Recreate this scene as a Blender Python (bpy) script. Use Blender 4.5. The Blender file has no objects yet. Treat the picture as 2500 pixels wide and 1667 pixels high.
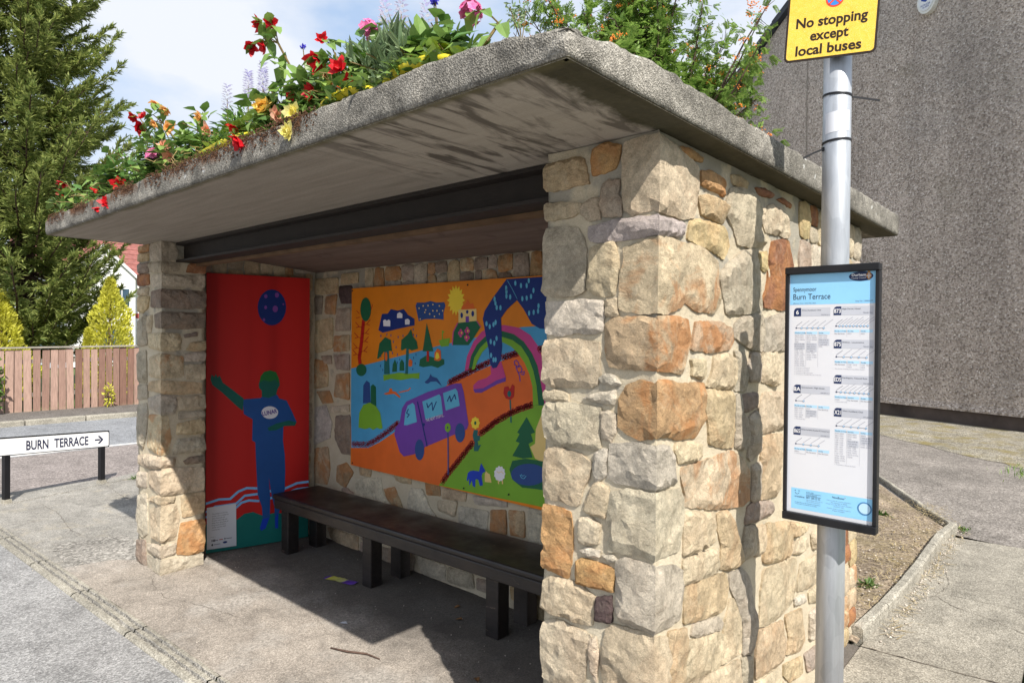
import bpy, bmesh, math, random
from mathutils import Vector, Matrix, Quaternion, noise
from mathutils.geometry import delaunay_2d_cdt

scene = bpy.context.scene
C = scene.collection
R = math.radians
random.seed(11)

# ------------------------------------------------------------------ camera
cam_d = bpy.data.cameras.new('camera')
cam = bpy.data.objects.new('camera', cam_d)
C.objects.link(cam)
cr, cu, cf = Vector((.7487, .6628, .0090)), Vector((-.0136, .0018, .9999)), Vector((-.6628, .7488, -.0103))
mw = Matrix((cr, cu, -cf)).transposed().to_4x4()
mw.translation = Vector((.9395, -1.7019, 1.6457))
cam.matrix_world = mw
cam_d.lens = 22.886
cam_d.sensor_width = 36
cam_d.clip_start = .05
cam_d.clip_end = 1500
scene.camera = cam

# ------------------------------------------------------------------ light
SUN = Vector((.623, -.300, .719)).normalized()
world = bpy.data.worlds.new('World')
scene.world = world
world.use_nodes = True
wn, wl = world.node_tree.nodes, world.node_tree.links
wn.clear()
wout = wn.new('ShaderNodeOutputWorld')
wbg = wn.new('ShaderNodeBackground')
sky = wn.new('ShaderNodeTexSky')
sky.sky_type = 'NISHITA'
sky.sun_disc = False
sky.sun_elevation = math.asin(SUN.z)
sky.sun_rotation = math.atan2(SUN.x, SUN.y)
sky.air_density = 1.0
sky.dust_density = 1.2
wtc = wn.new('ShaderNodeTexCoord')
wmap = wn.new('ShaderNodeMapping')
wmap.inputs['Scale'].default_value = (1.6, 1.6, 3.4)
wmap.inputs['Location'].default_value = (.9, .35, .2)
wnz = wn.new('ShaderNodeTexNoise')
wnz.inputs['Scale'].default_value = 1.35
wnz.inputs['Detail'].default_value = 7
wnz.inputs['Roughness'].default_value = .52
wrmp = wn.new('ShaderNodeValToRGB')
wrmp.color_ramp.elements[0].position = .40
wrmp.color_ramp.elements[1].position = .56
wrmp.color_ramp.elements[0].color = (.0, .0, .0, 1)
wmix = wn.new('ShaderNodeMixRGB')
wmix.inputs[2].default_value = (5.7, 5.95, 6.45, 1)
wl.new(wtc.outputs['Generated'], wmap.inputs['Vector'])
wl.new(wmap.outputs['Vector'], wnz.inputs['Vector'])
wl.new(wnz.outputs['Fac'], wrmp.inputs['Fac'])
wl.new(wrmp.outputs['Color'], wmix.inputs[0])
whz = wn.new('ShaderNodeMixRGB')              # thin summer haze under the clouds
whz.inputs[0].default_value = .62
whz.inputs[2].default_value = (4.1, 5.25, 7.0, 1)
wl.new(sky.outputs['Color'], whz.inputs[1])
wl.new(whz.outputs[0], wmix.inputs[1])
wl.new(wmix.outputs[0], wbg.inputs['Color'])
wbg.inputs['Strength'].default_value = .098
wl.new(wbg.outputs[0], wout.inputs['Surface'])

sun_d = bpy.data.lights.new('sun', 'SUN')
sun_d.energy = 4.5
sun_d.angle = R(.55)
sun_d.color = (1.0, .955, .88)
sun = bpy.data.objects.new('sun', sun_d)
C.objects.link(sun)
sun.rotation_euler = SUN.to_track_quat('Z', 'Y').to_euler()
sun.location = (5, -5, 12)

vs = scene.view_settings
vs.view_transform = 'Standard'
vs.look = 'None'
vs.exposure = 0.70
vs.gamma = 1.0
vs.use_curve_mapping = False

# ------------------------------------------------------------------ traced outlines (metres on the wall planes)
NEAR_STONES=[
('tan2',[-0.516,2.21,-0.351,2.213,-0.308,2.217,-0.277,2.206,-0.269,2.182,-0.256,2.129,-0.314,2.132,-0.35,2.125,-0.516,2.132,-0.516,2.155]),
('ora3',[-0.239,2.23,-0.213,2.239,-0.18,2.24,-0.141,2.226,-0.143,2.207,-0.16,2.162,-0.198,2.154,-0.238,2.152,-0.244,2.198]),
('tan1',[-0.121,2.23,-0.059,2.237,0.005,2.233,0.122,2.224,0.268,2.189,0.27,2.123,0.241,2.028,0.174,2.013,0.059,2.013,0.0,2.014,-0.023,2.022,-0.095,2.011,-0.12,2.029,-0.127,2.078,-0.13,2.186]),
('pur2',[-0.198,2.115,-0.179,2.126,-0.143,2.122,-0.146,2.094,-0.152,2.082,-0.136,2.058,-0.137,2.011,-0.197,2.019,-0.21,2.056,-0.204,2.103]),
('tan1',[-0.516,2.084,-0.364,2.079,-0.287,2.066,-0.285,2.043,-0.338,2.032,-0.516,2.026]),
('tan1',[-0.283,2.057,-0.244,2.076,-0.217,2.074,-0.213,2.012,-0.25,2.011,-0.281,2.034]),
('pur1',[-0.25,1.988,-0.158,1.998,-0.011,2.002,-0.017,2.003,0.174,1.996,0.175,1.966,0.152,1.956,0.002,1.945,-0.008,1.948,-0.097,1.941,-0.196,1.94,-0.243,1.947,-0.251,1.958]),
('gry2',[-0.516,1.994,-0.355,1.998,-0.295,1.985,-0.277,1.957,-0.263,1.919,-0.265,1.867,-0.267,1.828,-0.271,1.791,-0.31,1.776,-0.39,1.775,-0.516,1.791,-0.516,1.842,-0.516,1.912]),
('tan1',[-0.246,1.919,-0.189,1.93,-0.16,1.933,-0.147,1.886,-0.149,1.816,-0.158,1.773,-0.187,1.77,-0.227,1.778,-0.256,1.798,-0.25,1.841]),
('tan3',[-0.122,1.911,-0.07,1.922,0.012,1.936,0.013,1.936,0.089,1.94,0.135,1.934,0.301,1.935,0.425,1.897,0.427,1.838,0.44,1.757,0.395,1.727,0.268,1.73,0.181,1.755,0.157,1.738,0.067,1.715,-0.016,1.712,-0.005,1.712,-0.064,1.714,-0.135,1.729,-0.133,1.78,-0.132,1.829,-0.127,1.848,-0.118,1.881]),
('pal1',[-0.516,1.752,-0.345,1.752,-0.281,1.759,-0.2,1.752,-0.196,1.719,-0.199,1.661,-0.239,1.654,-0.301,1.658,-0.369,1.646,-0.411,1.652,-0.516,1.705]),
('tan1',[-0.182,1.755,-0.148,1.759,-0.144,1.71,-0.164,1.706,-0.185,1.711]),
('ora2',[-0.183,1.68,-0.154,1.697,-0.079,1.7,-0.008,1.695,-0.007,1.698,0.123,1.704,0.206,1.695,0.223,1.647,0.209,1.599,0.186,1.555,0.168,1.531,0.071,1.543,-0.003,1.549,-0.047,1.548,-0.12,1.548,-0.168,1.552,-0.18,1.587,-0.184,1.639]),
('tan1',[-0.516,1.616,-0.344,1.632,-0.252,1.624,-0.21,1.622,-0.214,1.569,-0.207,1.528,-0.217,1.494,-0.237,1.484,-0.306,1.483,-0.405,1.477,-0.516,1.533,-0.516,1.592]),
('pal1',[-0.207,1.511,-0.184,1.523,-0.155,1.519,-0.132,1.499,-0.155,1.493,-0.197,1.501]),
('tan1',[-0.516,1.45,-0.364,1.462,-0.331,1.45,-0.329,1.432,-0.516,1.428,-0.516,1.445]),
('pal1',[-0.271,1.445,-0.22,1.46,-0.151,1.476,-0.149,1.453,-0.154,1.436,-0.203,1.44,-0.25,1.448]),
('ora1',[-0.107,1.492,-0.061,1.511,-0.008,1.501,-0.002,1.506,0.071,1.511,0.163,1.495,0.327,1.49,0.332,1.429,0.317,1.357,0.266,1.322,0.132,1.331,0.087,1.345,0.0,1.349,-0.003,1.351,-0.059,1.337,-0.105,1.351,-0.134,1.369,-0.133,1.416,-0.132,1.448]),
('gry1',[-0.41,1.419,-0.305,1.424,-0.236,1.418,-0.203,1.418,-0.205,1.354,-0.204,1.293,-0.248,1.288,-0.325,1.29,-0.361,1.278,-0.402,1.298,-0.516,1.354]),
('gry1',[-0.199,1.405,-0.173,1.41,-0.15,1.403,-0.148,1.349,-0.164,1.318,-0.195,1.326]),
('gry3',[-0.164,1.309,-0.086,1.321,-0.003,1.318,0.001,1.318,0.032,1.319,0.093,1.309,0.128,1.275,0.136,1.194,0.068,1.195,0.003,1.196,-0.001,1.198,-0.085,1.198,-0.141,1.196,-0.17,1.206,-0.163,1.227,-0.165,1.276]),
('tan1',[-0.41,1.262,-0.361,1.277,-0.328,1.266,-0.275,1.261,-0.237,1.241,-0.247,1.195,-0.267,1.16,-0.282,1.106,-0.294,1.098,-0.345,1.104,-0.409,1.101,-0.516,1.159]),
('pal1',[-0.221,1.271,-0.194,1.289,-0.178,1.291,-0.184,1.248,-0.18,1.213,-0.213,1.188,-0.223,1.207]),
('tan1',[-0.226,1.17,-0.206,1.184,-0.173,1.173,-0.17,1.14,-0.185,1.077,-0.232,1.081,-0.263,1.09,-0.246,1.127]),
('gry1',[-0.157,1.162,-0.103,1.179,-0.001,1.185,-0.007,1.182,0.16,1.168,0.19,1.135,0.195,1.075,0.181,1.038,0.162,0.979,0.01,0.989,-0.059,0.993,-0.165,0.978,-0.169,1.002,-0.151,1.034,-0.172,1.068,-0.166,1.124]),
('ora3',[-0.516,1.077,-0.366,1.074,-0.317,1.068,-0.311,1.035,-0.308,0.961,-0.312,0.905,-0.323,0.856,-0.382,0.864,-0.516,0.873,-0.408,0.936,-0.516,0.985]),
('tan1',[-0.278,1.056,-0.239,1.069,-0.208,1.053,-0.204,1.045,-0.207,0.994,-0.241,0.983,-0.279,0.981,-0.277,1.024]),
('pal1',[-0.272,0.956,-0.249,0.967,-0.199,0.97,-0.203,0.953,-0.249,0.946]),
('pal1',[-0.188,0.96,-0.151,0.964,-0.139,0.956,-0.165,0.946]),
('ora3',[-0.288,0.914,-0.268,0.928,-0.202,0.928,-0.146,0.923,-0.15,0.891,-0.151,0.856,-0.216,0.853,-0.289,0.848]),
('tan1',[-0.401,0.833,-0.39,0.839,-0.319,0.844,-0.271,0.843,-0.218,0.822,-0.219,0.78,-0.228,0.732,-0.297,0.721,-0.334,0.727,-0.393,0.72,-0.516,0.761]),
('dar1',[-0.208,0.82,-0.156,0.839,-0.154,0.799,-0.157,0.759,-0.215,0.749]),
('gry1',[-0.136,0.95,-0.107,0.968,-0.045,0.966,-0.004,0.967,0.143,0.933,0.198,0.9,0.199,0.855,0.174,0.763,0.102,0.762,0.003,0.771,-0.07,0.774,-0.119,0.775,-0.137,0.797,-0.135,0.882]),
('tan1',[-0.397,0.691,-0.355,0.704,-0.317,0.699,-0.23,0.693,-0.245,0.627,-0.259,0.538,-0.382,0.491,-0.516,0.525,-0.516,0.622]),
('tan1',[-0.234,0.679,-0.214,0.692,-0.202,0.642,-0.209,0.556,-0.229,0.585,-0.233,0.631]),
('tan1',[-0.17,0.731,-0.148,0.751,-0.042,0.762,-0.012,0.762,0.096,0.727,0.105,0.64,0.088,0.554,-0.167,0.527,-0.187,0.606,-0.18,0.681]),
('tan2',[0.109,0.738,0.224,0.712,0.219,0.63,0.201,0.507,0.12,0.541,0.104,0.671]),
('ora3',[0.145,2.227,0.199,2.233,0.3,2.226,0.294,2.215,0.217,2.212,0.148,2.218]),
('ora3',[0.294,2.182,0.361,2.194,0.475,2.184,0.469,2.131,0.433,2.137,0.356,2.138,0.296,2.142]),
('tan2',[0.274,2.094,0.33,2.109,0.405,2.111,0.5,2.105,0.493,2.082,0.457,2.036,0.379,2.039,0.298,2.045,0.278,2.082]),
('yel1',[0.217,2.008,0.273,2.021,0.465,2.023,0.495,2.005,0.512,1.964,0.468,1.915,0.382,1.935,0.301,1.944,0.2,1.953]),
('gry1',[0.492,2.113,0.521,2.164,0.63,2.186,0.749,2.18,0.787,2.126,0.798,2.076,0.855,2.005,0.713,1.982,0.589,1.979,0.54,2.042,0.493,2.073]),
('tan2',[0.527,2.212,0.589,2.223,0.679,2.214,0.663,2.189,0.543,2.187]),
('red1',[0.749,2.207,0.839,2.219,0.944,2.213,0.915,2.201,0.776,2.191]),
('red1',[0.975,2.2,1.036,2.213,1.143,2.205,1.133,2.192]),
('tan1',[0.814,2.13,0.926,2.171,1.037,2.17,1.113,2.137,1.137,2.08,1.105,2.062,0.94,2.06,0.854,2.056,0.806,2.101]),
('gry2',[0.654,1.96,0.756,1.974,0.794,1.923,0.805,1.865,0.832,1.753,0.695,1.735,0.519,1.726,0.496,1.732,0.449,1.84,0.455,1.865,0.514,1.9]),
('red1',[0.931,2.024,1.021,2.041,1.117,2.046,1.152,1.992,1.181,1.947,1.188,1.785,1.053,1.759,0.855,1.764,0.844,1.788,0.889,1.87,0.887,1.912]),
('yel1',[0.82,1.97,0.871,1.979,0.873,1.907,0.85,1.902,0.812,1.913,0.803,1.932]),
('ora2',[0.263,1.69,0.446,1.694,0.551,1.671,0.56,1.633,0.53,1.605,0.378,1.594,0.24,1.605,0.257,1.656]),
('gry2',[0.574,1.69,0.646,1.717,0.837,1.729,0.868,1.661,0.833,1.591,0.725,1.603,0.649,1.623,0.56,1.649]),
('gry2',[0.856,1.716,1.053,1.743,1.207,1.732,1.212,1.602,0.957,1.59,0.847,1.591,0.877,1.661]),
('tan1',[0.241,1.569,0.338,1.567,0.339,1.524,0.319,1.508,0.248,1.522,0.254,1.548]),
('tan1',[0.406,1.579,0.508,1.586,0.578,1.566,0.587,1.515,0.554,1.459,0.452,1.468,0.354,1.479,0.394,1.522]),
('gry2',[0.577,1.595,0.65,1.584,0.694,1.511,0.679,1.446,0.573,1.455,0.603,1.514]),
('gry2',[0.735,1.583,0.815,1.581,0.823,1.475,0.729,1.479,0.702,1.527]),
('tan1',[0.829,1.581,0.998,1.586,1.041,1.516,1.003,1.448,0.828,1.475]),
('tan2',[0.347,1.468,0.558,1.446,0.578,1.427,0.58,1.379,0.568,1.25,0.444,1.269,0.38,1.288,0.371,1.343,0.349,1.404,0.341,1.44]),
('gry2',[0.594,1.436,0.638,1.433,0.64,1.375,0.7,1.337,0.703,1.237,0.653,1.23,0.588,1.248,0.597,1.346]),
('dar2',[0.655,1.429,0.784,1.431,0.79,1.379,0.682,1.369,0.64,1.381]),
('gry2',[0.717,1.342,0.795,1.362,0.813,1.24,0.832,1.204,0.739,1.179,0.713,1.196,0.728,1.267]),
('tan1',[0.857,1.425,1.066,1.415,1.197,1.404,1.203,1.263,1.061,1.27,0.853,1.274,0.816,1.271,0.809,1.361]),
('tan2',[0.836,1.245,0.92,1.253,1.073,1.243,1.056,1.12,1.028,1.051,1.019,0.997,0.844,1.012,0.84,1.116]),
('tan1',[0.138,1.314,0.241,1.306,0.319,1.287,0.32,1.255,0.281,1.245,0.158,1.251,0.133,1.293]),
('tan3',[0.176,1.232,0.32,1.231,0.43,1.234,0.557,1.236,0.662,1.193,0.724,1.134,0.727,1.033,0.668,1.024,0.393,1.065,0.197,1.111,0.208,1.143,0.17,1.213]),
('gry2',[0.749,1.154,0.829,1.159,0.834,1.02,0.78,1.015,0.74,1.034,0.755,1.095]),
('pur2',[0.711,1.006,0.789,1.011,0.96,0.979,0.981,0.936,0.792,0.939,0.695,0.949]),
('tan1',[0.204,1.087,0.422,1.045,0.424,0.998,0.421,0.944,0.239,0.948,0.196,0.955,0.198,1.001]),
('tan2',[0.443,1.036,0.525,1.03,0.568,0.992,0.573,0.966,0.665,0.861,0.643,0.806,0.55,0.815,0.471,0.84,0.485,0.916,0.45,0.978]),
('gry2',[0.697,0.935,0.789,0.923,0.788,0.812,0.681,0.815,0.666,0.846,0.688,0.906]),
('tan1',[0.811,0.907,0.887,0.902,0.894,0.839,0.863,0.797,0.793,0.803]),
('tan2',[0.909,0.902,1.163,0.857,1.199,0.773,1.175,0.716,1.093,0.712,0.937,0.74,0.886,0.759,0.895,0.827]),
('tan2',[1.19,0.851,1.444,0.783,1.386,0.767,1.232,0.776,1.185,0.798]),
('tan1',[1.234,0.747,1.387,0.739,1.433,0.69,1.318,0.685,1.188,0.715]),
('tan1',[1.461,0.741,1.651,0.724,1.663,0.646,1.495,0.661]),
('tan1',[0.239,0.935,0.443,0.915,0.466,0.856,0.449,0.835,0.286,0.85,0.198,0.863,0.196,0.939]),
('tan2',[0.256,0.846,0.515,0.812,0.543,0.758,0.523,0.698,0.484,0.688,0.335,0.71,0.208,0.735,0.198,0.843]),
('gry2',[0.56,0.798,0.663,0.789,0.734,0.735,0.778,0.627,0.803,0.519,0.774,0.435,0.688,0.461,0.684,0.578,0.619,0.683,0.557,0.754]),
('tan1',[0.893,0.72,1.106,0.703,1.263,0.676,1.269,0.547,1.204,0.498,1.071,0.484,0.901,0.501,0.84,0.517,0.857,0.644]),
('tan1',[1.32,0.638,1.559,0.616,1.626,0.559,1.597,0.488,1.442,0.497,1.29,0.524,1.301,0.588]),
('tan1',[1.443,0.473,1.647,0.464,1.651,0.38,1.46,0.422]),
('pal1',[1.25,0.5,1.376,0.483,1.407,0.443,1.265,0.468]),
('gry1',[0.275,0.708,0.467,0.67,0.501,0.639,0.49,0.624,0.298,0.662,0.26,0.68]),
('tan1',[0.246,0.66,0.443,0.624,0.508,0.596,0.51,0.526,0.468,0.499,0.249,0.538,0.206,0.551,0.203,0.671]),
('tan1',[0.558,0.705,0.59,0.696,0.659,0.602,0.673,0.478,0.606,0.487,0.493,0.499,0.518,0.56,0.516,0.615]),
('tan2',[1.14,0.462,1.35,0.428,1.367,0.354,1.4,0.273,1.336,0.246,1.166,0.287,1.183,0.347]),
('gry1',[1.462,0.374,1.635,0.357,1.626,0.209,1.483,0.241]),
('tan2',[0.83,0.496,1.109,0.452,1.132,0.343,1.085,0.281,0.826,0.318,0.809,0.34]),
('gry2',[0.674,0.452,0.759,0.429,0.764,0.294,0.688,0.325]),
('tan1',[0.25,0.527,0.49,0.48,0.654,0.454,0.677,0.361,0.679,0.302,0.251,0.479]),
('tan2',[1.129,0.254,1.359,0.207,1.377,0.127,1.204,0.156,1.131,0.211]),
('pur2',[1.403,0.2,1.619,0.177,1.616,0.073,1.444,0.106]),
('tan1',[0.821,0.297,1.067,0.266,1.119,0.186,1.122,0.118,0.823,0.242]),
]
LEFT_STONES=[
('ora1',[-0.52,2.247,-0.245,2.248,-0.255,2.201,-0.52,2.208]),
('gry2',[-0.193,2.259,0.003,2.258,0.083,2.236,0.113,2.185,0.091,2.136,0.003,2.124,-0.213,2.147,-0.224,2.199]),
('tan2',[-0.52,2.195,-0.245,2.189,-0.255,2.138,-0.52,2.143]),
('gry2',[-0.223,2.12,-0.01,2.113,0.121,2.112,0.114,2.064,-0.01,2.04,-0.233,2.061]),
('dar2',[-0.52,2.125,-0.25,2.12,-0.258,2.058,-0.52,2.06]),
('red1',[0.181,2.105,0.228,2.125,0.38,2.129,0.38,2.061,0.166,2.053]),
('red1',[-0.52,2.048,-0.248,2.043,-0.239,1.972,-0.52,1.969]),
('gry1',[-0.202,2.027,-0.029,2.026,0.38,2.037,0.38,1.977,0.267,1.959,-0.029,1.951,-0.191,1.954]),
('dar2',[-0.201,1.917,-0.009,1.929,0.38,1.925,0.38,1.817,0.137,1.806,-0.206,1.813]),
('tan1',[-0.52,1.946,-0.249,1.951,-0.259,1.901,-0.52,1.903]),
('tan2',[-0.52,1.892,-0.232,1.89,-0.277,1.812,-0.359,1.777,-0.52,1.799]),
('dar2',[-0.144,1.758,-0.027,1.776,0.38,1.775,0.38,1.682,0.137,1.668,-0.122,1.674]),
('tan1',[-0.247,1.752,-0.183,1.759,-0.202,1.64,-0.265,1.636]),
('gry2',[-0.52,1.701,-0.298,1.76,-0.277,1.556,-0.52,1.53,-0.52,1.57]),
('tan1',[-0.24,1.624,-0.006,1.634,0.113,1.631,0.132,1.591,0.121,1.521,-0.065,1.521,-0.254,1.542]),
('dar2',[0.153,1.623,0.237,1.643,0.237,1.619,0.16,1.607]),
('tan2',[0.168,1.522,0.199,1.568,0.38,1.598,0.38,1.529,0.214,1.515]),
('gry2',[0.155,1.487,0.23,1.504,0.38,1.499,0.38,1.448,0.159,1.444]),
('tan3',[-0.224,1.468,-0.025,1.495,0.143,1.477,0.144,1.342,-0.023,1.333,-0.223,1.337]),
('tan1',[0.16,1.416,0.38,1.419,0.38,1.327,0.27,1.314,0.171,1.318]),
('gry2',[-0.52,1.484,-0.296,1.512,-0.275,1.288,-0.52,1.291,-0.52,1.364]),
('tan2',[-0.233,1.292,-0.023,1.318,0.27,1.29,0.27,1.223,0.124,1.218,-0.022,1.237,-0.251,1.24]),
('gry2',[-0.52,1.256,-0.273,1.272,-0.264,1.183,-0.52,1.149,-0.52,1.225]),
('gry2',[-0.253,1.18,-0.042,1.22,0.096,1.213,0.104,1.155,0.093,1.09,-0.033,1.09,-0.237,1.119]),
('tan1',[0.109,1.204,0.38,1.202,0.38,1.111,0.19,1.105,0.12,1.114]),
('gry2',[0.118,1.095,0.263,1.094,0.38,1.051,0.12,1.049]),
('tan2',[0.111,1.015,0.255,1.035,0.38,0.965,0.264,0.935,0.105,0.948]),
('gry2',[-0.52,1.107,-0.277,1.145,-0.258,1.076,-0.297,0.908,-0.358,0.817,-0.52,0.86,-0.52,0.975]),
('tan3',[-0.232,1.066,-0.054,1.081,0.046,1.074,0.066,0.93,0.047,0.822,-0.052,0.814,-0.256,0.837]),
('gry2',[0.089,0.863,0.113,0.912,0.239,0.91,0.38,0.862,0.38,0.81,0.084,0.813]),
('tan1',[-0.52,0.746,-0.245,0.789,0.011,0.795,0.101,0.791,0.086,0.735,0.027,0.736,-0.244,0.697,-0.52,0.711]),
('dar2',[0.153,0.756,0.193,0.779,0.38,0.775,0.38,0.731,0.169,0.736]),
('tan1',[-0.237,0.681,0.05,0.72,0.265,0.697,0.38,0.634,0.38,0.537,0.144,0.541,-0.07,0.551,-0.225,0.581]),
('gry1',[-0.52,0.635,-0.273,0.661,-0.272,0.559,-0.52,0.524,-0.52,0.558]),
('tan1',[-0.214,0.495,-0.049,0.538,0.095,0.523,0.087,0.488,-0.049,0.481,-0.203,0.473]),
('tan2',[0.139,0.507,0.161,0.526,0.38,0.513,0.38,0.385,0.147,0.371]),
('tan1',[-0.213,0.412,-0.028,0.477,0.102,0.47,0.122,0.38,0.096,0.234,-0.026,0.23,-0.168,0.228,-0.201,0.333]),
('gry1',[-0.52,0.453,-0.271,0.517,-0.247,0.244,-0.352,0.197,-0.52,0.237]),
('ora3',[0.139,0.333,0.38,0.328,0.38,0.242,0.38,0.119,0.202,0.101,0.11,0.128,0.124,0.264]),
('dar2',[-0.52,0.143,-0.3,0.183,-0.278,0.002,-0.52,-0.018,-0.52,0.067]),
('gry1',[-0.266,0.166,-0.088,0.197,0.103,0.207,0.096,0.135,-0.067,0.119,-0.255,0.131]),
('gry1',[-0.266,0.089,-0.045,0.109,0.38,0.076,0.38,0.023,0.146,0.013,-0.003,0.004,-0.231,-0.013]),
]
BACK_STONES=[
('tan2',[-3.807,2.083,-3.461,2.076,-3.453,1.96,-3.78,1.958]),
('dar1',[-3.437,2.011,-3.276,2.008,-3.275,1.875,-3.412,1.878,-3.443,1.944]),
('tan2',[-3.415,2.103,-3.195,2.102,-3.194,2.029,-3.414,2.026]),
('dar2',[-3.818,1.939,-3.678,1.942,-3.689,1.8,-3.804,1.797]),
('ora1',[-3.629,1.932,-3.477,1.948,-3.499,1.793,-3.635,1.801]),
('tan2',[-3.772,1.742,-3.534,1.766,-3.532,1.529,-3.769,1.483,-3.809,1.618]),
('pur2',[-3.471,1.834,-3.297,1.837,-3.295,1.666,-3.488,1.665]),
('ora2',[-3.511,1.618,-3.306,1.633,-3.305,1.513,-3.51,1.501]),
('ora2',[-3.795,1.431,-3.623,1.416,-3.59,1.332,-3.601,1.224,-3.792,1.192]),
('pur2',[-3.693,1.459,-3.555,1.467,-3.542,1.405,-3.643,1.402]),
('pur2',[-3.509,1.469,-3.304,1.488,-3.303,1.361,-3.473,1.367]),
('ora2',[-3.472,1.321,-3.303,1.342,-3.301,1.136,-3.506,1.149]),
('ora1',[-3.753,1.168,-3.572,1.185,-3.517,1.1,-3.664,1.082]),
('pur1',[-3.778,1.04,-3.619,1.065,-3.537,0.939,-3.56,0.816,-3.787,0.735]),
('gry1',[-3.577,1.056,-3.3,1.097,-3.3,1.044,-3.565,1.014]),
('dar2',[-3.48,0.996,-3.288,1.019,-3.273,0.716,-3.395,0.714,-3.488,0.822]),
('ora2',[-3.787,0.699,-3.591,0.737,-3.558,0.567,-3.593,0.441,-3.771,0.427]),
('ora1',[-3.452,0.607,-3.329,0.649,-3.243,0.586,-3.35,0.453,-3.463,0.486]),
('pal1',[-3.194,0.541,-2.903,0.596,-2.877,0.499,-2.787,0.414,-2.851,0.377,-3.192,0.388,-3.22,0.484]),
('ora2',[-2.861,0.521,-2.741,0.556,-2.654,0.423,-2.708,0.394,-2.82,0.458]),
('pal1',[-2.557,0.579,-2.443,0.587,-2.367,0.481,-2.297,0.424,-2.593,0.403,-2.594,0.497]),
('ora1',[-2.416,0.661,-2.272,0.664,-2.258,0.576,-2.394,0.562]),
('tan1',[-2.28,0.54,-2.1,0.563,-2.125,0.464,-2.28,0.48]),
('tan2',[-2.242,0.632,-2.012,0.643,-2.023,0.582,-2.241,0.562]),
('pal1',[-2.081,0.539,-1.818,0.553,-1.838,0.418,-2.079,0.418]),
('ora1',[-1.798,0.566,-1.677,0.587,-1.67,0.443,-1.801,0.423]),
('ora2',[-1.649,0.593,-1.533,0.606,-1.526,0.457,-1.636,0.45]),
('pal1',[-1.499,0.635,-1.384,0.642,-1.382,0.423,-1.495,0.447]),
('pal1',[-1.956,0.626,-1.666,0.647,-1.665,0.612,-1.931,0.581]),
('tan2',[-3.585,0.1,-3.175,0.109,-3.174,-0.013,-3.367,-0.013,-3.54,0.025]),
('pur2',[-2.914,0.094,-2.708,0.109,-2.699,0.018,-2.913,-0.013]),
('pal1',[-2.505,0.126,-2.201,0.124,-2.2,0.028,-2.431,0.016]),
('gry2',[-2.182,0.119,-1.955,0.131,-1.942,0.042,-2.181,0.024]),
('pur2',[-1.913,0.115,-1.81,0.124,-1.809,0.052,-1.912,0.05]),
('tan2',[-1.633,0.136,-1.506,0.145,-1.499,0.054,-1.621,0.069]),
]
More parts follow.
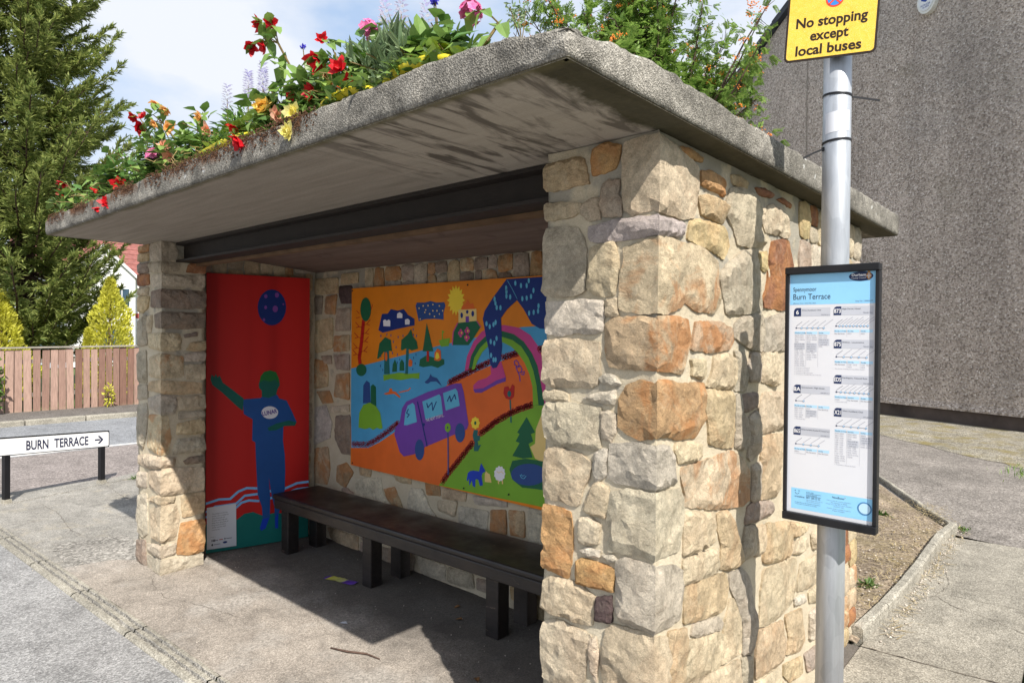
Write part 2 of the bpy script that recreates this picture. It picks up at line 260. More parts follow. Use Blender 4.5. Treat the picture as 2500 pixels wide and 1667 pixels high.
MURAL=[
('painted_water','blue',1,[[-3.218,0.782,-3.24,1.08,-3.261,1.38,-2.384,1.541,-2.224,1.574,-1.983,1.613,-1.528,1.691,-1.302,1.723,-1.301,1.587,-1.539,1.54,-1.785,1.455,-2.159,1.32,-2.462,1.11,-2.651,0.981,-2.87,0.865,-3.005,0.808]]),
('painted_land','redorange',1,[[-3.218,0.782,-3.005,0.808,-2.87,0.865,-2.651,0.981,-2.462,1.11,-2.159,1.32,-1.785,1.455,-1.539,1.54,-1.301,1.587,-1.285,1.257,-1.443,1.25,-1.649,1.161,-1.849,1.034,-2.033,0.859,-2.152,0.738,-2.237,0.656,-3.213,0.65]]),
('painted_grass','green',1,[[-2.237,0.656,-2.152,0.738,-2.033,0.859,-1.849,1.034,-1.649,1.161,-1.443,1.25,-1.285,1.266,-1.278,0.673,-1.418,0.671,-1.776,0.662]]),
('painted_sand','cream',2,[[-1.366,1.219,-1.342,1.18,-1.295,1.148,-1.292,0.903,-1.339,0.915,-1.422,0.94,-1.459,1.001,-1.423,1.024,-1.418,1.108]]),
('painted_rainbow','pink',2,[[-2.003,1.416,-1.982,1.509,-1.926,1.601,-1.856,1.662,-1.775,1.697,-1.669,1.703,-1.553,1.687,-1.466,1.645,-1.406,1.581,-1.363,1.49,-1.338,1.363,-1.329,1.249,-1.396,1.249,-1.415,1.358,-1.44,1.441,-1.477,1.514,-1.533,1.578,-1.603,1.615,-1.681,1.632,-1.747,1.628,-1.814,1.603,-1.869,1.562,-1.918,1.5,-1.945,1.421]]),
('painted_rainbow','dkgreen',3,[[-1.97,1.418,-1.946,1.51,-1.897,1.581,-1.828,1.632,-1.761,1.662,-1.681,1.667,-1.591,1.649,-1.515,1.607,-1.453,1.542,-1.41,1.47,-1.385,1.378,-1.354,1.247,-1.437,1.245,-1.445,1.347,-1.47,1.421,-1.507,1.485,-1.564,1.544,-1.615,1.577,-1.68,1.6,-1.747,1.594,-1.8,1.573,-1.848,1.537,-1.889,1.481,-1.913,1.43]]),
('painted_rainbow','green',4,[[-1.938,1.424,-1.918,1.5,-1.869,1.562,-1.814,1.603,-1.747,1.628,-1.681,1.632,-1.603,1.615,-1.533,1.578,-1.477,1.514,-1.44,1.441,-1.415,1.358,-1.399,1.248,-1.44,1.245,-1.445,1.347,-1.47,1.421,-1.507,1.485,-1.564,1.544,-1.615,1.577,-1.68,1.6,-1.747,1.594,-1.8,1.573,-1.848,1.537,-1.889,1.481,-1.913,1.43]]),
('painted_leg','navy',5,[[-1.652,1.975,-1.305,1.974,-1.301,1.664,-1.395,1.682,-1.455,1.71,-1.517,1.795,-1.568,1.848,-1.644,1.797,-1.695,1.745,-1.688,1.663,-1.683,1.575,-1.692,1.498,-1.725,1.448,-1.758,1.441,-1.779,1.465,-1.793,1.554,-1.815,1.622,-1.846,1.742,-1.83,1.791,-1.763,1.868]]),
('painted_leg_pattern','ltblue',6,[[-1.647,1.968,-1.608,1.915,-1.567,1.854,-1.564,1.855,-1.605,1.917,-1.644,1.969],[-1.573,1.948,-1.575,1.936,-1.581,1.932,-1.588,1.937,-1.591,1.949,-1.588,1.96,-1.582,1.964,-1.576,1.959],[-1.529,1.932,-1.531,1.92,-1.537,1.916,-1.544,1.921,-1.546,1.932,-1.544,1.944,-1.538,1.948,-1.532,1.943],[-1.486,1.93,-1.488,1.919,-1.494,1.914,-1.5,1.919,-1.503,1.931,-1.501,1.942,-1.495,1.946,-1.488,1.941],[-1.47,1.957,-1.473,1.946,-1.479,1.942,-1.485,1.947,-1.487,1.958,-1.485,1.969,-1.479,1.973,-1.473,1.968],[-1.435,1.9,-1.437,1.889,-1.443,1.884,-1.449,1.889,-1.451,1.9,-1.449,1.912,-1.443,1.916,-1.437,1.911],[-1.518,1.856,-1.52,1.845,-1.527,1.84,-1.533,1.845,-1.535,1.857,-1.533,1.868,-1.527,1.872,-1.521,1.867],[-1.485,1.858,-1.487,1.847,-1.493,1.842,-1.499,1.847,-1.502,1.858,-1.5,1.87,-1.494,1.874,-1.488,1.869],[-1.452,1.866,-1.455,1.855,-1.46,1.851,-1.467,1.855,-1.469,1.867,-1.467,1.878,-1.461,1.882,-1.455,1.877],[-1.396,1.811,-1.399,1.8,-1.405,1.795,-1.411,1.8,-1.413,1.811,-1.411,1.822,-1.405,1.827,-1.399,1.822],[-1.4,1.782,-1.402,1.77,-1.408,1.766,-1.414,1.771,-1.416,1.782,-1.414,1.793,-1.408,1.797,-1.402,1.793],[-1.432,1.775,-1.434,1.764,-1.44,1.759,-1.446,1.764,-1.449,1.775,-1.446,1.786,-1.44,1.791,-1.434,1.786],[-1.466,1.771,-1.468,1.759,-1.474,1.755,-1.48,1.76,-1.483,1.771,-1.48,1.782,-1.474,1.787,-1.468,1.782],[-1.645,1.922,-1.648,1.911,-1.654,1.906,-1.661,1.911,-1.663,1.923,-1.661,1.934,-1.654,1.939,-1.648,1.934],[-1.642,1.9,-1.645,1.889,-1.651,1.884,-1.658,1.889,-1.661,1.901,-1.658,1.912,-1.652,1.917,-1.645,1.912],[-1.642,1.874,-1.645,1.863,-1.651,1.858,-1.657,1.863,-1.66,1.875,-1.658,1.886,-1.651,1.891,-1.645,1.886],[-1.612,1.868,-1.615,1.857,-1.621,1.852,-1.628,1.857,-1.63,1.869,-1.628,1.88,-1.622,1.885,-1.615,1.88],[-1.738,1.86,-1.74,1.848,-1.747,1.843,-1.754,1.848,-1.756,1.86,-1.754,1.872,-1.747,1.877,-1.741,1.871],[-1.731,1.836,-1.733,1.824,-1.74,1.82,-1.747,1.825,-1.749,1.837,-1.747,1.848,-1.74,1.853,-1.734,1.848],[-1.72,1.808,-1.722,1.797,-1.729,1.792,-1.736,1.797,-1.738,1.809,-1.736,1.821,-1.729,1.825,-1.723,1.82],[-1.689,1.806,-1.692,1.794,-1.698,1.79,-1.705,1.795,-1.708,1.806,-1.705,1.818,-1.699,1.823,-1.692,1.818],[-1.803,1.711,-1.806,1.7,-1.813,1.695,-1.82,1.7,-1.823,1.712,-1.82,1.723,-1.813,1.728,-1.806,1.723],[-1.776,1.694,-1.779,1.682,-1.785,1.677,-1.792,1.682,-1.795,1.694,-1.792,1.706,-1.786,1.71,-1.779,1.705],[-1.745,1.706,-1.748,1.695,-1.754,1.69,-1.761,1.695,-1.764,1.706,-1.761,1.718,-1.755,1.723,-1.748,1.718],[-1.728,1.719,-1.731,1.707,-1.737,1.702,-1.744,1.707,-1.747,1.719,-1.744,1.731,-1.738,1.736,-1.731,1.731],[-1.767,1.603,-1.769,1.591,-1.776,1.586,-1.783,1.591,-1.786,1.603,-1.783,1.615,-1.776,1.62,-1.77,1.615],[-1.737,1.594,-1.74,1.582,-1.746,1.577,-1.753,1.582,-1.756,1.594,-1.753,1.605,-1.747,1.61,-1.74,1.606],[-1.719,1.623,-1.721,1.612,-1.728,1.607,-1.735,1.612,-1.738,1.623,-1.735,1.635,-1.728,1.64,-1.722,1.635],[-1.763,1.52,-1.766,1.508,-1.772,1.503,-1.779,1.508,-1.782,1.519,-1.779,1.531,-1.773,1.536,-1.766,1.532],[-1.743,1.494,-1.745,1.482,-1.752,1.477,-1.759,1.482,-1.761,1.493,-1.759,1.505,-1.752,1.51,-1.746,1.506],[-1.725,1.495,-1.728,1.483,-1.734,1.478,-1.741,1.482,-1.744,1.494,-1.741,1.506,-1.735,1.511,-1.728,1.506]]),
('painted_boot','pink',4,[[-1.779,1.455,-1.751,1.442,-1.725,1.448,-1.692,1.488,-1.679,1.459,-1.652,1.393,-1.704,1.361,-1.811,1.306,-1.866,1.287,-1.922,1.298,-1.923,1.329,-1.881,1.361,-1.812,1.38,-1.771,1.406]]),
('painted_sole','purple',5,[[-1.922,1.304,-1.838,1.316,-1.784,1.342,-1.73,1.369,-1.652,1.393,-1.652,1.369,-1.717,1.349,-1.784,1.319,-1.852,1.288,-1.908,1.284]]),
('painted_van','purple',4,[[-2.574,1.179,-2.348,1.261,-2.083,1.332,-2.031,1.335,-2.009,1.283,-1.963,1.082,-1.977,1.05,-2.376,0.89,-2.392,0.866,-2.492,0.826,-2.596,0.798,-2.64,0.824,-2.701,0.942,-2.687,0.989,-2.643,1.027,-2.617,1.131]]),
('painted_window','ltblue',5,[[-2.595,1.015,-2.582,1.1,-2.556,1.153,-2.505,1.175,-2.484,1.164,-2.458,1.05,-2.563,1.018],[-2.404,1.192,-2.236,1.252,-2.22,1.237,-2.2,1.128,-2.37,1.075],[-2.201,1.262,-2.083,1.299,-2.065,1.284,-2.043,1.193,-2.172,1.151]]),
('painted_lines','navy',6,[[-2.46,1.187,-2.408,1.043,-2.357,0.897,-2.346,0.9,-2.397,1.046,-2.449,1.189],[-2.551,1.133,-2.573,1.101,-2.564,1.099,-2.542,1.131],[-2.572,1.099,-2.539,1.089,-2.534,1.095,-2.567,1.105],[-2.541,1.096,-2.566,1.072,-2.558,1.069,-2.533,1.092],[-2.363,1.184,-2.351,1.154,-2.341,1.156,-2.354,1.187],[-2.344,1.153,-2.301,1.193,-2.309,1.196,-2.352,1.157],[-2.311,1.194,-2.302,1.139,-2.293,1.14,-2.302,1.196],[-2.294,1.139,-2.258,1.203,-2.267,1.204,-2.303,1.14],[-2.154,1.211,-2.13,1.249,-2.138,1.251,-2.163,1.213],[-2.14,1.249,-2.128,1.211,-2.119,1.212,-2.131,1.251],[-2.121,1.21,-2.085,1.262,-2.093,1.264,-2.129,1.213],[-2.095,1.262,-2.083,1.229,-2.074,1.231,-2.086,1.264],[-2.398,1.042,-2.385,1.052,-2.373,1.044,-2.384,1.025]]),
('painted_wheel','dkblue',5,[[-2.381,0.871,-2.383,0.846,-2.391,0.824,-2.404,0.806,-2.42,0.796,-2.436,0.794,-2.452,0.8,-2.466,0.814,-2.474,0.835,-2.477,0.859,-2.475,0.884,-2.467,0.906,-2.454,0.924,-2.438,0.934,-2.421,0.936,-2.405,0.929,-2.392,0.915,-2.384,0.895],[-1.993,1.026,-1.995,1.005,-2.003,0.986,-2.015,0.971,-2.029,0.962,-2.045,0.96,-2.06,0.965,-2.073,0.978,-2.081,0.996,-2.084,1.017,-2.081,1.038,-2.074,1.058,-2.062,1.073,-2.047,1.081,-2.031,1.083,-2.016,1.077,-2.004,1.065,-1.996,1.047]]),
('painted_lollipop','dkblue',6,[[-2.156,1.021,-2.151,0.854,-2.15,0.739,-2.139,0.74,-2.14,0.856,-2.145,1.023]]),
('painted_lollipop','green',7,[[-2.124,1.046,-2.126,1.033,-2.134,1.022,-2.145,1.015,-2.157,1.014,-2.168,1.018,-2.176,1.028,-2.179,1.04,-2.176,1.053,-2.169,1.064,-2.157,1.071,-2.145,1.072,-2.134,1.068,-2.126,1.058]]),
('painted_lollipop','navy',8,[[-2.145,1.044,-2.147,1.037,-2.151,1.035,-2.155,1.037,-2.157,1.042,-2.155,1.048,-2.151,1.051,-2.147,1.049]]),
('painted_tree','dkgreen',4,[[-2.981,1.821,-2.985,1.791,-2.996,1.765,-3.013,1.745,-3.034,1.735,-3.057,1.735,-3.078,1.746,-3.096,1.766,-3.108,1.793,-3.113,1.823,-3.109,1.854,-3.098,1.88,-3.08,1.899,-3.059,1.909,-3.036,1.909,-3.014,1.897,-2.997,1.877,-2.985,1.851],[-3.031,1.377,-3.035,1.362,-3.046,1.348,-3.063,1.337,-3.084,1.33,-3.106,1.329,-3.127,1.334,-3.145,1.343,-3.156,1.356,-3.161,1.372,-3.157,1.388,-3.146,1.402,-3.128,1.413,-3.107,1.419,-3.085,1.42,-3.064,1.415,-3.047,1.406,-3.035,1.393]]),
('painted_tree','red',3,[[-3.091,1.748,-3.118,1.574,-3.143,1.464,-3.119,1.366,-3.079,1.371,-3.102,1.465,-3.078,1.572,-3.052,1.746],[-3.078,1.703,-3.033,1.711,-2.987,1.745,-2.993,1.748,-3.038,1.715,-3.08,1.707],[-3.036,1.711,-2.997,1.703,-2.994,1.707,-3.034,1.716],[-3.081,1.689,-3.124,1.698,-3.171,1.731,-3.177,1.728,-3.129,1.694,-3.083,1.685],[-3.128,1.698,-3.169,1.69,-3.166,1.685,-3.125,1.693],[-3.088,1.637,-3.043,1.646,-2.997,1.68,-3.003,1.683,-3.048,1.65,-3.091,1.641],[-3.047,1.646,-3.007,1.637,-3.004,1.642,-3.044,1.65],[-3.093,1.611,-3.136,1.619,-3.183,1.652,-3.189,1.649,-3.141,1.615,-3.095,1.607],[-3.14,1.619,-3.181,1.611,-3.178,1.606,-3.137,1.615],[-3.097,1.577,-3.052,1.586,-3.006,1.62,-3.013,1.623,-3.057,1.59,-3.1,1.581],[-3.056,1.586,-3.016,1.578,-3.014,1.583,-3.053,1.59],[-3.105,1.533,-3.149,1.54,-3.196,1.573,-3.202,1.57,-3.154,1.536,-3.107,1.528],[-3.152,1.541,-3.194,1.531,-3.191,1.527,-3.15,1.536],[-3.109,1.504,-3.063,1.514,-3.017,1.549,-3.024,1.552,-3.068,1.518,-3.111,1.509],[-3.067,1.514,-3.027,1.506,-3.025,1.511,-3.065,1.518],[-3.113,1.485,-3.156,1.492,-3.203,1.524,-3.21,1.521,-3.161,1.488,-3.115,1.48],[-3.16,1.492,-3.201,1.482,-3.199,1.478,-3.157,1.487],[-2.978,1.822,-2.959,1.855,-2.966,1.857,-2.985,1.824],[-3.164,1.813,-3.127,1.79,-3.121,1.794,-3.158,1.816],[-3.166,1.758,-3.119,1.763,-3.121,1.768,-3.168,1.762]]),
('painted_cloud','navy',3,[[-2.893,1.67,-2.852,1.786,-2.787,1.787,-2.751,1.819,-2.678,1.806,-2.607,1.816,-2.563,1.776,-2.494,1.748,-2.491,1.704,-2.659,1.681,-2.842,1.652]]),
('painted_cloud','white',4,[[-2.833,1.699,-2.837,1.739,-2.815,1.747,-2.796,1.737,-2.772,1.746,-2.755,1.736,-2.755,1.696],[-2.681,1.755,-2.678,1.786,-2.651,1.796,-2.621,1.782,-2.621,1.754],[-2.592,1.709,-2.593,1.743,-2.563,1.75,-2.54,1.737,-2.545,1.709]]),
('painted_rain','dkblue',2,[[-2.858,1.629,-2.861,1.62,-2.867,1.62,-2.87,1.629,-2.867,1.638,-2.861,1.638],[-2.789,1.639,-2.792,1.63,-2.797,1.63,-2.8,1.639,-2.798,1.648,-2.792,1.648],[-2.743,1.633,-2.746,1.624,-2.751,1.624,-2.754,1.633,-2.751,1.642,-2.746,1.642],[-2.662,1.623,-2.664,1.614,-2.67,1.614,-2.673,1.623,-2.67,1.631,-2.665,1.631],[-2.609,1.631,-2.611,1.622,-2.617,1.622,-2.619,1.631,-2.617,1.64,-2.612,1.64],[-2.5,1.676,-2.503,1.667,-2.508,1.667,-2.511,1.676,-2.508,1.685,-2.503,1.685],[-2.826,1.6,-2.829,1.591,-2.834,1.591,-2.837,1.6,-2.834,1.609,-2.829,1.609],[-2.715,1.59,-2.718,1.581,-2.723,1.581,-2.726,1.59,-2.724,1.599,-2.718,1.599],[-2.684,1.551,-2.687,1.542,-2.692,1.542,-2.695,1.551,-2.692,1.56,-2.687,1.56],[-2.669,1.5,-2.672,1.491,-2.677,1.491,-2.68,1.5,-2.677,1.509,-2.672,1.509],[-2.724,1.51,-2.726,1.501,-2.732,1.501,-2.734,1.51,-2.732,1.519,-2.726,1.519],[-2.642,1.467,-2.645,1.458,-2.65,1.458,-2.653,1.467,-2.65,1.476,-2.645,1.476],[-2.497,1.637,-2.499,1.629,-2.504,1.629,-2.507,1.637,-2.504,1.646,-2.499,1.646],[-2.466,1.632,-2.469,1.624,-2.474,1.623,-2.476,1.632,-2.474,1.641,-2.469,1.641],[-2.495,1.483,-2.497,1.474,-2.502,1.474,-2.505,1.483,-2.503,1.491,-2.497,1.492],[-2.47,1.506,-2.472,1.497,-2.477,1.497,-2.48,1.505,-2.477,1.514,-2.472,1.514],[-2.861,1.414,-2.864,1.405,-2.87,1.404,-2.873,1.413,-2.87,1.423,-2.864,1.423],[-2.857,1.484,-2.859,1.475,-2.865,1.474,-2.868,1.483,-2.865,1.493,-2.859,1.493],[-2.833,1.386,-2.836,1.377,-2.841,1.376,-2.844,1.385,-2.841,1.395,-2.836,1.395],[-2.633,1.411,-2.635,1.402,-2.641,1.402,-2.643,1.411,-2.641,1.42,-2.635,1.42],[-2.502,1.405,-2.505,1.397,-2.51,1.397,-2.513,1.405,-2.51,1.414,-2.505,1.414],[-2.477,1.445,-2.48,1.436,-2.485,1.436,-2.488,1.445,-2.485,1.453,-2.48,1.454],[-2.669,1.444,-2.671,1.435,-2.677,1.435,-2.679,1.443,-2.677,1.452,-2.671,1.453]]),
('painted_cloud','dkblue',3,[[-2.482,1.835,-2.47,1.857,-2.387,1.855,-2.33,1.864,-2.274,1.852,-2.196,1.853,-2.185,1.829,-2.203,1.787,-2.202,1.74,-2.289,1.746,-2.386,1.744,-2.449,1.731,-2.461,1.769]]),
('painted_dots','cream',4,[[-2.438,1.818,-2.441,1.814,-2.446,1.813,-2.451,1.816,-2.451,1.821,-2.446,1.824,-2.441,1.822],[-2.397,1.834,-2.399,1.829,-2.405,1.828,-2.409,1.831,-2.409,1.836,-2.405,1.839,-2.399,1.838],[-2.348,1.835,-2.35,1.83,-2.356,1.829,-2.36,1.833,-2.36,1.837,-2.356,1.84,-2.35,1.839],[-2.3,1.84,-2.302,1.836,-2.307,1.835,-2.312,1.838,-2.312,1.842,-2.307,1.845,-2.302,1.844],[-2.236,1.83,-2.238,1.826,-2.244,1.825,-2.248,1.828,-2.248,1.832,-2.244,1.835,-2.239,1.834],[-2.426,1.745,-2.428,1.741,-2.434,1.74,-2.438,1.743,-2.438,1.747,-2.434,1.75,-2.428,1.749],[-2.38,1.79,-2.382,1.786,-2.388,1.785,-2.392,1.788,-2.392,1.792,-2.388,1.795,-2.382,1.794],[-2.331,1.778,-2.333,1.774,-2.339,1.773,-2.343,1.776,-2.343,1.781,-2.339,1.784,-2.333,1.783],[-2.299,1.799,-2.301,1.795,-2.307,1.794,-2.311,1.797,-2.311,1.802,-2.307,1.805,-2.302,1.803],[-2.236,1.777,-2.238,1.773,-2.243,1.772,-2.247,1.775,-2.247,1.779,-2.243,1.782,-2.238,1.781],[-2.283,1.762,-2.285,1.757,-2.29,1.756,-2.295,1.759,-2.295,1.764,-2.291,1.767,-2.285,1.766],[-2.372,1.806,-2.374,1.802,-2.38,1.801,-2.384,1.804,-2.384,1.809,-2.38,1.811,-2.374,1.81],[-2.205,1.798,-2.207,1.793,-2.212,1.793,-2.216,1.795,-2.216,1.8,-2.212,1.803,-2.207,1.802],[-2.259,1.799,-2.262,1.794,-2.267,1.793,-2.271,1.796,-2.271,1.801,-2.267,1.804,-2.262,1.803]]),
('painted_sun','yellow',2,[[-2.004,1.86,-2.028,1.847,-2.01,1.823,-2.036,1.822,-2.027,1.791,-2.052,1.803,-2.054,1.771,-2.074,1.792,-2.085,1.763,-2.097,1.793,-2.118,1.771,-2.119,1.804,-2.145,1.794,-2.137,1.824,-2.164,1.826,-2.146,1.85,-2.171,1.865,-2.146,1.878,-2.165,1.903,-2.137,1.904,-2.147,1.935,-2.121,1.923,-2.12,1.956,-2.099,1.933,-2.088,1.962,-2.076,1.932,-2.056,1.953,-2.054,1.921,-2.029,1.931,-2.037,1.901,-2.01,1.898,-2.028,1.875]]),
('painted_castle','cream',3,[[-2.062,1.8,-1.903,1.804,-1.899,1.73,-2.061,1.718]]),
('painted_castle','redorange',3,[[-2.041,1.803,-2.022,1.833,-2.001,1.837,-1.979,1.865,-1.957,1.834,-1.932,1.841,-1.917,1.805]]),
('painted_castle','navy',4,[[-2.02,1.766,-2.022,1.755,-2.028,1.748,-2.035,1.748,-2.041,1.755,-2.044,1.766,-2.042,1.777,-2.036,1.783,-2.029,1.783,-2.023,1.777],[-1.971,1.786,-1.973,1.779,-1.979,1.775,-1.986,1.775,-1.992,1.78,-1.994,1.787,-1.992,1.794,-1.986,1.798,-1.979,1.798,-1.973,1.794],[-1.921,1.774,-1.923,1.764,-1.93,1.757,-1.937,1.757,-1.944,1.764,-1.947,1.775,-1.944,1.785,-1.938,1.792,-1.93,1.792,-1.923,1.785]]),
('painted_castle','purple',4,[[-1.997,1.758,-1.968,1.76,-1.966,1.722,-1.996,1.72]]),
('painted_hill','dkgreen',3,[[-2.113,1.576,-2.105,1.661,-2.065,1.718,-1.899,1.73,-1.864,1.692,-1.926,1.621,-1.969,1.578]]),
('painted_hill','pink',4,[[-2.112,1.575,-2.104,1.66,-2.063,1.717,-2.071,1.72,-2.113,1.662,-2.121,1.576],[-1.902,1.729,-1.864,1.688,-1.858,1.691,-1.896,1.731],[-2.041,1.653,-2.044,1.644,-2.053,1.641,-2.061,1.644,-2.065,1.653,-2.061,1.662,-2.053,1.665,-2.045,1.662],[-2.015,1.653,-2.018,1.644,-2.026,1.641,-2.034,1.644,-2.038,1.653,-2.035,1.662,-2.026,1.665,-2.018,1.662],[-2.028,1.667,-2.031,1.659,-2.039,1.655,-2.048,1.659,-2.051,1.667,-2.048,1.676,-2.04,1.68,-2.031,1.676],[-2.028,1.639,-2.031,1.63,-2.039,1.626,-2.048,1.63,-2.051,1.638,-2.048,1.647,-2.039,1.651,-2.031,1.647],[-1.983,1.666,-1.986,1.658,-1.994,1.654,-2.002,1.658,-2.006,1.666,-2.003,1.675,-1.994,1.679,-1.986,1.675],[-1.957,1.667,-1.96,1.658,-1.968,1.654,-1.976,1.658,-1.98,1.666,-1.976,1.675,-1.968,1.679,-1.96,1.675],[-1.97,1.681,-1.973,1.672,-1.981,1.669,-1.989,1.672,-1.993,1.681,-1.99,1.689,-1.982,1.693,-1.973,1.689],[-1.969,1.652,-1.973,1.644,-1.981,1.64,-1.989,1.644,-1.993,1.652,-1.989,1.661,-1.981,1.664,-1.973,1.661],[-1.985,1.626,-1.988,1.617,-1.997,1.613,-2.005,1.617,-2.008,1.626,-2.005,1.634,-1.997,1.638,-1.989,1.634],[-1.959,1.626,-1.962,1.617,-1.97,1.614,-1.979,1.617,-1.982,1.626,-1.979,1.634,-1.971,1.638,-1.963,1.635],[-1.972,1.64,-1.976,1.631,-1.984,1.628,-1.992,1.631,-1.995,1.64,-1.992,1.649,-1.984,1.652,-1.976,1.649],[-1.972,1.612,-1.975,1.603,-1.983,1.599,-1.992,1.603,-1.995,1.611,-1.992,1.62,-1.984,1.624,-1.975,1.62]]),
('painted_hill','yellow',5,[[-2.026,1.655,-2.028,1.649,-2.032,1.647,-2.036,1.649,-2.038,1.655,-2.036,1.661,-2.032,1.663,-2.028,1.661],[-1.97,1.668,-1.971,1.662,-1.975,1.659,-1.979,1.662,-1.981,1.668,-1.98,1.673,-1.976,1.676,-1.971,1.673],[-1.981,1.627,-1.982,1.621,-1.986,1.619,-1.991,1.621,-1.992,1.627,-1.991,1.632,-1.987,1.635,-1.983,1.633]]),
('painted_boat','green',3,[[-2.248,1.605,-2.215,1.61,-2.216,1.671,-2.191,1.661,-2.206,1.65,-2.205,1.613,-2.139,1.621,-2.15,1.569,-2.224,1.563]]),
('painted_tree','dkgreen',4,[[-2.906,1.465,-2.878,1.576,-2.813,1.621,-2.748,1.601,-2.733,1.522,-2.784,1.526,-2.831,1.513,-2.887,1.465],[-2.636,1.535,-2.631,1.603,-2.562,1.642,-2.528,1.679,-2.51,1.632,-2.467,1.594,-2.453,1.545,-2.518,1.532,-2.569,1.548,-2.622,1.53],[-2.731,1.375,-2.724,1.43,-2.701,1.465,-2.678,1.432,-2.677,1.381],[-2.65,1.388,-2.647,1.445,-2.625,1.468,-2.6,1.446,-2.597,1.39],[-2.405,1.529,-2.366,1.719,-2.298,1.532],[-2.44,1.43,-2.432,1.474,-2.367,1.503,-2.286,1.489,-2.192,1.482,-2.191,1.45,-2.253,1.424,-2.317,1.435,-2.399,1.423]]),
('painted_tree','teal',3,[[-2.821,1.525,-2.769,1.526,-2.758,1.36,-2.823,1.357],[-2.578,1.548,-2.549,1.548,-2.559,1.37,-2.588,1.368]]),
('painted_grass','green',3,[[-2.832,1.351,-2.746,1.361,-2.655,1.376,-2.55,1.372,-2.435,1.384,-2.439,1.342,-2.515,1.343,-2.637,1.323,-2.745,1.327,-2.828,1.308]]),
('painted_trunk','red',5,[[-2.364,1.532,-2.341,1.533,-2.34,1.464,-2.363,1.463]]),
('painted_fire','redorange',5,[[-2.286,1.473,-2.286,1.521,-2.258,1.552,-2.226,1.539,-2.22,1.481,-2.246,1.469],[-2.551,1.426,-2.548,1.465,-2.534,1.476,-2.51,1.46,-2.513,1.427,-2.537,1.421],[-2.784,1.484,-2.786,1.464,-2.794,1.453,-2.803,1.452,-2.81,1.464,-2.813,1.483,-2.811,1.502,-2.803,1.514,-2.794,1.514,-2.787,1.502]]),
('painted_fire','yellow',6,[[-2.278,1.49,-2.267,1.527,-2.247,1.522,-2.235,1.491,-2.262,1.479]]),
('painted_dolphin','dkblue',3,[[-2.384,1.324,-2.341,1.353,-2.325,1.381,-2.308,1.365,-2.261,1.357,-2.233,1.332,-2.213,1.307,-2.268,1.335,-2.324,1.329,-2.348,1.315,-2.373,1.316]]),
('painted_swimmer','redorange',3,[[-2.827,1.216,-2.766,1.234,-2.759,1.259,-2.733,1.259,-2.726,1.242,-2.69,1.239,-2.636,1.208,-2.645,1.199,-2.708,1.224,-2.799,1.211],[-2.652,1.234,-2.55,1.255,-2.524,1.274,-2.533,1.279,-2.554,1.262,-2.655,1.241]]),
('painted_stones','dkblue',3,[[-3.073,1.13,-3.07,1.262,-3.031,1.3,-2.991,1.284,-2.979,1.135]]),
('painted_stones','dkgreen',3,[[-2.977,1.131,-2.979,1.261,-2.952,1.278,-2.917,1.259,-2.911,1.119,-2.95,1.113]]),
('painted_dome','green',4,[[-3.127,0.944,-3.118,1.054,-3.068,1.118,-2.989,1.142,-2.911,1.119,-2.863,1.076,-2.834,0.968,-2.862,0.959,-2.9,0.965,-2.948,0.945,-2.987,0.956,-3.046,0.94]]),
('painted_mermaid','purple',3,[[-1.578,1.467,-1.583,1.491,-1.59,1.49,-1.586,1.466],[-1.586,1.486,-1.567,1.495,-1.57,1.5,-1.589,1.491],[-1.574,1.496,-1.555,1.48,-1.55,1.484,-1.568,1.499],[-1.557,1.483,-1.552,1.462,-1.544,1.464,-1.55,1.485],[-1.547,1.467,-1.571,1.466,-1.571,1.461,-1.547,1.461],[-1.566,1.465,-1.581,1.475,-1.586,1.471,-1.571,1.461],[-1.576,1.456,-1.561,1.451,-1.558,1.456,-1.573,1.462],[-1.56,1.451,-1.535,1.463,-1.539,1.468,-1.564,1.456],[-1.542,1.464,-1.528,1.444,-1.522,1.447,-1.536,1.467],[-1.528,1.448,-1.539,1.427,-1.532,1.425,-1.521,1.446],[-1.534,1.43,-1.558,1.429,-1.558,1.423,-1.534,1.424],[-1.552,1.426,-1.57,1.456,-1.577,1.454,-1.559,1.424],[-1.557,1.424,-1.547,1.401,-1.54,1.403,-1.55,1.426],[-1.548,1.404,-1.543,1.373,-1.536,1.374,-1.54,1.404],[-1.536,1.424,-1.505,1.431,-1.506,1.436,-1.538,1.429],[-1.51,1.435,-1.517,1.413,-1.509,1.412,-1.503,1.434],[-1.51,1.416,-1.532,1.421,-1.534,1.415,-1.512,1.411]]),
('painted_flower','teal',3,[[-1.623,1.269,-1.617,1.198,-1.613,1.126,-1.602,1.127,-1.605,1.199,-1.611,1.27],[-1.917,1.052,-1.88,1.055,-1.884,1.02,-1.86,1.026,-1.865,0.992,-1.882,0.988,-1.876,0.96,-1.851,0.968,-1.878,0.925,-1.914,0.921,-1.914,0.976,-1.926,1.015]]),
('painted_flower','red',4,[[-1.67,1.295,-1.664,1.334,-1.632,1.341,-1.619,1.322,-1.6,1.355,-1.581,1.344,-1.586,1.282,-1.612,1.261,-1.65,1.267]]),
('painted_flower','teal',5,[[-1.607,1.297,-1.61,1.286,-1.617,1.278,-1.627,1.278,-1.635,1.284,-1.638,1.295,-1.635,1.307,-1.627,1.314,-1.618,1.315,-1.61,1.308]]),
('painted_flower','yellow',4,[[-1.862,1.1,-1.872,1.087,-1.874,1.071,-1.89,1.067,-1.902,1.056,-1.915,1.064,-1.932,1.065,-1.934,1.081,-1.944,1.092,-1.934,1.106,-1.932,1.122,-1.916,1.126,-1.903,1.137,-1.891,1.128,-1.874,1.127,-1.872,1.112]]),
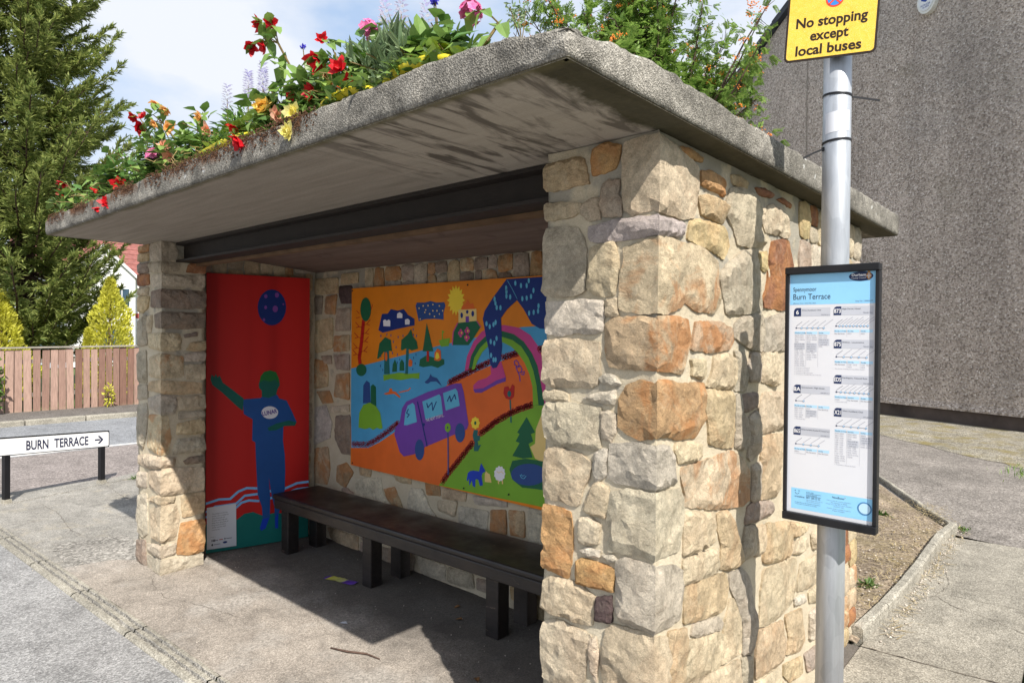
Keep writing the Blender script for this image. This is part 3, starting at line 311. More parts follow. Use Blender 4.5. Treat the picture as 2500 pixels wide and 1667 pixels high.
('painted_flower','dkgreen',5,[[-1.893,1.097,-1.895,1.09,-1.9,1.085,-1.906,1.085,-1.911,1.088,-1.913,1.095,-1.911,1.103,-1.906,1.107,-1.9,1.108,-1.895,1.104]]),
('painted_tree','dkgreen',3,[[-1.488,1.171,-1.423,1.089,-1.454,1.076,-1.437,1.036,-1.471,1.018,-1.44,0.943,-1.513,0.928,-1.595,0.932,-1.539,1.015,-1.57,1.021,-1.54,1.067,-1.559,1.074]]),
('painted_pond','dkgreen',3,[[-1.617,0.847,-1.594,0.903,-1.495,0.929,-1.398,0.932,-1.292,0.917,-1.291,0.794,-1.42,0.766,-1.517,0.758,-1.593,0.793]]),
('painted_pond','dkblue',4,[[-1.336,0.86,-1.342,0.84,-1.36,0.82,-1.388,0.802,-1.425,0.787,-1.466,0.777,-1.507,0.774,-1.546,0.777,-1.577,0.786,-1.597,0.801,-1.604,0.82,-1.597,0.841,-1.577,0.862,-1.547,0.881,-1.509,0.895,-1.467,0.904,-1.426,0.907,-1.389,0.903,-1.361,0.893,-1.342,0.879]]),
('painted_pond','ltblue',5,[[-1.535,0.83,-1.522,0.812,-1.502,0.81,-1.484,0.829,-1.488,0.831,-1.504,0.813,-1.519,0.815,-1.531,0.832],[-1.525,0.833,-1.512,0.823,-1.497,0.833,-1.5,0.835,-1.511,0.826,-1.521,0.836]]),
('painted_donkey','blue2',3,[[-1.976,0.729,-1.966,0.776,-1.945,0.792,-1.916,0.799,-1.867,0.801,-1.86,0.83,-1.85,0.854,-1.836,0.838,-1.812,0.809,-1.838,0.795,-1.846,0.774,-1.834,0.721,-1.859,0.712,-1.874,0.75,-1.899,0.746,-1.901,0.697,-1.921,0.702,-1.93,0.736,-1.951,0.699,-1.956,0.747,-1.966,0.725]]),
('painted_cat','cream',3,[[-1.818,0.793,-1.808,0.812,-1.794,0.802,-1.775,0.797,-1.761,0.748,-1.818,0.744]]),
('painted_sheep','white',3,[[-1.648,0.819,-1.656,0.806,-1.655,0.791,-1.668,0.784,-1.674,0.77,-1.688,0.771,-1.701,0.762,-1.711,0.771,-1.725,0.77,-1.729,0.784,-1.74,0.791,-1.736,0.806,-1.741,0.819,-1.729,0.829,-1.726,0.844,-1.712,0.847,-1.702,0.859,-1.689,0.854,-1.675,0.859,-1.668,0.847,-1.655,0.844,-1.656,0.829]]),
('painted_sheep','cream',4,[[-1.71,0.77,-1.699,0.772,-1.697,0.75,-1.707,0.748],[-1.677,0.775,-1.667,0.777,-1.665,0.755,-1.675,0.753],[-1.719,0.821,-1.7,0.814,-1.682,0.826,-1.666,0.815,-1.662,0.818,-1.681,0.83,-1.7,0.818,-1.716,0.825]]),
]
GARLAND=[-3.168,0.813,-3.18,0.802,-3.2,0.809,-3.196,0.821,-3.178,0.826,-3.128,0.815,-3.153,0.807,-3.16,0.818,-3.146,0.829,-3.135,0.829,-3.089,0.817,-3.103,0.81,-3.118,0.815,-3.116,0.828,-3.095,0.833,-3.054,0.817,-3.072,0.814,-3.08,0.826,-3.066,0.837,-3.056,0.837,-3.01,0.828,-3.03,0.818,-3.041,0.829,-3.026,0.841,-3.01,0.836,-2.974,0.84,-2.994,0.827,-3.005,0.838,-2.996,0.849,-2.982,0.851,-2.944,0.851,-2.954,0.844,-2.973,0.857,-2.959,0.866,-2.946,0.864,-2.912,0.868,-2.935,0.86,-2.942,0.868,-2.928,0.882,-2.913,0.877,-2.882,0.881,-2.897,0.874,-2.911,0.883,-2.903,0.895,-2.889,0.897,-2.853,0.899,-2.874,0.89,-2.88,0.893,-2.879,0.907,-2.855,0.909,-2.827,0.914,-2.844,0.904,-2.856,0.912,-2.85,0.925,-2.827,0.92,-2.801,0.93,-2.816,0.919,-2.829,0.925,-2.82,0.942,-2.807,0.941,-2.776,0.943,-2.796,0.935,-2.804,0.941,-2.795,0.956,-2.776,0.951,-2.749,0.961,-2.76,0.95,-2.777,0.955,-2.767,0.972,-2.752,0.969,-2.724,0.974,-2.739,0.964,-2.752,0.969,-2.746,0.985,-2.734,0.987,-2.702,0.984,-2.721,0.98,-2.727,0.992,-2.717,1.001,-2.7,0.995,-2.674,1.006,-2.688,0.993,-2.702,1.007,-2.691,1.016,-2.679,1.014,-2.655,1.011,-2.668,1.008,-2.678,1.02,-2.673,1.027,-2.657,1.03,-2.128,1.332,-2.137,1.326,-2.151,1.333,-2.139,1.346,-2.132,1.345,-2.104,1.346,-2.113,1.336,-2.127,1.341,-2.118,1.356,-2.108,1.354,-2.081,1.353,-2.09,1.346,-2.104,1.358,-2.098,1.364,-2.087,1.365,-2.057,1.365,-2.066,1.355,-2.08,1.36,-2.072,1.375,-2.064,1.375,-2.034,1.375,-2.048,1.364,-2.057,1.37,-2.046,1.385,-2.041,1.384,-2.013,1.379,-2.028,1.375,-2.035,1.381,-2.023,1.394,-2.015,1.392,-1.989,1.392,-2.001,1.383,-2.01,1.387,-2.006,1.402,-1.994,1.402,-1.97,1.395,-1.983,1.394,-1.989,1.401,-1.987,1.409,-1.972,1.412,-1.944,1.41,-1.954,1.402,-1.966,1.408,-1.956,1.422,-1.95,1.421,-1.92,1.421,-1.938,1.413,-1.943,1.42,-1.931,1.432,-1.924,1.429,-1.902,1.423,-1.913,1.421,-1.92,1.432,-1.911,1.44,-1.901,1.438,-1.875,1.439,-1.885,1.43,-1.897,1.442,-1.887,1.45,-1.876,1.443,-1.853,1.446,-1.867,1.439,-1.874,1.45,-1.867,1.458,-1.853,1.453,-1.831,1.453,-1.845,1.448,-1.852,1.458,-1.848,1.465,-1.831,1.461,-1.812,1.459,-1.816,1.457,-1.829,1.47,-1.819,1.476,-1.81,1.472,-1.786,1.475,-1.803,1.467,-1.806,1.47,-1.796,1.485,-1.788,1.481,-1.663,1.51,-1.672,1.501,-1.684,1.51,-1.678,1.519,-1.665,1.515,-1.644,1.509,-1.649,1.507,-1.658,1.51,-1.65,1.526,-1.647,1.525,-1.62,1.515,-1.624,1.513,-1.637,1.523,-1.628,1.531,-1.617,1.526,-1.594,1.523,-1.608,1.52,-1.612,1.524,-1.606,1.537,-1.597,1.536,-1.573,1.526,-1.584,1.525,-1.59,1.532,-1.584,1.542,-1.577,1.543,-1.547,1.539,-1.559,1.53,-1.567,1.538,-1.558,1.549,-1.549,1.545,-1.384,1.564,-1.394,1.555,-1.403,1.566,-1.397,1.573,-1.391,1.573,-1.364,1.563,-1.374,1.562,-1.378,1.565,-1.374,1.578,-1.364,1.577,-1.34,1.568,-1.346,1.566,-1.355,1.571,-1.351,1.583,-1.338,1.578,-2.184,0.687,-2.194,0.676,-2.209,0.684,-2.197,0.696,-2.187,0.695,-2.167,0.704,-2.185,0.697,-2.191,0.707,-2.188,0.712,-2.167,0.713,-2.149,0.728,-2.161,0.718,-2.173,0.728,-2.167,0.736,-2.15,0.734,-2.131,0.747,-2.15,0.737,-2.154,0.741,-2.152,0.753,-2.135,0.756,-2.115,0.763,-2.129,0.754,-2.138,0.766,-2.129,0.775,-2.122,0.775,-2.098,0.781,-2.112,0.772,-2.121,0.779,-2.112,0.792,-2.1,0.791,-2.08,0.8,-2.091,0.789,-2.104,0.8,-2.099,0.807,-2.081,0.806,-2.068,0.809,-2.079,0.806,-2.087,0.815,-2.079,0.826,-2.068,0.826,-2.051,0.827,-2.06,0.823,-2.07,0.835,-2.065,0.841,-2.047,0.839,-2.033,0.845,-2.045,0.84,-2.053,0.847,-2.05,0.857,-2.031,0.857,-2.014,0.866,-2.029,0.858,-2.035,0.861,-2.034,0.873,-2.02,0.878,-2.0,0.878,-2.006,0.875,-2.019,0.886,-2.015,0.892,-1.999,0.892,-1.981,0.899,-1.995,0.891,-2.002,0.895,-1.998,0.909,-1.981,0.906,-1.964,0.918,-1.979,0.908,-1.986,0.914,-1.982,0.925,-1.972,0.928,-1.947,0.936,-1.966,0.926,-1.97,0.935,-1.961,0.944,-1.949,0.94,-1.936,0.944,-1.941,0.941,-1.954,0.949,-1.948,0.96,-1.934,0.958,-1.92,0.96,-1.931,0.958,-1.937,0.97,-1.935,0.973,-1.917,0.974,-1.845,1.033,-1.858,1.029,-1.865,1.037,-1.855,1.048,-1.847,1.047,-1.828,1.044,-1.835,1.041,-1.846,1.05,-1.835,1.061,-1.825,1.057,-1.805,1.062,-1.815,1.054,-1.826,1.06,-1.819,1.073,-1.805,1.067,-1.79,1.069,-1.798,1.066,-1.808,1.073,-1.798,1.086,-1.791,1.085,-1.768,1.085,-1.775,1.079,-1.788,1.083,-1.783,1.097,-1.769,1.095,-1.751,1.096,-1.76,1.091,-1.77,1.103,-1.763,1.11,-1.755,1.11,-1.731,1.113,-1.748,1.105,-1.752,1.115,-1.742,1.123,-1.733,1.12,-1.713,1.123,-1.721,1.116,-1.733,1.121,-1.731,1.132,-1.713,1.129,-1.697,1.129,-1.709,1.127,-1.713,1.131,-1.711,1.143,-1.698,1.145,-1.677,1.139,-1.682,1.137,-1.694,1.147,-1.686,1.156,-1.676,1.154,-1.657,1.149,-1.662,1.147,-1.673,1.155,-1.67,1.163,-1.659,1.166,-1.632,1.167,-1.643,1.157,-1.652,1.161,-1.651,1.172,-1.633,1.17,-1.613,1.175,-1.628,1.168,-1.633,1.177,-1.625,1.186,-1.614,1.183,-1.596,1.179,-1.608,1.178,-1.613,1.187,-1.606,1.195,-1.594,1.193,-1.575,1.191,-1.585,1.187,-1.593,1.195,-1.59,1.203,-1.573,1.201,-1.553,1.202,-1.559,1.196,-1.571,1.2,-1.562,1.215,-1.556,1.214,-1.531,1.21,-1.543,1.204,-1.55,1.214,-1.546,1.22,-1.533,1.221,-1.509,1.218,-1.515,1.212,-1.528,1.222,-1.526,1.226,-1.509,1.224,-1.487,1.228,-1.495,1.219,-1.506,1.23,-1.498,1.237,-1.492,1.237,-1.467,1.231,-1.477,1.226,-1.485,1.236,-1.482,1.242,-1.466,1.24,-1.449,1.236,-1.458,1.234,-1.463,1.245,-1.454,1.252,-1.448,1.251]
MURAL_BOARD=[-3.227,1.984,-1.305,1.974,-1.289,0.671,-1.418,0.671,-1.776,0.662,-2.237,0.656,-3.213,0.65]
FIGURE=[
('painted_ball','navy',2,[[0.572,1.843,0.568,1.807,0.557,1.773,0.54,1.743,0.518,1.721,0.492,1.706,0.465,1.701,0.437,1.705,0.412,1.719,0.39,1.74,0.373,1.768,0.363,1.801,0.359,1.837,0.362,1.872,0.373,1.906,0.389,1.935,0.411,1.958,0.436,1.973,0.463,1.979,0.491,1.975,0.517,1.962,0.539,1.941,0.557,1.913,0.568,1.879]]),
('painted_ball','violet',3,[[0.431,1.924,0.429,1.914,0.422,1.908,0.415,1.908,0.409,1.914,0.406,1.923,0.408,1.933,0.415,1.939,0.422,1.939,0.429,1.933],[0.517,1.937,0.514,1.925,0.506,1.918,0.496,1.917,0.489,1.924,0.486,1.936,0.488,1.948,0.496,1.956,0.506,1.956,0.514,1.949],[0.428,1.839,0.426,1.83,0.421,1.825,0.414,1.825,0.409,1.83,0.407,1.838,0.409,1.846,0.414,1.852,0.421,1.852,0.426,1.847],[0.51,1.83,0.506,1.814,0.496,1.804,0.483,1.804,0.473,1.813,0.469,1.829,0.473,1.844,0.483,1.854,0.495,1.854,0.506,1.845],[0.415,1.744,0.413,1.736,0.408,1.732,0.403,1.732,0.398,1.736,0.396,1.743,0.398,1.75,0.403,1.755,0.408,1.755,0.413,1.751],[0.557,1.867,0.556,1.862,0.553,1.859,0.549,1.859,0.546,1.862,0.544,1.867,0.546,1.872,0.549,1.875,0.553,1.875,0.556,1.872]]),
('painted_figure','skyblue',2,[[-0.016,0.377,0.09,0.396,0.171,0.39,0.231,0.438,0.288,0.456,0.378,0.441,0.378,0.459,0.285,0.474,0.222,0.454,0.165,0.407,0.087,0.413,-0.02,0.394],[-0.015,0.316,0.069,0.346,0.126,0.346,0.216,0.349,0.275,0.4,0.379,0.401,0.377,0.419,0.269,0.417,0.209,0.366,0.123,0.363,0.064,0.363,-0.021,0.332],[-0.015,0.277,0.113,0.304,0.213,0.318,0.254,0.351,0.303,0.36,0.378,0.345,0.379,0.362,0.301,0.378,0.245,0.367,0.206,0.335,0.108,0.321,-0.02,0.294],[0.441,0.409,0.575,0.417,0.666,0.447,0.757,0.448,0.755,0.467,0.661,0.465,0.57,0.435,0.438,0.427],[0.443,0.352,0.569,0.371,0.666,0.4,0.757,0.398,0.755,0.417,0.661,0.418,0.564,0.389,0.438,0.37]]),
('painted_ground','teal2',2,[[-0.024,0.013,-0.025,0.233,0.213,0.234,0.272,0.273,0.333,0.277,0.402,0.238,0.504,0.247,0.616,0.214,0.754,0.185,0.755,-0.009,0.349,-0.002]]),
('painted_figure','bluefig',3,[[0.254,1.139,0.382,1.144,0.405,1.163,0.507,1.164,0.523,1.134,0.579,1.115,0.62,1.03,0.657,0.945,0.645,0.916,0.556,0.919,0.553,0.805,0.568,0.689,0.572,0.557,0.567,0.361,0.523,0.236,0.517,0.122,0.496,0.125,0.491,0.289,0.468,0.39,0.447,0.531,0.459,0.375,0.457,0.213,0.441,0.199,0.402,0.221,0.397,0.303,0.366,0.404,0.354,0.614,0.346,0.807,0.323,0.824,0.326,0.984,0.262,1.028]]),
('painted_shoe','blue2',4,[[0.382,0.144,0.402,0.213,0.453,0.214,0.426,0.137,0.395,0.122],[0.496,0.207,0.519,0.244,0.52,0.122,0.498,0.125]]),
('painted_arm','teal3',4,[[0.029,1.296,0.037,1.334,0.056,1.315,0.066,1.337,0.077,1.31,0.092,1.325,0.114,1.27,0.165,1.229,0.261,1.146,0.254,1.052,0.209,1.094,0.107,1.2,0.042,1.257],[0.437,0.912,0.5,0.94,0.596,0.958,0.657,0.94,0.645,0.913,0.564,0.916,0.5,0.888,0.445,0.887]]),
('painted_head','teal3',4,[[0.393,1.153,0.391,1.201,0.373,1.218,0.369,1.25,0.378,1.285,0.404,1.34,0.451,1.354,0.498,1.338,0.519,1.289,0.527,1.239,0.507,1.2,0.5,1.164,0.444,1.141]]),
('painted_hair','hair',5,[[0.379,1.261,0.381,1.309,0.412,1.345,0.454,1.354,0.495,1.34,0.517,1.297,0.517,1.248,0.495,1.281,0.451,1.266,0.405,1.281]]),
('painted_badge','white',4,[[0.515,1.025,0.513,1.011,0.505,0.999,0.494,0.989,0.479,0.983,0.462,0.98,0.444,0.981,0.427,0.986,0.412,0.995,0.4,1.006,0.393,1.019,0.39,1.032,0.393,1.046,0.4,1.058,0.412,1.068,0.426,1.074,0.443,1.077,0.461,1.076,0.478,1.071,0.493,1.063,0.505,1.052,0.513,1.039]]),
]
BLOOMS_DATA=[('red', -3.934, -0.5, 2.578, 0.04),
('red', -3.934, -0.5, 2.513, 0.04),
('red', -3.237, -0.5, 2.436, 0.04),
('red', -3.002, -0.56, 2.297, 0.04),
('red', -2.867, -0.56, 2.313, 0.04),
('red', -2.908, -0.5, 2.419, 0.04),
('red', -2.706, -0.5, 2.73, 0.03),
('red', -2.567, -0.5, 2.705, 0.03),
('red', -2.619, -0.5, 2.665, 0.03),
('red', -1.608, -0.5, 2.459, 0.03),
('red', -1.395, -0.58, 2.342, 0.045),
('orange', -2.417, -0.5, 2.74, 0.03),
('orange', -2.247, -0.5, 2.589, 0.03),
('orange', -2.416, -0.5, 2.639, 0.03),
('orange', -1.919, -0.5, 2.563, 0.03),
('orange', -2.293, -0.5, 2.679, 0.03),
('salmon', -2.254, -0.5, 2.454, 0.03),
('salmon', -1.85, -0.5, 2.495, 0.03),
('salmon', -2.31, -0.5, 2.511, 0.03),
('salmon', -1.267, -0.5, 2.429, 0.03),
('gold', -1.332, -0.52, 2.466, 0.05),
('pinkball', -2.414, -0.5, 2.478, 0.045),
('red', -1.405, -0.5, 2.801, 0.028),
('red', -1.323, -0.5, 2.783, 0.028),
('red', -1.466, -0.5, 2.734, 0.028),
('red', -1.367, -0.5, 2.704, 0.028),
('red', -1.023, -0.5, 2.569, 0.032),
('red', -0.989, -0.5, 2.526, 0.032),
('red', -0.879, -0.5, 2.501, 0.032),
('red', -0.895, -0.5, 2.442, 0.032),
('red', -1.048, -0.5, 2.457, 0.032),
('red', -0.824, -0.5, 2.446, 0.02),
('red', -0.854, -0.5, 2.418, 0.02),
('red', -1.171, -0.5, 2.477, 0.02),
('red', -0.979, -0.5, 2.622, 0.02),
('red', -0.715, -0.42, 2.562, 0.025),
('scarlet', -0.522, -0.5, 2.425, 0.03),
('pinkball', -0.38, -0.4, 2.553, 0.036),
('pinkball', -0.893, -0.38, 2.668, 0.036),
('yellow', -1.067, -0.55, 2.38, 0.042),
('gold', -1.336, -0.52, 2.475, 0.036),
('salmon', -1.193, -0.54, 2.403, 0.03),
('yellow', -1.052, -0.58, 2.309, 0.032),
('blue', -0.592, -0.42, 2.556, 0.01),
('blue', -0.528, -0.42, 2.515, 0.01),
('blue', -0.535, -0.42, 2.487, 0.01),
('blue', -0.507, -0.42, 2.618, 0.01),
('blue', -0.515, -0.42, 2.622, 0.01),
('blue', -1.232, -0.42, 2.69, 0.01),
('spike', -0.823, -0.36, 2.697, 0.05),
('spike', -0.74, -0.36, 2.686, 0.05),
('spike', -1.645, -0.36, 2.704, 0.05),
('spike', -1.772, -0.36, 2.704, 0.05),
('spike', -0.617, -0.36, 2.617, 0.05),
('spike', -1.769, -0.36, 2.693, 0.05),
('spike', -1.64, -0.36, 2.675, 0.05),
('spike', -1.967, -0.36, 2.692, 0.05)]
OUTLINE=[(-4.486, 2.62), (-3.811, 2.608), (-3.048, 2.673), (-2.855, 2.776), (-2.452, 2.713), (-2.107, 2.668), (-1.729, 2.611), (-1.545, 2.604), (-1.411, 2.698), (-1.254, 2.704), (-1.082, 2.693), (-0.925, 2.662), (-0.737, 2.626), (-0.529, 2.575), (-0.453, 2.539), (-0.399, 2.479), (-0.372, 2.441)]
# ------------------------------------------------------------------ helpers
def tag(o, label=None, cat=None, group=None, kind=None):
    if label: o['label'] = label
    if cat: o['category'] = cat
    if group: o['group'] = group
    if kind: o['kind'] = kind
    return o

def empty(name, loc=(0, 0, 0), label=None, cat=None, group=None):
    o = bpy.data.objects.new(name, None)
    C.objects.link(o)
    o.location = loc
    o.empty_display_size = .1
    return tag(o, label, cat, group)

def link(name, me, m=None, parent=None):
    o = bpy.data.objects.new(name, me)
    C.objects.link(o)
    if m is not None:
        for q in (m if isinstance(m, (list, tuple)) else [m]): me.materials.append(q)
    if parent is not None:
        o.parent = parent
        if parent.type == 'EMPTY' and parent.location.length > 0:
            o.matrix_parent_inverse = Matrix.Translation(-parent.location)
    return o

def obj(name, verts, faces, m=None, parent=None, smooth=False, mi=None):
    me = bpy.data.meshes.new(name)
    me.from_pydata([tuple(v) for v in verts], [], faces)
    if smooth: me.polygons.foreach_set('use_smooth', [True] * len(me.polygons))
    o = link(name, me, m, parent)
    if mi is not None: me.polygons.foreach_set('material_index', mi)
    return o

def bobj(name, bm, m=None, parent=None, smooth=False):
    me = bpy.data.meshes.new(name)
    bm.to_mesh(me); bm.free()
    if smooth: me.polygons.foreach_set('use_smooth', [True] * len(me.polygons))
    return link(name, me, m, parent)

def bx(bm, x0, x1, y0, y1, z0, z1, bevel=0, M=None):
    r = bmesh.ops.create_cube(bm, size=1)
    vs_ = r['verts']
    for v in vs_:
        v.co = Vector(((x0 + x1) / 2 + v.co.x * (x1 - x0), (y0 + y1) / 2 + v.co.y * (y1 - y0), (z0 + z1) / 2 + v.co.z * (z1 - z0)))
    if bevel:
        es = list({e for v in vs_ for e in v.link_edges})
        nb = bmesh.ops.bevel(bm, geom=es, offset=bevel, segments=2, affect='EDGES', profile=.5)
        vs_ = nb['verts']
    if M is not None:
        for v in vs_: v.co = M @ v.co
    return vs_

def tube(verts, faces, pts, radii, n=8, cap=True):
    """append a tapered tube along pts"""
    base = len(verts)
    for i, p in enumerate(pts):
        p = Vector(p)
        a = Vector(pts[max(0, i - 1)]); b = Vector(pts[min(len(pts) - 1, i + 1)])
        d = (b - a)
        d = d.normalized() if d.length > 1e-9 else Vector((0, 0, 1))
        t = d.cross(Vector((0, 0, 1)))
        if t.length < 1e-3: t = Vector((1, 0, 0))
        t.normalize(); s = d.cross(t)
        r = radii[i] if isinstance(radii, (list, tuple)) else radii
        for k in range(n):
            an = 2 * math.pi * k / n
            verts.append(p + (t * math.cos(an) + s * math.sin(an)) * r)
    for i in range(len(pts) - 1):
        for k in range(n):
            a = base + i * n + k; b = base + i * n + (k + 1) % n
            faces.append((a, b, b + n, a + n))
    if cap:
        faces.append(tuple(base + k for k in range(n))[::-1])
        faces.append(tuple(base + (len(pts) - 1) * n + k for k in range(n)))

MATS = {}
class NM:
    """tiny node-material helper"""
    def __init__(s, name, rough=.8, metal=0, spec=.3):
        s.m = bpy.data.materials.new(name); s.m.use_nodes = True
        s.n, s.l = s.m.node_tree.nodes, s.m.node_tree.links
        s.b = s.n['Principled BSDF']
        s.b.inputs['Roughness'].default_value = rough
        s.b.inputs['Metallic'].default_value = metal
        s.b.inputs['Specular IOR Level'].default_value = spec
        s.tc = s.n.new('ShaderNodeTexCoord')
        MATS[name] = s.m
    def vec(s, scale=(1, 1, 1), src='Object', rot=(0, 0, 0)):
        mp = s.n.new('ShaderNodeMapping'); mp.inputs['Scale'].default_value = scale; mp.inputs['Rotation'].default_value = rot
        s.l.new(s.tc.outputs[src], mp.inputs['Vector']); return mp.outputs[0]
    def noise(s, scale, detail=4, rough=.55, vec=None, dist=0):
        t = s.n.new('ShaderNodeTexNoise'); t.inputs['Scale'].default_value = scale; t.inputs['Detail'].default_value = detail
        t.inputs['Roughness'].default_value = rough; t.inputs['Distortion'].default_value = dist
        s.l.new(vec if vec is not None else s.tc.outputs['Object'], t.inputs['Vector']); return t.outputs['Fac']
    def vor(s, scale, out='Color', vec=None, feat='F1'):
        t = s.n.new('ShaderNodeTexVoronoi'); t.inputs['Scale'].default_value = scale; t.feature = feat
        s.l.new(vec if vec is not None else s.tc.outputs['Object'], t.inputs['Vector']); return t.outputs[out]
    def ramp(s, fac, stops, const=False):
        r = s.n.new('ShaderNodeValToRGB'); e = r.color_ramp
        if const: e.interpolation = 'CONSTANT'
        while len(e.elements) < len(stops): e.elements.new(.5)
        for el, (p, c) in zip(e.elements, stops):
            el.position = p; el.color = (c, c, c, 1) if isinstance(c, (int, float)) else tuple(c) + (1,)
        s.l.new(fac, r.inputs['Fac']); return r.outputs['Color']
    def mix(s, fac, a, b, mode='MIX'):
        x = s.n.new('ShaderNodeMixRGB'); x.blend_type = mode
        for k_, v in enumerate((fac, a, b)):
            sock = x.inputs[k_]
            if isinstance(v, (int, float)): sock.default_value = v if k_ == 0 else (v, v, v, 1)
            elif isinstance(v, tuple): sock.default_value = v + (1,)
            else: s.l.new(v, sock)
        return x.outputs[0]
    def math(s, op, a, b=0):
        x = s.n.new('ShaderNodeMath'); x.operation = op
        for sock, v in ((x.inputs[0], a), (x.inputs[1], b)):
            if isinstance(v, (int, float)): sock.default_value = v
            else: s.l.new(v, sock)
        return x.outputs[0]
    def sep(s, src='Object'):
        x = s.n.new('ShaderNodeSeparateXYZ'); s.l.new(s.tc.outputs[src], x.inputs[0]); return x.outputs
    def color(s, c):
        if isinstance(c, tuple): s.b.inputs['Base Color'].default_value = c + (1,)
        else: s.l.new(c, s.b.inputs['Base Color'])
    def rough(s, c): s.l.new(c, s.b.inputs['Roughness'])
    def bump(s, h, strength=.5, dist=.01):
        b = s.n.new('ShaderNodeBump'); b.inputs['Strength'].default_value = strength; b.inputs['Distance'].default_value = dist
        s.l.new(h, b.inputs['Height'])
        prev = s.b.inputs['Normal'].links
        if prev: s.l.new(prev[0].from_socket, b.inputs['Normal'])
        s.l.new(b.outputs[0], s.b.inputs['Normal'])

def flat(name, col, rough=.7, metal=0, spec=.3, var=.12, vs_=8.0, bump=0, bs=60):
    q = NM(name, rough, metal, spec)
    f = q.noise(vs_, 5, .6)
    lo = tuple(max(0, c * (1 - var)) for c in col); hi = tuple(min(1, c * (1 + var)) for c in col)
    q.color(q.ramp(f, [(.3, lo), (.7, hi)]))
    if bump: q.bump(q.noise(bs, 4), bump, .01)
    return q.m

# ------------------------------------------------------------------ materials
# sandstone; the stone's own colour is on the object (alpha = how rusty it is)
q = NM('sandstone', .9, 0, .2)
oi = q.n.new('ShaderNodeObjectInfo')
n1 = q.noise(9, 6, .62); n2 = q.noise(42, 6, .7); n3 = q.noise(260, 3, .7); n4 = q.noise(5.5, 5, .66, dist=.8)
base = q.mix(1.0, oi.outputs['Color'], q.ramp(n1, [(.28, .70), (.72, 1.24)]), 'MULTIPLY')
base = q.mix(1.0, base, q.ramp(n2, [(.30, .72), (.52, 1.0), (.70, 1.15)]), 'MULTIPLY')
base = q.mix(1.0, base, q.ramp(n3, [(.30, .74), (.70, 1.2)]), 'MULTIPLY')
rust = q.math('MULTIPLY', q.ramp(n4, [(.47, 0.0), (.58, 1.0)]), oi.outputs['Alpha'])
base = q.mix(rust, base, q.mix(n2, (.38, .14, .045), (.56, .29, .12)))
pale = q.math('MULTIPLY', q.ramp(q.noise(14, 6, .7, dist=1.2), [(.54, 0.0), (.74, 1.0)]), .28)
base = q.mix(pale, base, (.56, .49, .38))
q.color(base)
q.bump(q.noise(24, 9, .76, dist=.9), 1.0, .017)
q.bump(q.noise(95, 6, .7), .8, .006)
q.bump(n3, .5, .003)
SAND = q.m

q = NM('mortar', .93, 0, .15)
n1 = q.noise(6, 5); n2 = q.noise(330, 3, .7); n3 = q.noise(48, 5, .65)
c = q.ramp(n1, [(.3, (.49, .415, .295)), (.7, (.59, .515, .385))])
c = q.mix(1.0, c, q.ramp(n2, [(.3, .80), (.7, 1.15)]), 'MULTIPLY')
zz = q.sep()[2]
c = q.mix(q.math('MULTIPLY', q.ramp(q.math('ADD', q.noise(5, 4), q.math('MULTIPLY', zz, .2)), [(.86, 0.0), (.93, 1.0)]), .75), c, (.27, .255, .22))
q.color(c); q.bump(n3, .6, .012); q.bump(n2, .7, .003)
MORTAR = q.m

def concrete(name, cols, agg=150, dark=.35, bump=.6, moss=None, gran=.5):
    q = NM(name, .92, 0, .2)
    v = q.vor(agg, 'Color')
    g = q.n.new('ShaderNodeRGBToBW'); q.l.new(v, g.inputs[0])
    c = q.ramp(g.outputs[0], [(.12, tuple(x * (1 - gran) for x in cols[0])), (.45, cols[0]), (.7, cols[1]), (.9, tuple(min(.85, x * (1 + gran)) for x in cols[1]))])
    c = q.mix(1.0, c, q.ramp(q.noise(2.2, 6, .62), [(.3, 1 - dark), (.7, 1.12)]), 'MULTIPLY')
    c = q.mix(1.0, c, q.ramp(q.noise(18, 5, .7), [(.3, .82), (.7, 1.12)]), 'MULTIPLY')
    q.color(c)
    q.bump(q.vor(agg, 'Distance'), bump, .008)
    q.bump(q.noise(30, 5, .7), .5, .012)
    q.last = c
    return q

q = concrete('slab_edge', ((.27, .25, .215), (.36, .335, .29)), 230, .42, .6, gran=.34)
q.last = q.mix(1.0, q.last, q.ramp(q.noise(5.5, 7, .72, dist=.5), [(.36, .50), (.56, 1.05)]), 'MULTIPLY')
q.last = q.mix(q.math('MULTIPLY', q.ramp(q.vor(13, 'Distance'), [(.10, 1.0), (.16, 0.0)]), q.ramp(q.noise(3, 3), [(.5, 0.0), (.6, 1.0)])), q.last, (.58, .57, .54))
z = q.sep()
# brown moss caught on the upper part of the street edge, bare elsewhere
mz = q.ramp(z[2], [(.0, 0), (1, 1)])
mossm = q.math('MULTIPLY', q.ramp(q.noise(5.2, 6, .7, dist=.8), [(.47, 0.0), (.58, 1.0)]), q.ramp(q.math('MULTIPLY', q.math('SUBTRACT', z[2], 2.27), 10), [(.25, 0), (.6, 1)]))
mossm = q.math('MULTIPLY', mossm, q.ramp(q.math('MULTIPLY', q.math('ADD', z[0], .75), -4), [(0, 0), (1, 1)]))
q.color(q.mix(mossm, q.last, q.mix(q.noise(60, 4), (.06, .03, .015), (.17, .075, .035))))
SLAB_EDGE = q.m

q = NM('slab_soffit', .85, 0, .25)
z = q.sep()
grain = q.noise(3.2, 6, .65, vec=q.vec((.7, 9, 1)))
c = q.ramp(grain, [(.28, (.235, .205, .17)), (.72, (.335, .295, .25))])
c = q.mix(1.0, c, q.ramp(q.noise(120, 4, .7), [(.3, .88), (.7, 1.1)]), 'MULTIPLY')
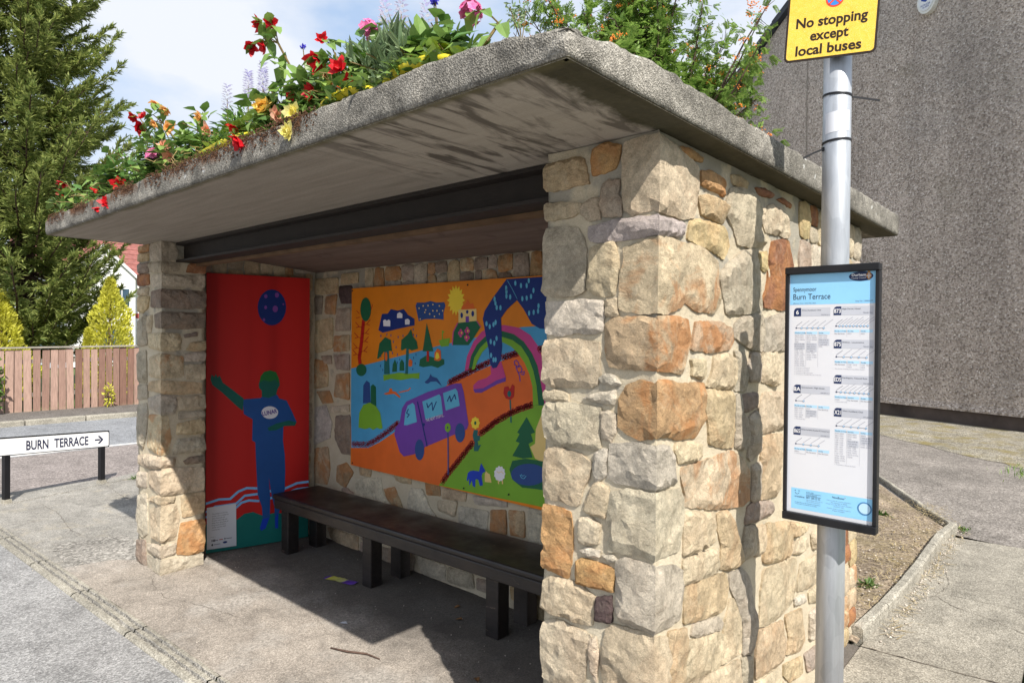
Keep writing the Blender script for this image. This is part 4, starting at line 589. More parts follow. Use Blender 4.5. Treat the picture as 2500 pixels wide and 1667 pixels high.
# weather stains that run in from the side edge near the corner pier
st = q.noise(3.4, 5, .6, vec=q.vec((4.2, .8, 1)), dist=.7)
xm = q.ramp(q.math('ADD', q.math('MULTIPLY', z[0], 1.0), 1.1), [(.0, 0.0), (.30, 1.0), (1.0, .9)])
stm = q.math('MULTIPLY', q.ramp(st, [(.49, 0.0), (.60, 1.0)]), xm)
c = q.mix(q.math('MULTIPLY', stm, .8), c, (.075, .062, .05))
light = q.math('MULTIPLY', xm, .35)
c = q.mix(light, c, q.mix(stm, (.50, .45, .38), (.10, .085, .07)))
# green-black growth along the drip edges
ex = q.ramp(q.math('ADD', q.math('MULTIPLY', q.math('ADD', z[0], .03), 9), q.math('MULTIPLY', q.noise(9, 5, .7), 1.2)), [(.35, 0.0), (.70, 1.0)])
ey = q.ramp(q.math('ADD', q.math('MULTIPLY', q.math('ADD', z[1], .53), -14), q.math('MULTIPLY', q.noise(5, 5, .7), 1.3)), [(.55, 0.0), (.95, 1.0)])
gr = q.mix(q.noise(34, 5, .7), (.012, .011, .006), (.085, .075, .038))
c = q.mix(q.math('MULTIPLY', ex, .95), c, gr)
c = q.mix(q.math('MULTIPLY', ey, .8), c, q.mix(q.noise(30, 4), (.05, .045, .02), (.16, .14, .07)))
q.color(c); q.bump(q.noise(70, 5), .15, .006)
SOFFIT = q.m

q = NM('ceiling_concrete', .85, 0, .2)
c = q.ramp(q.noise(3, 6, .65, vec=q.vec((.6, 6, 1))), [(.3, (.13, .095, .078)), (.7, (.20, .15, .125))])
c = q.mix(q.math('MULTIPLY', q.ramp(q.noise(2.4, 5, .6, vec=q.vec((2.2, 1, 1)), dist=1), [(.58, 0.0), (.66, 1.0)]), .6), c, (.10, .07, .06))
q.color(c); q.bump(q.noise(60, 4), .15, .005)
CEILING = q.m

def paintmat(name, col, rough=.45, chip=.0, chipc=(.35, .28, .2)):
    q = NM(name, rough, 0, .4)
    c = q.ramp(q.noise(14, 5, .6), [(.3, tuple(x * .8 for x in col)), (.7, tuple(min(1, x * 1.2) for x in col))])
    if chip:
        c = q.mix(q.ramp(q.noise(26, 8, .75, dist=.6), [(1 - chip - .02, 0.0), (1 - chip + .02, 1.0)]), c, chipc)
    q.color(c); q.bump(q.noise(70, 4), .15, .004)
    return q.m
STEEL = paintmat('black_steel', (.020, .014, .011), .65)
q = NM('bench_paint', .38, 0, .5)
z = q.sep()
c = q.ramp(q.noise(10, 5, .65, vec=q.vec((.5, 3, 3))), [(.3, (.008, .007, .007)), (.7, (.024, .018, .017))])
c = q.mix(q.ramp(q.noise(9, 8, .74, vec=q.vec((1.0, 3.2, 3.2)), dist=.7), [(.63, 0.0), (.67, 1.0)]), c, (.15, .105, .08))
c = q.mix(q.math('MULTIPLY', q.ramp(q.math('ADD', q.math('MULTIPLY', q.math('SUBTRACT', z[1], 1.0), 4.0), q.math('MULTIPLY', q.noise(4, 5, .6), .7)), [(.55, 0), (1, 1)]), .6), c, (.17, .145, .13))
q.color(c); q.bump(q.noise(40, 5, vec=q.vec((.4, 2, 2))), .2, .005)
q.rough(q.ramp(q.noise(6, 4), [(.3, .30), (.7, .6)]))
BENCH = q.m

def chips(name, cols, agg, dark=.2, gran=.5, bump=.5, rough=.95, big=1.1):
    q = NM(name, rough, 0, .15)
    g = q.n.new('ShaderNodeRGBToBW'); q.l.new(q.vor(agg, 'Color'), g.inputs[0])
    c = q.ramp(g.outputs[0], [(.1, tuple(x * (1 - gran) for x in cols[0])), (.4, cols[0]), (.68, cols[1]), (.92, tuple(min(.8, x * (1 + gran)) for x in cols[1]))])
    c = q.mix(1.0, c, q.ramp(q.noise(big, 6, .62), [(.3, 1 - dark), (.7, 1.1)]), 'MULTIPLY')
    c = q.mix(1.0, c, q.ramp(q.noise(13, 5, .7), [(.3, .86), (.7, 1.1)]), 'MULTIPLY')
    c = q.mix(1.0, c, q.ramp(q.noise(4.5, 8, .72, dist=.6), [(.32, .72), (.5, 1.0), (.72, 1.14)]), 'MULTIPLY')
    c = q.mix(q.math('MULTIPLY', q.ramp(q.noise(23, 4, .6), [(.70, 0.0), (.75, 1.0)]), .45), c, (.10, .09, .08))
    q.last = c; q.color(c)
    q.bump(q.vor(agg, 'Distance'), bump, .006)
    return q
LAYBY = chips('layby_chippings', ((.235, .23, .225), (.325, .318, .31)), 130, .14, .34, .5).m
q = chips('pavement_concrete', ((.25, .235, .21), (.335, .315, .28)), 170, .28, .3, .3)
c = q.mix(q.math('MULTIPLY', q.ramp(q.noise(3.2, 6, .7, dist=.8), [(.55, 0), (.66, 1)]), .35), q.last, (.40, .35, .26))
q.color(c); PAVE = q.m
q = chips('shelter_floor', ((.285, .25, .212), (.375, .33, .282)), 190, .30, .28, .25)
sp = q.ramp(q.noise(1.6, 5, .6), [(.50, 0.0), (.60, 1.0)])
gg = q.n.new('ShaderNodeRGBToBW'); q.l.new(q.vor(95, 'Color'), gg.inputs[0])
c = q.mix(q.math('MULTIPLY', sp, .5), q.last, q.ramp(gg.outputs[0], [(.2, (.20, .19, .175)), (.75, (.50, .46, .41))]))
# foot-dirt along the seat, with the shelter's shade painted into the floor colour
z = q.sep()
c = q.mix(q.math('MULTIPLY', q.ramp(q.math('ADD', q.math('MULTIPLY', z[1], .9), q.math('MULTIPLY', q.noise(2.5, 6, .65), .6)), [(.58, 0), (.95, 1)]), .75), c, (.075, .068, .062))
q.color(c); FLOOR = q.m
GRAVEL = chips('exposed_gravel', ((.23, .215, .19), (.36, .335, .30)), 75, .3, .4, .8).m
ASPH = chips('road_asphalt', ((.20, .205, .215), (.265, .27, .28)), 90, .12, .3, .4).m
ASPHB = chips('road_asphalt_brown', ((.205, .178, .165), (.28, .245, .228)), 90, .14, .4, .4).m
ASPHD = chips('footway_asphalt', ((.120, .108, .098), (.17, .155, .14)), 80, .12, .3, .4).m
PATH = chips('path_tarmac', ((.20, .178, .158), (.275, .248, .222)), 85, .3, .4, .5).m
FLAGS = chips('flagstone', ((.275, .25, .205), (.36, .33, .275)), 150, .32, .3, .35).m
q = chips('kerb_concrete', ((.31, .285, .235), (.42, .39, .325)), 160, .4, .3, .35); KERB = q.m
q = chips('dry_soil', ((.22, .17, .122), (.31, .25, .185)), 75, .3, .4, .6, big=2.5)
q.color(q.mix(q.math('MULTIPLY', q.ramp(q.noise(1.7, 6, .65), [(.50, 0), (.66, 1)]), .4), q.last, (.17, .14, .07))); SOIL = q.m
q = chips('mossy_gravel', ((.20, .18, .14), (.36, .33, .27)), 85, .3, .6, .5)
q.color(q.mix(q.ramp(q.noise(2.4, 5, .65), [(.48, 0), (.66, 1)]), q.last, (.20, .165, .075))); VERGE = q.m
TURF = flat('turf', (.075, .10, .03), .95, var=.5, vs_=3, bump=.6, bs=40)
LINE = flat('road_paint', (.62, .60, .57), .8, var=.15, vs_=14)

q = NM('pebbledash', .95, 0, .25)
g = q.n.new('ShaderNodeRGBToBW'); q.l.new(q.vor(33, 'Color'), g.inputs[0])
c = q.ramp(g.outputs[0], [(.12, (.20, .175, .155)), (.42, (.35, .31, .28)), (.66, (.43, .385, .35)), (.86, (.52, .48, .45)), (.96, (.66, .63, .60))])
c = q.mix(1.0, c, q.ramp(q.noise(.35, 5, .6), [(.3, (1.16, 1.10, 1.04)), (.7, (1.40, 1.33, 1.26))]), 'MULTIPLY')
c = q.mix(q.math('MULTIPLY', q.ramp(q.noise(.8, 5, .6), [(.6, 0.0), (.72, 1.0)]), .3), c, (.13, .115, .06))
c = q.mix(1.0, c, q.ramp(q.noise(1.1, 6, .65, vec=q.vec((1, 1, .14)), dist=.4), [(.34, .80), (.56, 1.04)]), 'MULTIPLY')
c = q.mix(q.math('MULTIPLY', q.ramp(q.noise(.22, 4, .55), [(.52, 0.0), (.56, 1.0)]), .16), c, (.30, .29, .285))
q.color(c); q.bump(q.vor(33, 'Distance'), 1.0, .026)
DASH = q.m

q = NM('galvanised', .5, .45, .5)
g = q.n.new('ShaderNodeRGBToBW'); q.l.new(q.vor(38, 'Color', vec=q.vec((1, 1, .35))), g.inputs[0])
c = q.ramp(g.outputs[0], [(.1, (.40, .42, .45)), (.9, (.49, .51, .54))])
c = q.mix(1.0, c, q.ramp(q.noise(5, 6, .7, vec=q.vec((7, 7, .5))), [(.3, .78), (.7, 1.1)]), 'MULTIPLY')
q.color(c); q.rough(q.ramp(q.noise(10, 5), [(.3, .36), (.7, .56)]))
GALV = q.m

PAINT = {}
def paint(key, col, rough=.55):
    if key not in PAINT: PAINT[key] = flat('paint_' + key, col, rough, var=.10, vs_=4)
    return PAINT[key]
for k, v in dict(orange=(.68, .20, .006), blue=(.06, .30, .54), redorange=(.68, .125, .016), green=(.165, .36, .024), dkgreen=(.006, .105, .045),
                 cream=(.72, .53, .20), pink=(.50, .05, .22), navy=(.004, .025, .17), ltblue=(.10, .40, .60), purple=(.145, .045, .33), dkblue=(.018, .06, .22),
                 red=(.42, .010, .008), white=(.72, .70, .74), yellow=(.80, .58, .04), teal=(.008, .115, .115), blue2=(.005, .045, .46), violet=(.20, .06, .32),
                 skyblue=(.20, .48, .80), teal2=(.005, .145, .125), bluefig=(.012, .075, .27), teal3=(.006, .11, .085), hair=(.012, .15, .03), maroon=(.27, .008, .012)).items(): paint(k, v)

BLACKP = flat('black_plastic', (.012, .012, .014), .4, var=.3, vs_=20)
WHITEP = flat('white_sheet', (.66, .67, .71), .35, var=.03, vs_=3)

# ------------------------------------------------------------------ folded wall surfaces
class Path:
    """vertical wall face that follows a plan polyline; u runs along it, h stands out of it"""
    def __init__(s, pts, zero, u0=0):
        s.p = [Vector(p) for p in pts]
        cum = [0]
        for a, b in zip(s.p, s.p[1:]): cum.append(cum[-1] + (b - a).length)
        s.cum = [c - cum[zero] + u0 for c in cum]
        s.d = [(b - a).normalized() for a, b in zip(s.p, s.p[1:])]
        s.n = [Vector((d.y, -d.x)) for d in s.d]
        s.corners = s.cum[1:-1]
    def at(s, u, v, h):
        i = 0
        while i < len(s.d) - 1 and u > s.cum[i + 1]: i += 1
        pos = s.p[i] + s.d[i] * (u - s.cum[i])
        nn = s.n[i]
        for j, c in enumerate(s.corners):
            if abs(u - c) < .016:
                t = .5 + .5 * (u - c) / .016
                nn = s.n[j] * (1 - t) + s.n[j + 1] * t
        q = pos + nn * h
        return Vector((q.x, q.y, v))

def inside(px, py, poly):
    c = False; j = len(poly) - 1
    for i in range(len(poly)):
        xi, yi = poly[i]; xj, yj = poly[j]
        if (yi > py) != (yj > py) and px < (xj - xi) * (py - yi) / (yj - yi) + xi: c = not c
        j = i
    return c

def dist(px, py, poly):
    best = 9; j = len(poly) - 1
    for i in range(len(poly)):
        x1, y1 = poly[j]; x2, y2 = poly[i]
        dx, dy = x2 - x1, y2 - y1; L = dx * dx + dy * dy
        t = max(0, min(1, ((px - x1) * dx + (py - y1) * dy) / L)) if L > 1e-12 else 0
        ex, ey = x1 + t * dx - px, y1 + t * dy - py
        best = min(best, ex * ex + ey * ey); j = i
    return math.sqrt(best)

STONE = dict(tan1=(.61, .505, .355, .10), tan2=(.57, .445, .28, .20), tan3=(.58, .47, .32, .65), pal1=(.62, .545, .43, 0), gry1=(.56, .485, .37, .05),
             gry2=(.48, .415, .32, .06), gry3=(.53, .46, .37, 0), pur1=(.52, .45, .395, 0), pur2=(.43, .345, .275, .15), dar1=(.105, .07, .07, 0),
             dar2=(.29, .23, .185, .1), ora1=(.48, .31, .17, .75), ora2=(.52, .38, .24, .8), ora3=(.55, .33, .15, .6), red1=(.32, .15, .085, .6), yel1=(.60, .47, .26, .2))
rs = random.Random(5)

def stone(poly, path, colkey, parent, hero=True, name='stone'):
    area = sum(poly[i - 1][0] * poly[i][1] - poly[i][0] * poly[i - 1][1] for i in range(len(poly))) / 2
    if area < 0: poly = poly[::-1]
    area = abs(area)
    # stones butt up close: spread the traced outline a touch, take the corners off, break up the edges
    gr_ = []
    for i, p in enumerate(poly):
        a, b = poly[i - 1], poly[(i + 1) % len(poly)]
        e1 = Vector((p[0] - a[0], p[1] - a[1])); e2 = Vector((b[0] - p[0], b[1] - p[1]))
        nn_ = Vector((e1.y, -e1.x)).normalized() + Vector((e2.y, -e2.x)).normalized() if e1.length > 1e-5 and e2.length > 1e-5 else Vector((0, 0))
        nn_ = nn_.normalized() * (.0056 if hero else .005) if nn_.length > .2 else Vector((0, 0))
        gr_.append((p[0] + nn_.x, p[1] + nn_.y))
    poly = gr_
    sm = []
    for i, p in enumerate(poly):
        a, b = poly[i - 1], poly[(i + 1) % len(poly)]
        sm.append((p[0] + (a[0] - p[0]) * .06, p[1] + (a[1] - p[1]) * .06)); sm.append((p[0] + (b[0] - p[0]) * .06, p[1] + (b[1] - p[1]) * .06))
    sp_ = []
    for i, p in enumerate(sm):                    # put a vertex wherever the outline turns a wall corner
        b = sm[(i + 1) % len(sm)]; sp_.append(p)
        for c in (path.corners if b[0] > p[0] else path.corners[::-1]):
            if min(p[0], b[0]) + 1e-4 < c < max(p[0], b[0]) - 1e-4: sp_.append((c, p[1] + (b[1] - p[1]) * (c - p[0]) / (b[0] - p[0])))
    sm = sp_
    seg = .014 if hero else .028
    out = []
    for i, p in enumerate(sm):
        b = sm[(i + 1) % len(sm)]; L = math.hypot(b[0] - p[0], b[1] - p[1])
        if L < 1e-4: continue
        k = max(1, int(L / seg + .5)); nx, ny = (b[1] - p[1]) / L, -(b[0] - p[0]) / L
        for t in range(k):
            j = rs.uniform(-.0025, .0025) if t else 0
            out.append((p[0] + (b[0] - p[0]) * t / k + nx * j, p[1] + (b[1] - p[1]) * t / k + ny * j))
    g = max(.0100 if hero else .02, min(.028, math.sqrt(area) / 9))
    us = [p[0] for p in out]; vs2 = [p[1] for p in out]
    pts = list(out); edges = [(i, (i + 1) % len(out)) for i in range(len(out))]
    cs = [c for c in path.corners if min(us) + .012 < c < max(us) - .012]
    for c in cs:
        v = min(vs2); prev = None
        while v < max(vs2):
            if inside(c, v, out) and dist(c, v, out) > .3 * g:
                pts.append((c, v))
                if prev is not None: edges.append((prev, len(pts) - 1))
                prev = len(pts) - 1
            v += g
    v = min(vs2) + g * .5; row = 0
    while v < max(vs2):
        u = min(us) + (g * .5 if row % 2 else g * .25)
        while u < max(us):
            x, y = u + rs.uniform(-.3, .3) * g, v + rs.uniform(-.3, .3) * g
            if inside(x, y, out) and dist(x, y, out) > .45 * g and all(abs(x - c) > .5 * g for c in cs): pts.append((x, y))
            u += g
        v += g * .9; row += 1
    r = delaunay_2d_cdt([Vector(p) for p in pts], edges, [], 1, 1e-5)
    V, F = r[0], r[2]
    cu_, cv_ = sum(us) / len(us), sum(vs2) / len(vs2)
    su, sv = rs.uniform(-.03, .03), rs.uniform(-.035, .035)
    sd = rs.uniform(0, 50)
    big = math.sqrt(area)
    amp = min(1, big / .16) * (1 if hero else .7)
    proud = rs.uniform(.000, .010) * amp
    chips_ = []
    for _ in range(3):                            # flat breaks across the face
        an = rs.uniform(0, 6.28); chips_.append((math.cos(an), math.sin(an), big * rs.uniform(.16, .42), rs.uniform(.12, .38)))
    verts = []
    for p in V:
        d = dist(p[0], p[1], out)
        e = 1 - math.exp(-d / .0032)
        q3 = Vector((p[0] * 13 + sd, p[1] * 13, sd))
        n = noise.fractal(q3, .75, 2.2, 5) * .0070 + (.5 - abs(noise.noise(q3 * 1.3 + Vector((3, 1, 7))))) * .006 + noise.noise(q3 * 3.6) * .0034 + noise.noise(q3 * 8.5) * .0014
        ch = 0
        for ca, sa, off, sl in chips_: ch = min(ch, -(((p[0] - cu_) * ca + (p[1] - cv_) * sa) - off) * sl)
        h = -.007 + e * (.007 + proud + amp * n + max(-.011, ch) * amp + (su * (p[0] - cu_) if not cs else 0) + sv * (p[1] - cv_))
        verts.append(path.at(p[0], p[1], h))
    faces = [tuple(f) for f in F]
    cnt = {}
    for f in faces:
        for a, b in zip(f, f[1:] + f[:1]): cnt[(a, b)] = 1
    m1 = {}; m2 = {}
    for (a, b) in list(cnt):                      # crisp sides running back into the joint
        if (b, a) in cnt: continue
        for k in (a, b):
            if k not in m1:
                m1[k] = len(verts); verts.append(verts[k].copy())
                m2[k] = len(verts); verts.append(path.at(V[k][0], V[k][1], -.05))
        faces.append((m1[b], m1[a], m2[a], m2[b]))
    o = obj(name, verts, faces, SAND, parent, smooth=not hero)
    cc = STONE[colkey]; k = rs.uniform(.93, 1.08)
    o.color = (cc[0] * k, cc[1] * k * rs.uniform(.98, 1.02), cc[2] * k * rs.uniform(.95, 1.05), cc[3])
    return o

def pairs(l): return list(zip(l[::2], l[1::2]))

def cells(u0, u1, v0, v1, wmax, hmax, out, rr):
    w, h = u1 - u0, v1 - v0
    if w > wmax * rr.uniform(.75, 1.2) or h > hmax * rr.uniform(.75, 1.25):
        if w / wmax > h / hmax:
            m_ = u0 + w * rr.uniform(.36, .64); cells(u0, m_, v0, v1, wmax, hmax, out, rr); cells(m_, u1, v0, v1, wmax, hmax, out, rr)
        else:
            m_ = v0 + h * rr.uniform(.36, .64); cells(u0, u1, v0, m_, wmax, hmax, out, rr); cells(u0, u1, m_, v1, wmax, hmax, out, rr)
    else: out.append((u0, u1, v0, v1))

def fill_stones(path, traced, u0, u1, v0, v1, parent, seed, keys, wmax=.3, hmax=.2, skip=None, gap=.006, hero=False):
    rr = random.Random(seed); cl = []
    cells(u0, u1, v0, v1, wmax, hmax, cl, rr); n = 0
    for a, b, c, d in cl:
        a += gap; b -= gap; c += gap; d -= gap
        if b - a < .03 or d - c < .03: continue
        if skip and skip(a, b, c, d): continue
        bad = False
        for t in traced:
            for i in range(5):
                for j in range(5):
                    x, y = a + (b - a) * i / 4, c + (d - c) * j / 4
                    if inside(x, y, t) or dist(x, y, t) < .006: bad = True; break
                if bad: break
            if not bad and any(a < p[0] < b and c < p[1] < d for p in t): bad = True
            if bad: break
        if bad: continue
        j = lambda s: rr.uniform(-s, s)
        w, h = b - a, d - c
        poly = [(a + rr.uniform(0, .12) * w, c + rr.uniform(0, .1) * h), (a + w * rr.uniform(.4, .6), c + j(.006)), (b - rr.uniform(0, .12) * w, c + rr.uniform(0, .1) * h),
                (b + j(.005), c + h * rr.uniform(.4, .6)), (b - rr.uniform(0, .14) * w, d - rr.uniform(0, .1) * h), (a + w * rr.uniform(.4, .6), d + j(.006)), (a + rr.uniform(0, .14) * w, d - rr.uniform(0, .1) * h), (a + j(.005), c + h * rr.uniform(.4, .6))]
        stone(poly, path, rr.choice(keys), parent, hero); n += 1
    return n

def mortar(name, path, u0, u1, v0, v1, parent, step=.03):
    us = []
    ks = [u0] + [c for c in path.corners if u0 < c < u1] + [u1]
    for a, b in zip(ks, ks[1:]):
        n = max(1, int((b - a) / step)); us += [a + (b - a) * i / n for i in range(n)]
    us.append(u1)
    nv = int((v1 - v0) / step); vv = [v0 + (v1 - v0) * i / nv for i in range(nv + 1)]
    verts = []
    for v in vv:
        for u in us:
            verts.append(path.at(u, v, -.0145 + noise.fractal(Vector((u * 11, v * 11, 3.3)), 1, 2, 3) * .0060))
    W = len(us)
    faces = [(i * W + k, i * W + k + 1, (i + 1) * W + k + 1, (i + 1) * W + k) for i in range(nv) for k in range(W - 1)]
    return obj(name, verts, faces, MORTAR, parent, smooth=True)

# ------------------------------------------------------------------ ground and roads
def sheet(name, pts, z, m, kind='structure', parent=None, sub=0):
    o = obj(name, [(p[0], p[1], z) for p in pts], [tuple(range(len(pts)))], m, parent)
    if parent is None: o['kind'] = kind
    return o

sheet('ground', [(-300, -300), (300, -300), (300, 300), (-300, 300)], -.06, TURF)
KS = .0435
def kin(x): return -.464 + KS * (x + 5.87)          # inner edge of the channel strip
def kout(x): return kin(x) - .125
sheet('road', [(-60, -30), (40, -30), (40, kout(40)), (6, kout(6)), (-7.2, kout(-7.2)), (-7.22, -1.6), (-60, -1.6)], -.001, LAYBY)
sheet('side_road', [(-9.48, -1.59), (-7.22, -1.59), (-7.22, 40), (-9.48, 40)], -.002, ASPHB)
sheet('side_road_lane', [(-12.82, -1.59), (-9.48, -1.59), (-9.48, 40), (-12.82, 40)], -.002, ASPH)
sheet('centre_line', [(-9.62, -1.55), (-9.52, -1.55), (-9.42, 40), (-9.52, 40)], .001, LINE)
# far footway with a kerb of separate stones
sheet('footway', [(-14.6, -8), (-12.93, -8), (-12.93, 40), (-14.6, 40)], .075, ASPHD)
kb = empty('kerb', (-12.87, 0, 0)); kb['kind'] = 'structure'
y = -1.6
while y < 9:
    bm = bmesh.new(); bx(bm, -12.94, -12.80, y + .008, y + .907, -.08, .088 + rs.uniform(-.004, .004), .018)
    bobj('kerb_stone', bm, KERB, kb); y += .915

# pavement left of the shelter
sheet('pavement', [(-7.24, kin(-7.24)), (-4.1, kin(-4.1)), (-4.1, 3.2), (-4.6, 6), (-7.24, 20)], .003, PAVE)
def wob(pts, amp, step, seed):
    rr = random.Random(seed); out = []
    for i, p in enumerate(pts):
        b = pts[(i + 1) % len(pts)]; L = math.hypot(b[0] - p[0], b[1] - p[1]); n = max(1, int(L / step))
        for k in range(n):
            t = k / n; out.append((p[0] + (b[0] - p[0]) * t + rr.uniform(-amp, amp), p[1] + (b[1] - p[1]) * t + rr.uniform(-amp, amp)))
    return out
sheet('gravel_patch', wob([(-5.0, kin(-5.0) + .13), (-4.3, kin(-4.3) + .02), (-4.05, -.05), (-4.10, .22), (-4.9, .12)], .03, .08, 3), .0065, GRAVEL)
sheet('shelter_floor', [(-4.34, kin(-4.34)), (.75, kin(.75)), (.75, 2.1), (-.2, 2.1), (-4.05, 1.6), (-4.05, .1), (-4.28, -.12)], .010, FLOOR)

GRIT = chips('dark_grit', ((.24, .225, .20), (.33, .31, .275)), 120, .2, .5, .6).m
# channel strip: ridged concrete units laid end to end along the carriageway edge
ks = empty('channel_kerb', (-4, kin(-4), 0)); ks['kind'] = 'structure'
prof = [(0, .006), (.006, .018), (.026, .018), (.031, .004), (.041, .004), (.046, .018), (.070, .018), (.075, .004), (.085, .004), (.090, .017), (.112, .015), (.122, .004), (.128, -.02)]
x = -7.05
while x < 2.8:
    L = .822
    verts = []; faces = []
    nx = 26
    for i in range(nx + 1):
        xx = x + .006 + (L - .012) * i / nx
        for k, (o_, z_) in enumerate(prof):
            w = noise.noise(Vector((xx * 9, o_ * 60, 1))) * .004 + noise.noise(Vector((xx * 40, o_ * 90, 5))) * .002
            verts.append((xx, kin(xx) - o_ + w * .8, max(-.01, z_ + w * (1 if z_ > .01 else .3))))
    n = len(prof)
    for i in range(nx):
        for k in range(n - 1): faces.append((i * n + k, i * n + k + 1, (i + 1) * n + k + 1, (i + 1) * n + k))
    obj('kerb_unit', verts, faces, [KERB, GRIT], ks, mi=[1 if k in (2, 3, 4, 6, 7, 8) else 0 for i in range(nx) for k in range(n - 1)])
    x += L
# ------------------------------------------------------------------ bus shelter
SH = empty('bus_shelter', (-2.0, .8, 0), 'open stone bus shelter with thick concrete slab roof covered in flowers', 'bus shelter')

# -- corner pier and side wall nearest the bus stop pole
near_path = Path([(-.4265, 1.25), (-.4265, 0), (0, 0), (0, 2.24), (-.6, 2.24)], 2)
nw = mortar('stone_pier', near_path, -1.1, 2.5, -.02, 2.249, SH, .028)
tr = []
for k, l in NEAR_STONES:
    p = pairs(l); tr.append(p); stone(p, near_path, k, nw)
keys = ['tan1', 'tan1', 'tan2', 'gry1', 'gry2', 'tan3', 'yel1', 'pur2', 'tan1', 'red1']
fill_stones(near_path, tr, .02, 2.30, .0, 2.245, nw, 21, keys, .27, .19)
fill_stones(near_path, tr, -.52, .30, .0, .62, nw, 8, ['tan1', 'gry1', 'tan2', 'pal1'], .26, .2)
# -- far pier
left_path = Path([(-4.126, .8), (-4.126, 0), (-3.696, 0), (-3.696, .29), (-3.92, .29)], 2)
lw = mortar('stone_pier', left_path, -.9, .48, -.02, 2.249, SH, .03)
for k, l in LEFT_STONES: stone(pairs(l), left_path, k, lw)
# -- back wall
back_path = Path([(-3.95, 1.2), (-.38, 1.2)], 0, -3.95)
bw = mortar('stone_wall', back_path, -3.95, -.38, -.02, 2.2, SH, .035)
tr = []
for k, l in BACK_STONES:
    p = pairs(l); tr.append(p); stone(p, back_path, k, bw, False)
mb = lambda a, b, c, d: a > -3.2 and c > .66 and d < 1.95
far = lambda a, b, c, d: mb(a, b, c, d) or a > -1.15
fill_stones(back_path, tr, -3.8, -1.1, .0, .70, bw, 4, ['tan2', 'pal1', 'pur2', 'ora2', 'gry2', 'tan1'], .22, .17, far)
fill_stones(back_path, tr, -3.8, -1.1, 1.93, 2.13, bw, 6, ['tan2', 'dar2', 'pur2', 'ora1', 'gry2', 'tan3'], .2, .19, far)
fill_stones(back_path, tr, -3.8, -3.2, .3, 2.1, bw, 15, ['tan2', 'pur2', 'ora2', 'tan1'], .16, .13, far)
# -- end wall behind the red board
end_path = Path([(-3.945, .30), (-3.765, 1.2)], 0, .30)
ew = mortar('stone_wall', end_path, .29, 1.22, -.02, 2.24, SH, .035)
fill_stones(end_path, [], .30, 1.20, 1.98, 2.215, ew, 7, ['tan2', 'tan1', 'gry2', 'dar2', 'ora1', 'pur2'], .17, .2)
fill_stones(end_path, [], .95, 1.20, .0, 1.96, ew, 9, ['tan2', 'tan1', 'gry2', 'pur2'], .3, .2)
# -- solid cores so that no light leaks through the joints
bm = bmesh.new()
bx(bm, -.36, -.06, .06, 2.18, -.05, 2.246)
bx(bm, -4.06, -3.76, .06, .24, -.05, 2.246)
bx(bm, -4.06, -.05, 1.27, 2.18, -.05, 2.245)
bx(bm, -4.06, -3.99, .24, 1.3, -.05, 2.244)
bobj('wall_core', bm, MORTAR, SH)
# outer faces of the walls that look away from the street
out_path = Path([(-.3, 2.24), (-4.126, 2.24), (-4.126, .3)], 1)
ow = mortar('stone_wall', out_path, -3.5, 1.7, -.02, 2.248, SH, .06)
fill_stones(out_path, [], .02, 1.6, 0, 2.23, ow, 31, keys, .4, .3)

# -- roof slab: rough, eroded edge all round, smooth soffit
X0, X1, Y0, Y1, ZB = -4.03, .092, -.57, 2.705, 2.25
pf = [(-.026, 0), (-.012, 0), (-.003, .006), (0, .016), (.001, .032), (0, .050), (.001, .068), (0, .085), (-.001, .102), (-.005, .111), (-.014, .115), (-.026, .116)]
per = []
def edge_pts(a, b, step):
    L = (Vector(b) - Vector(a)).length; n = max(1, int(L / step))
    return [(a[0] + (b[0] - a[0]) * i / n, a[1] + (b[1] - a[1]) * i / n) for i in range(n)]
r_ = .014
def arc(cx, cy, a0, a1):
    return [(cx + r_ * math.cos(R(a0 + (a1 - a0) * i / 6)), cy + r_ * math.sin(R(a0 + (a1 - a0) * i / 6))) for i in range(6)]
per += arc(X0 + r_, Y0 + r_, 180, 270) + edge_pts((X0 + r_, Y0), (X1 - r_, Y0), .016)
per += arc(X1 - r_, Y0 + r_, 270, 360) + edge_pts((X1, Y0 + r_), (X1, Y1 - r_), .016)
per += arc(X1 - r_, Y1 - r_, 0, 90) + edge_pts((X1 - r_, Y1), (X0 + r_, Y1), .08)
per += arc(X0 + r_, Y1 - r_, 90, 180) + edge_pts((X0, Y1 - r_), (X0, Y0 + r_), .05)
N = len(per); verts = []; faces = []; mi = []
for i, p in enumerate(per):
    a, b = Vector(per[i - 1]), Vector(per[(i + 1) % N]); d = (b - a).normalized(); nn = Vector((d.y, -d.x))
    corner = max(0, 1 - math.hypot(p[0] - X1, p[1] - Y0) / .35)
    thick = .93 + .16 * max(0, (p[1] - .3) / 2.4) - .14 * corner
    for k, (o_, z_) in enumerate(pf):
        q3 = Vector((p[0] * 14, p[1] * 14, z_ * 14))
        rough_ = min(1, max(0, (z_ - .004) / .02))
        dn = (noise.fractal(q3, .8, 2.2, 4) * .006 + noise.noise(q3 * 4.5) * .0026) * rough_ * (1 + .8 * corner)
        dz = (noise.fractal(q3 + Vector((9, 4, 2)), .8, 2.2, 3) * .0055 * (1 + .8 * corner)) * (1 if z_ > .09 else 0)
        if abs(p[0] - X0) < .3 and k in (0, 1): dn = 0
        dip = -.02 * corner * (z_ / .117) if z_ > .05 else 0
        q = Vector(p) + nn * (o_ + dn - .012 * corner * (z_ / .117) ** 2)
        verts.append((q.x, q.y, ZB + z_ * thick + dz + dip))
n = len(pf)
for i in range(N):
    j = (i + 1) % N
    for k in range(n - 1):
        faces.append((i * n + k, j * n + k, j * n + k + 1, i * n + k + 1)); mi.append(1 if k < 1 else 0)
b = len(verts); e_ = .006
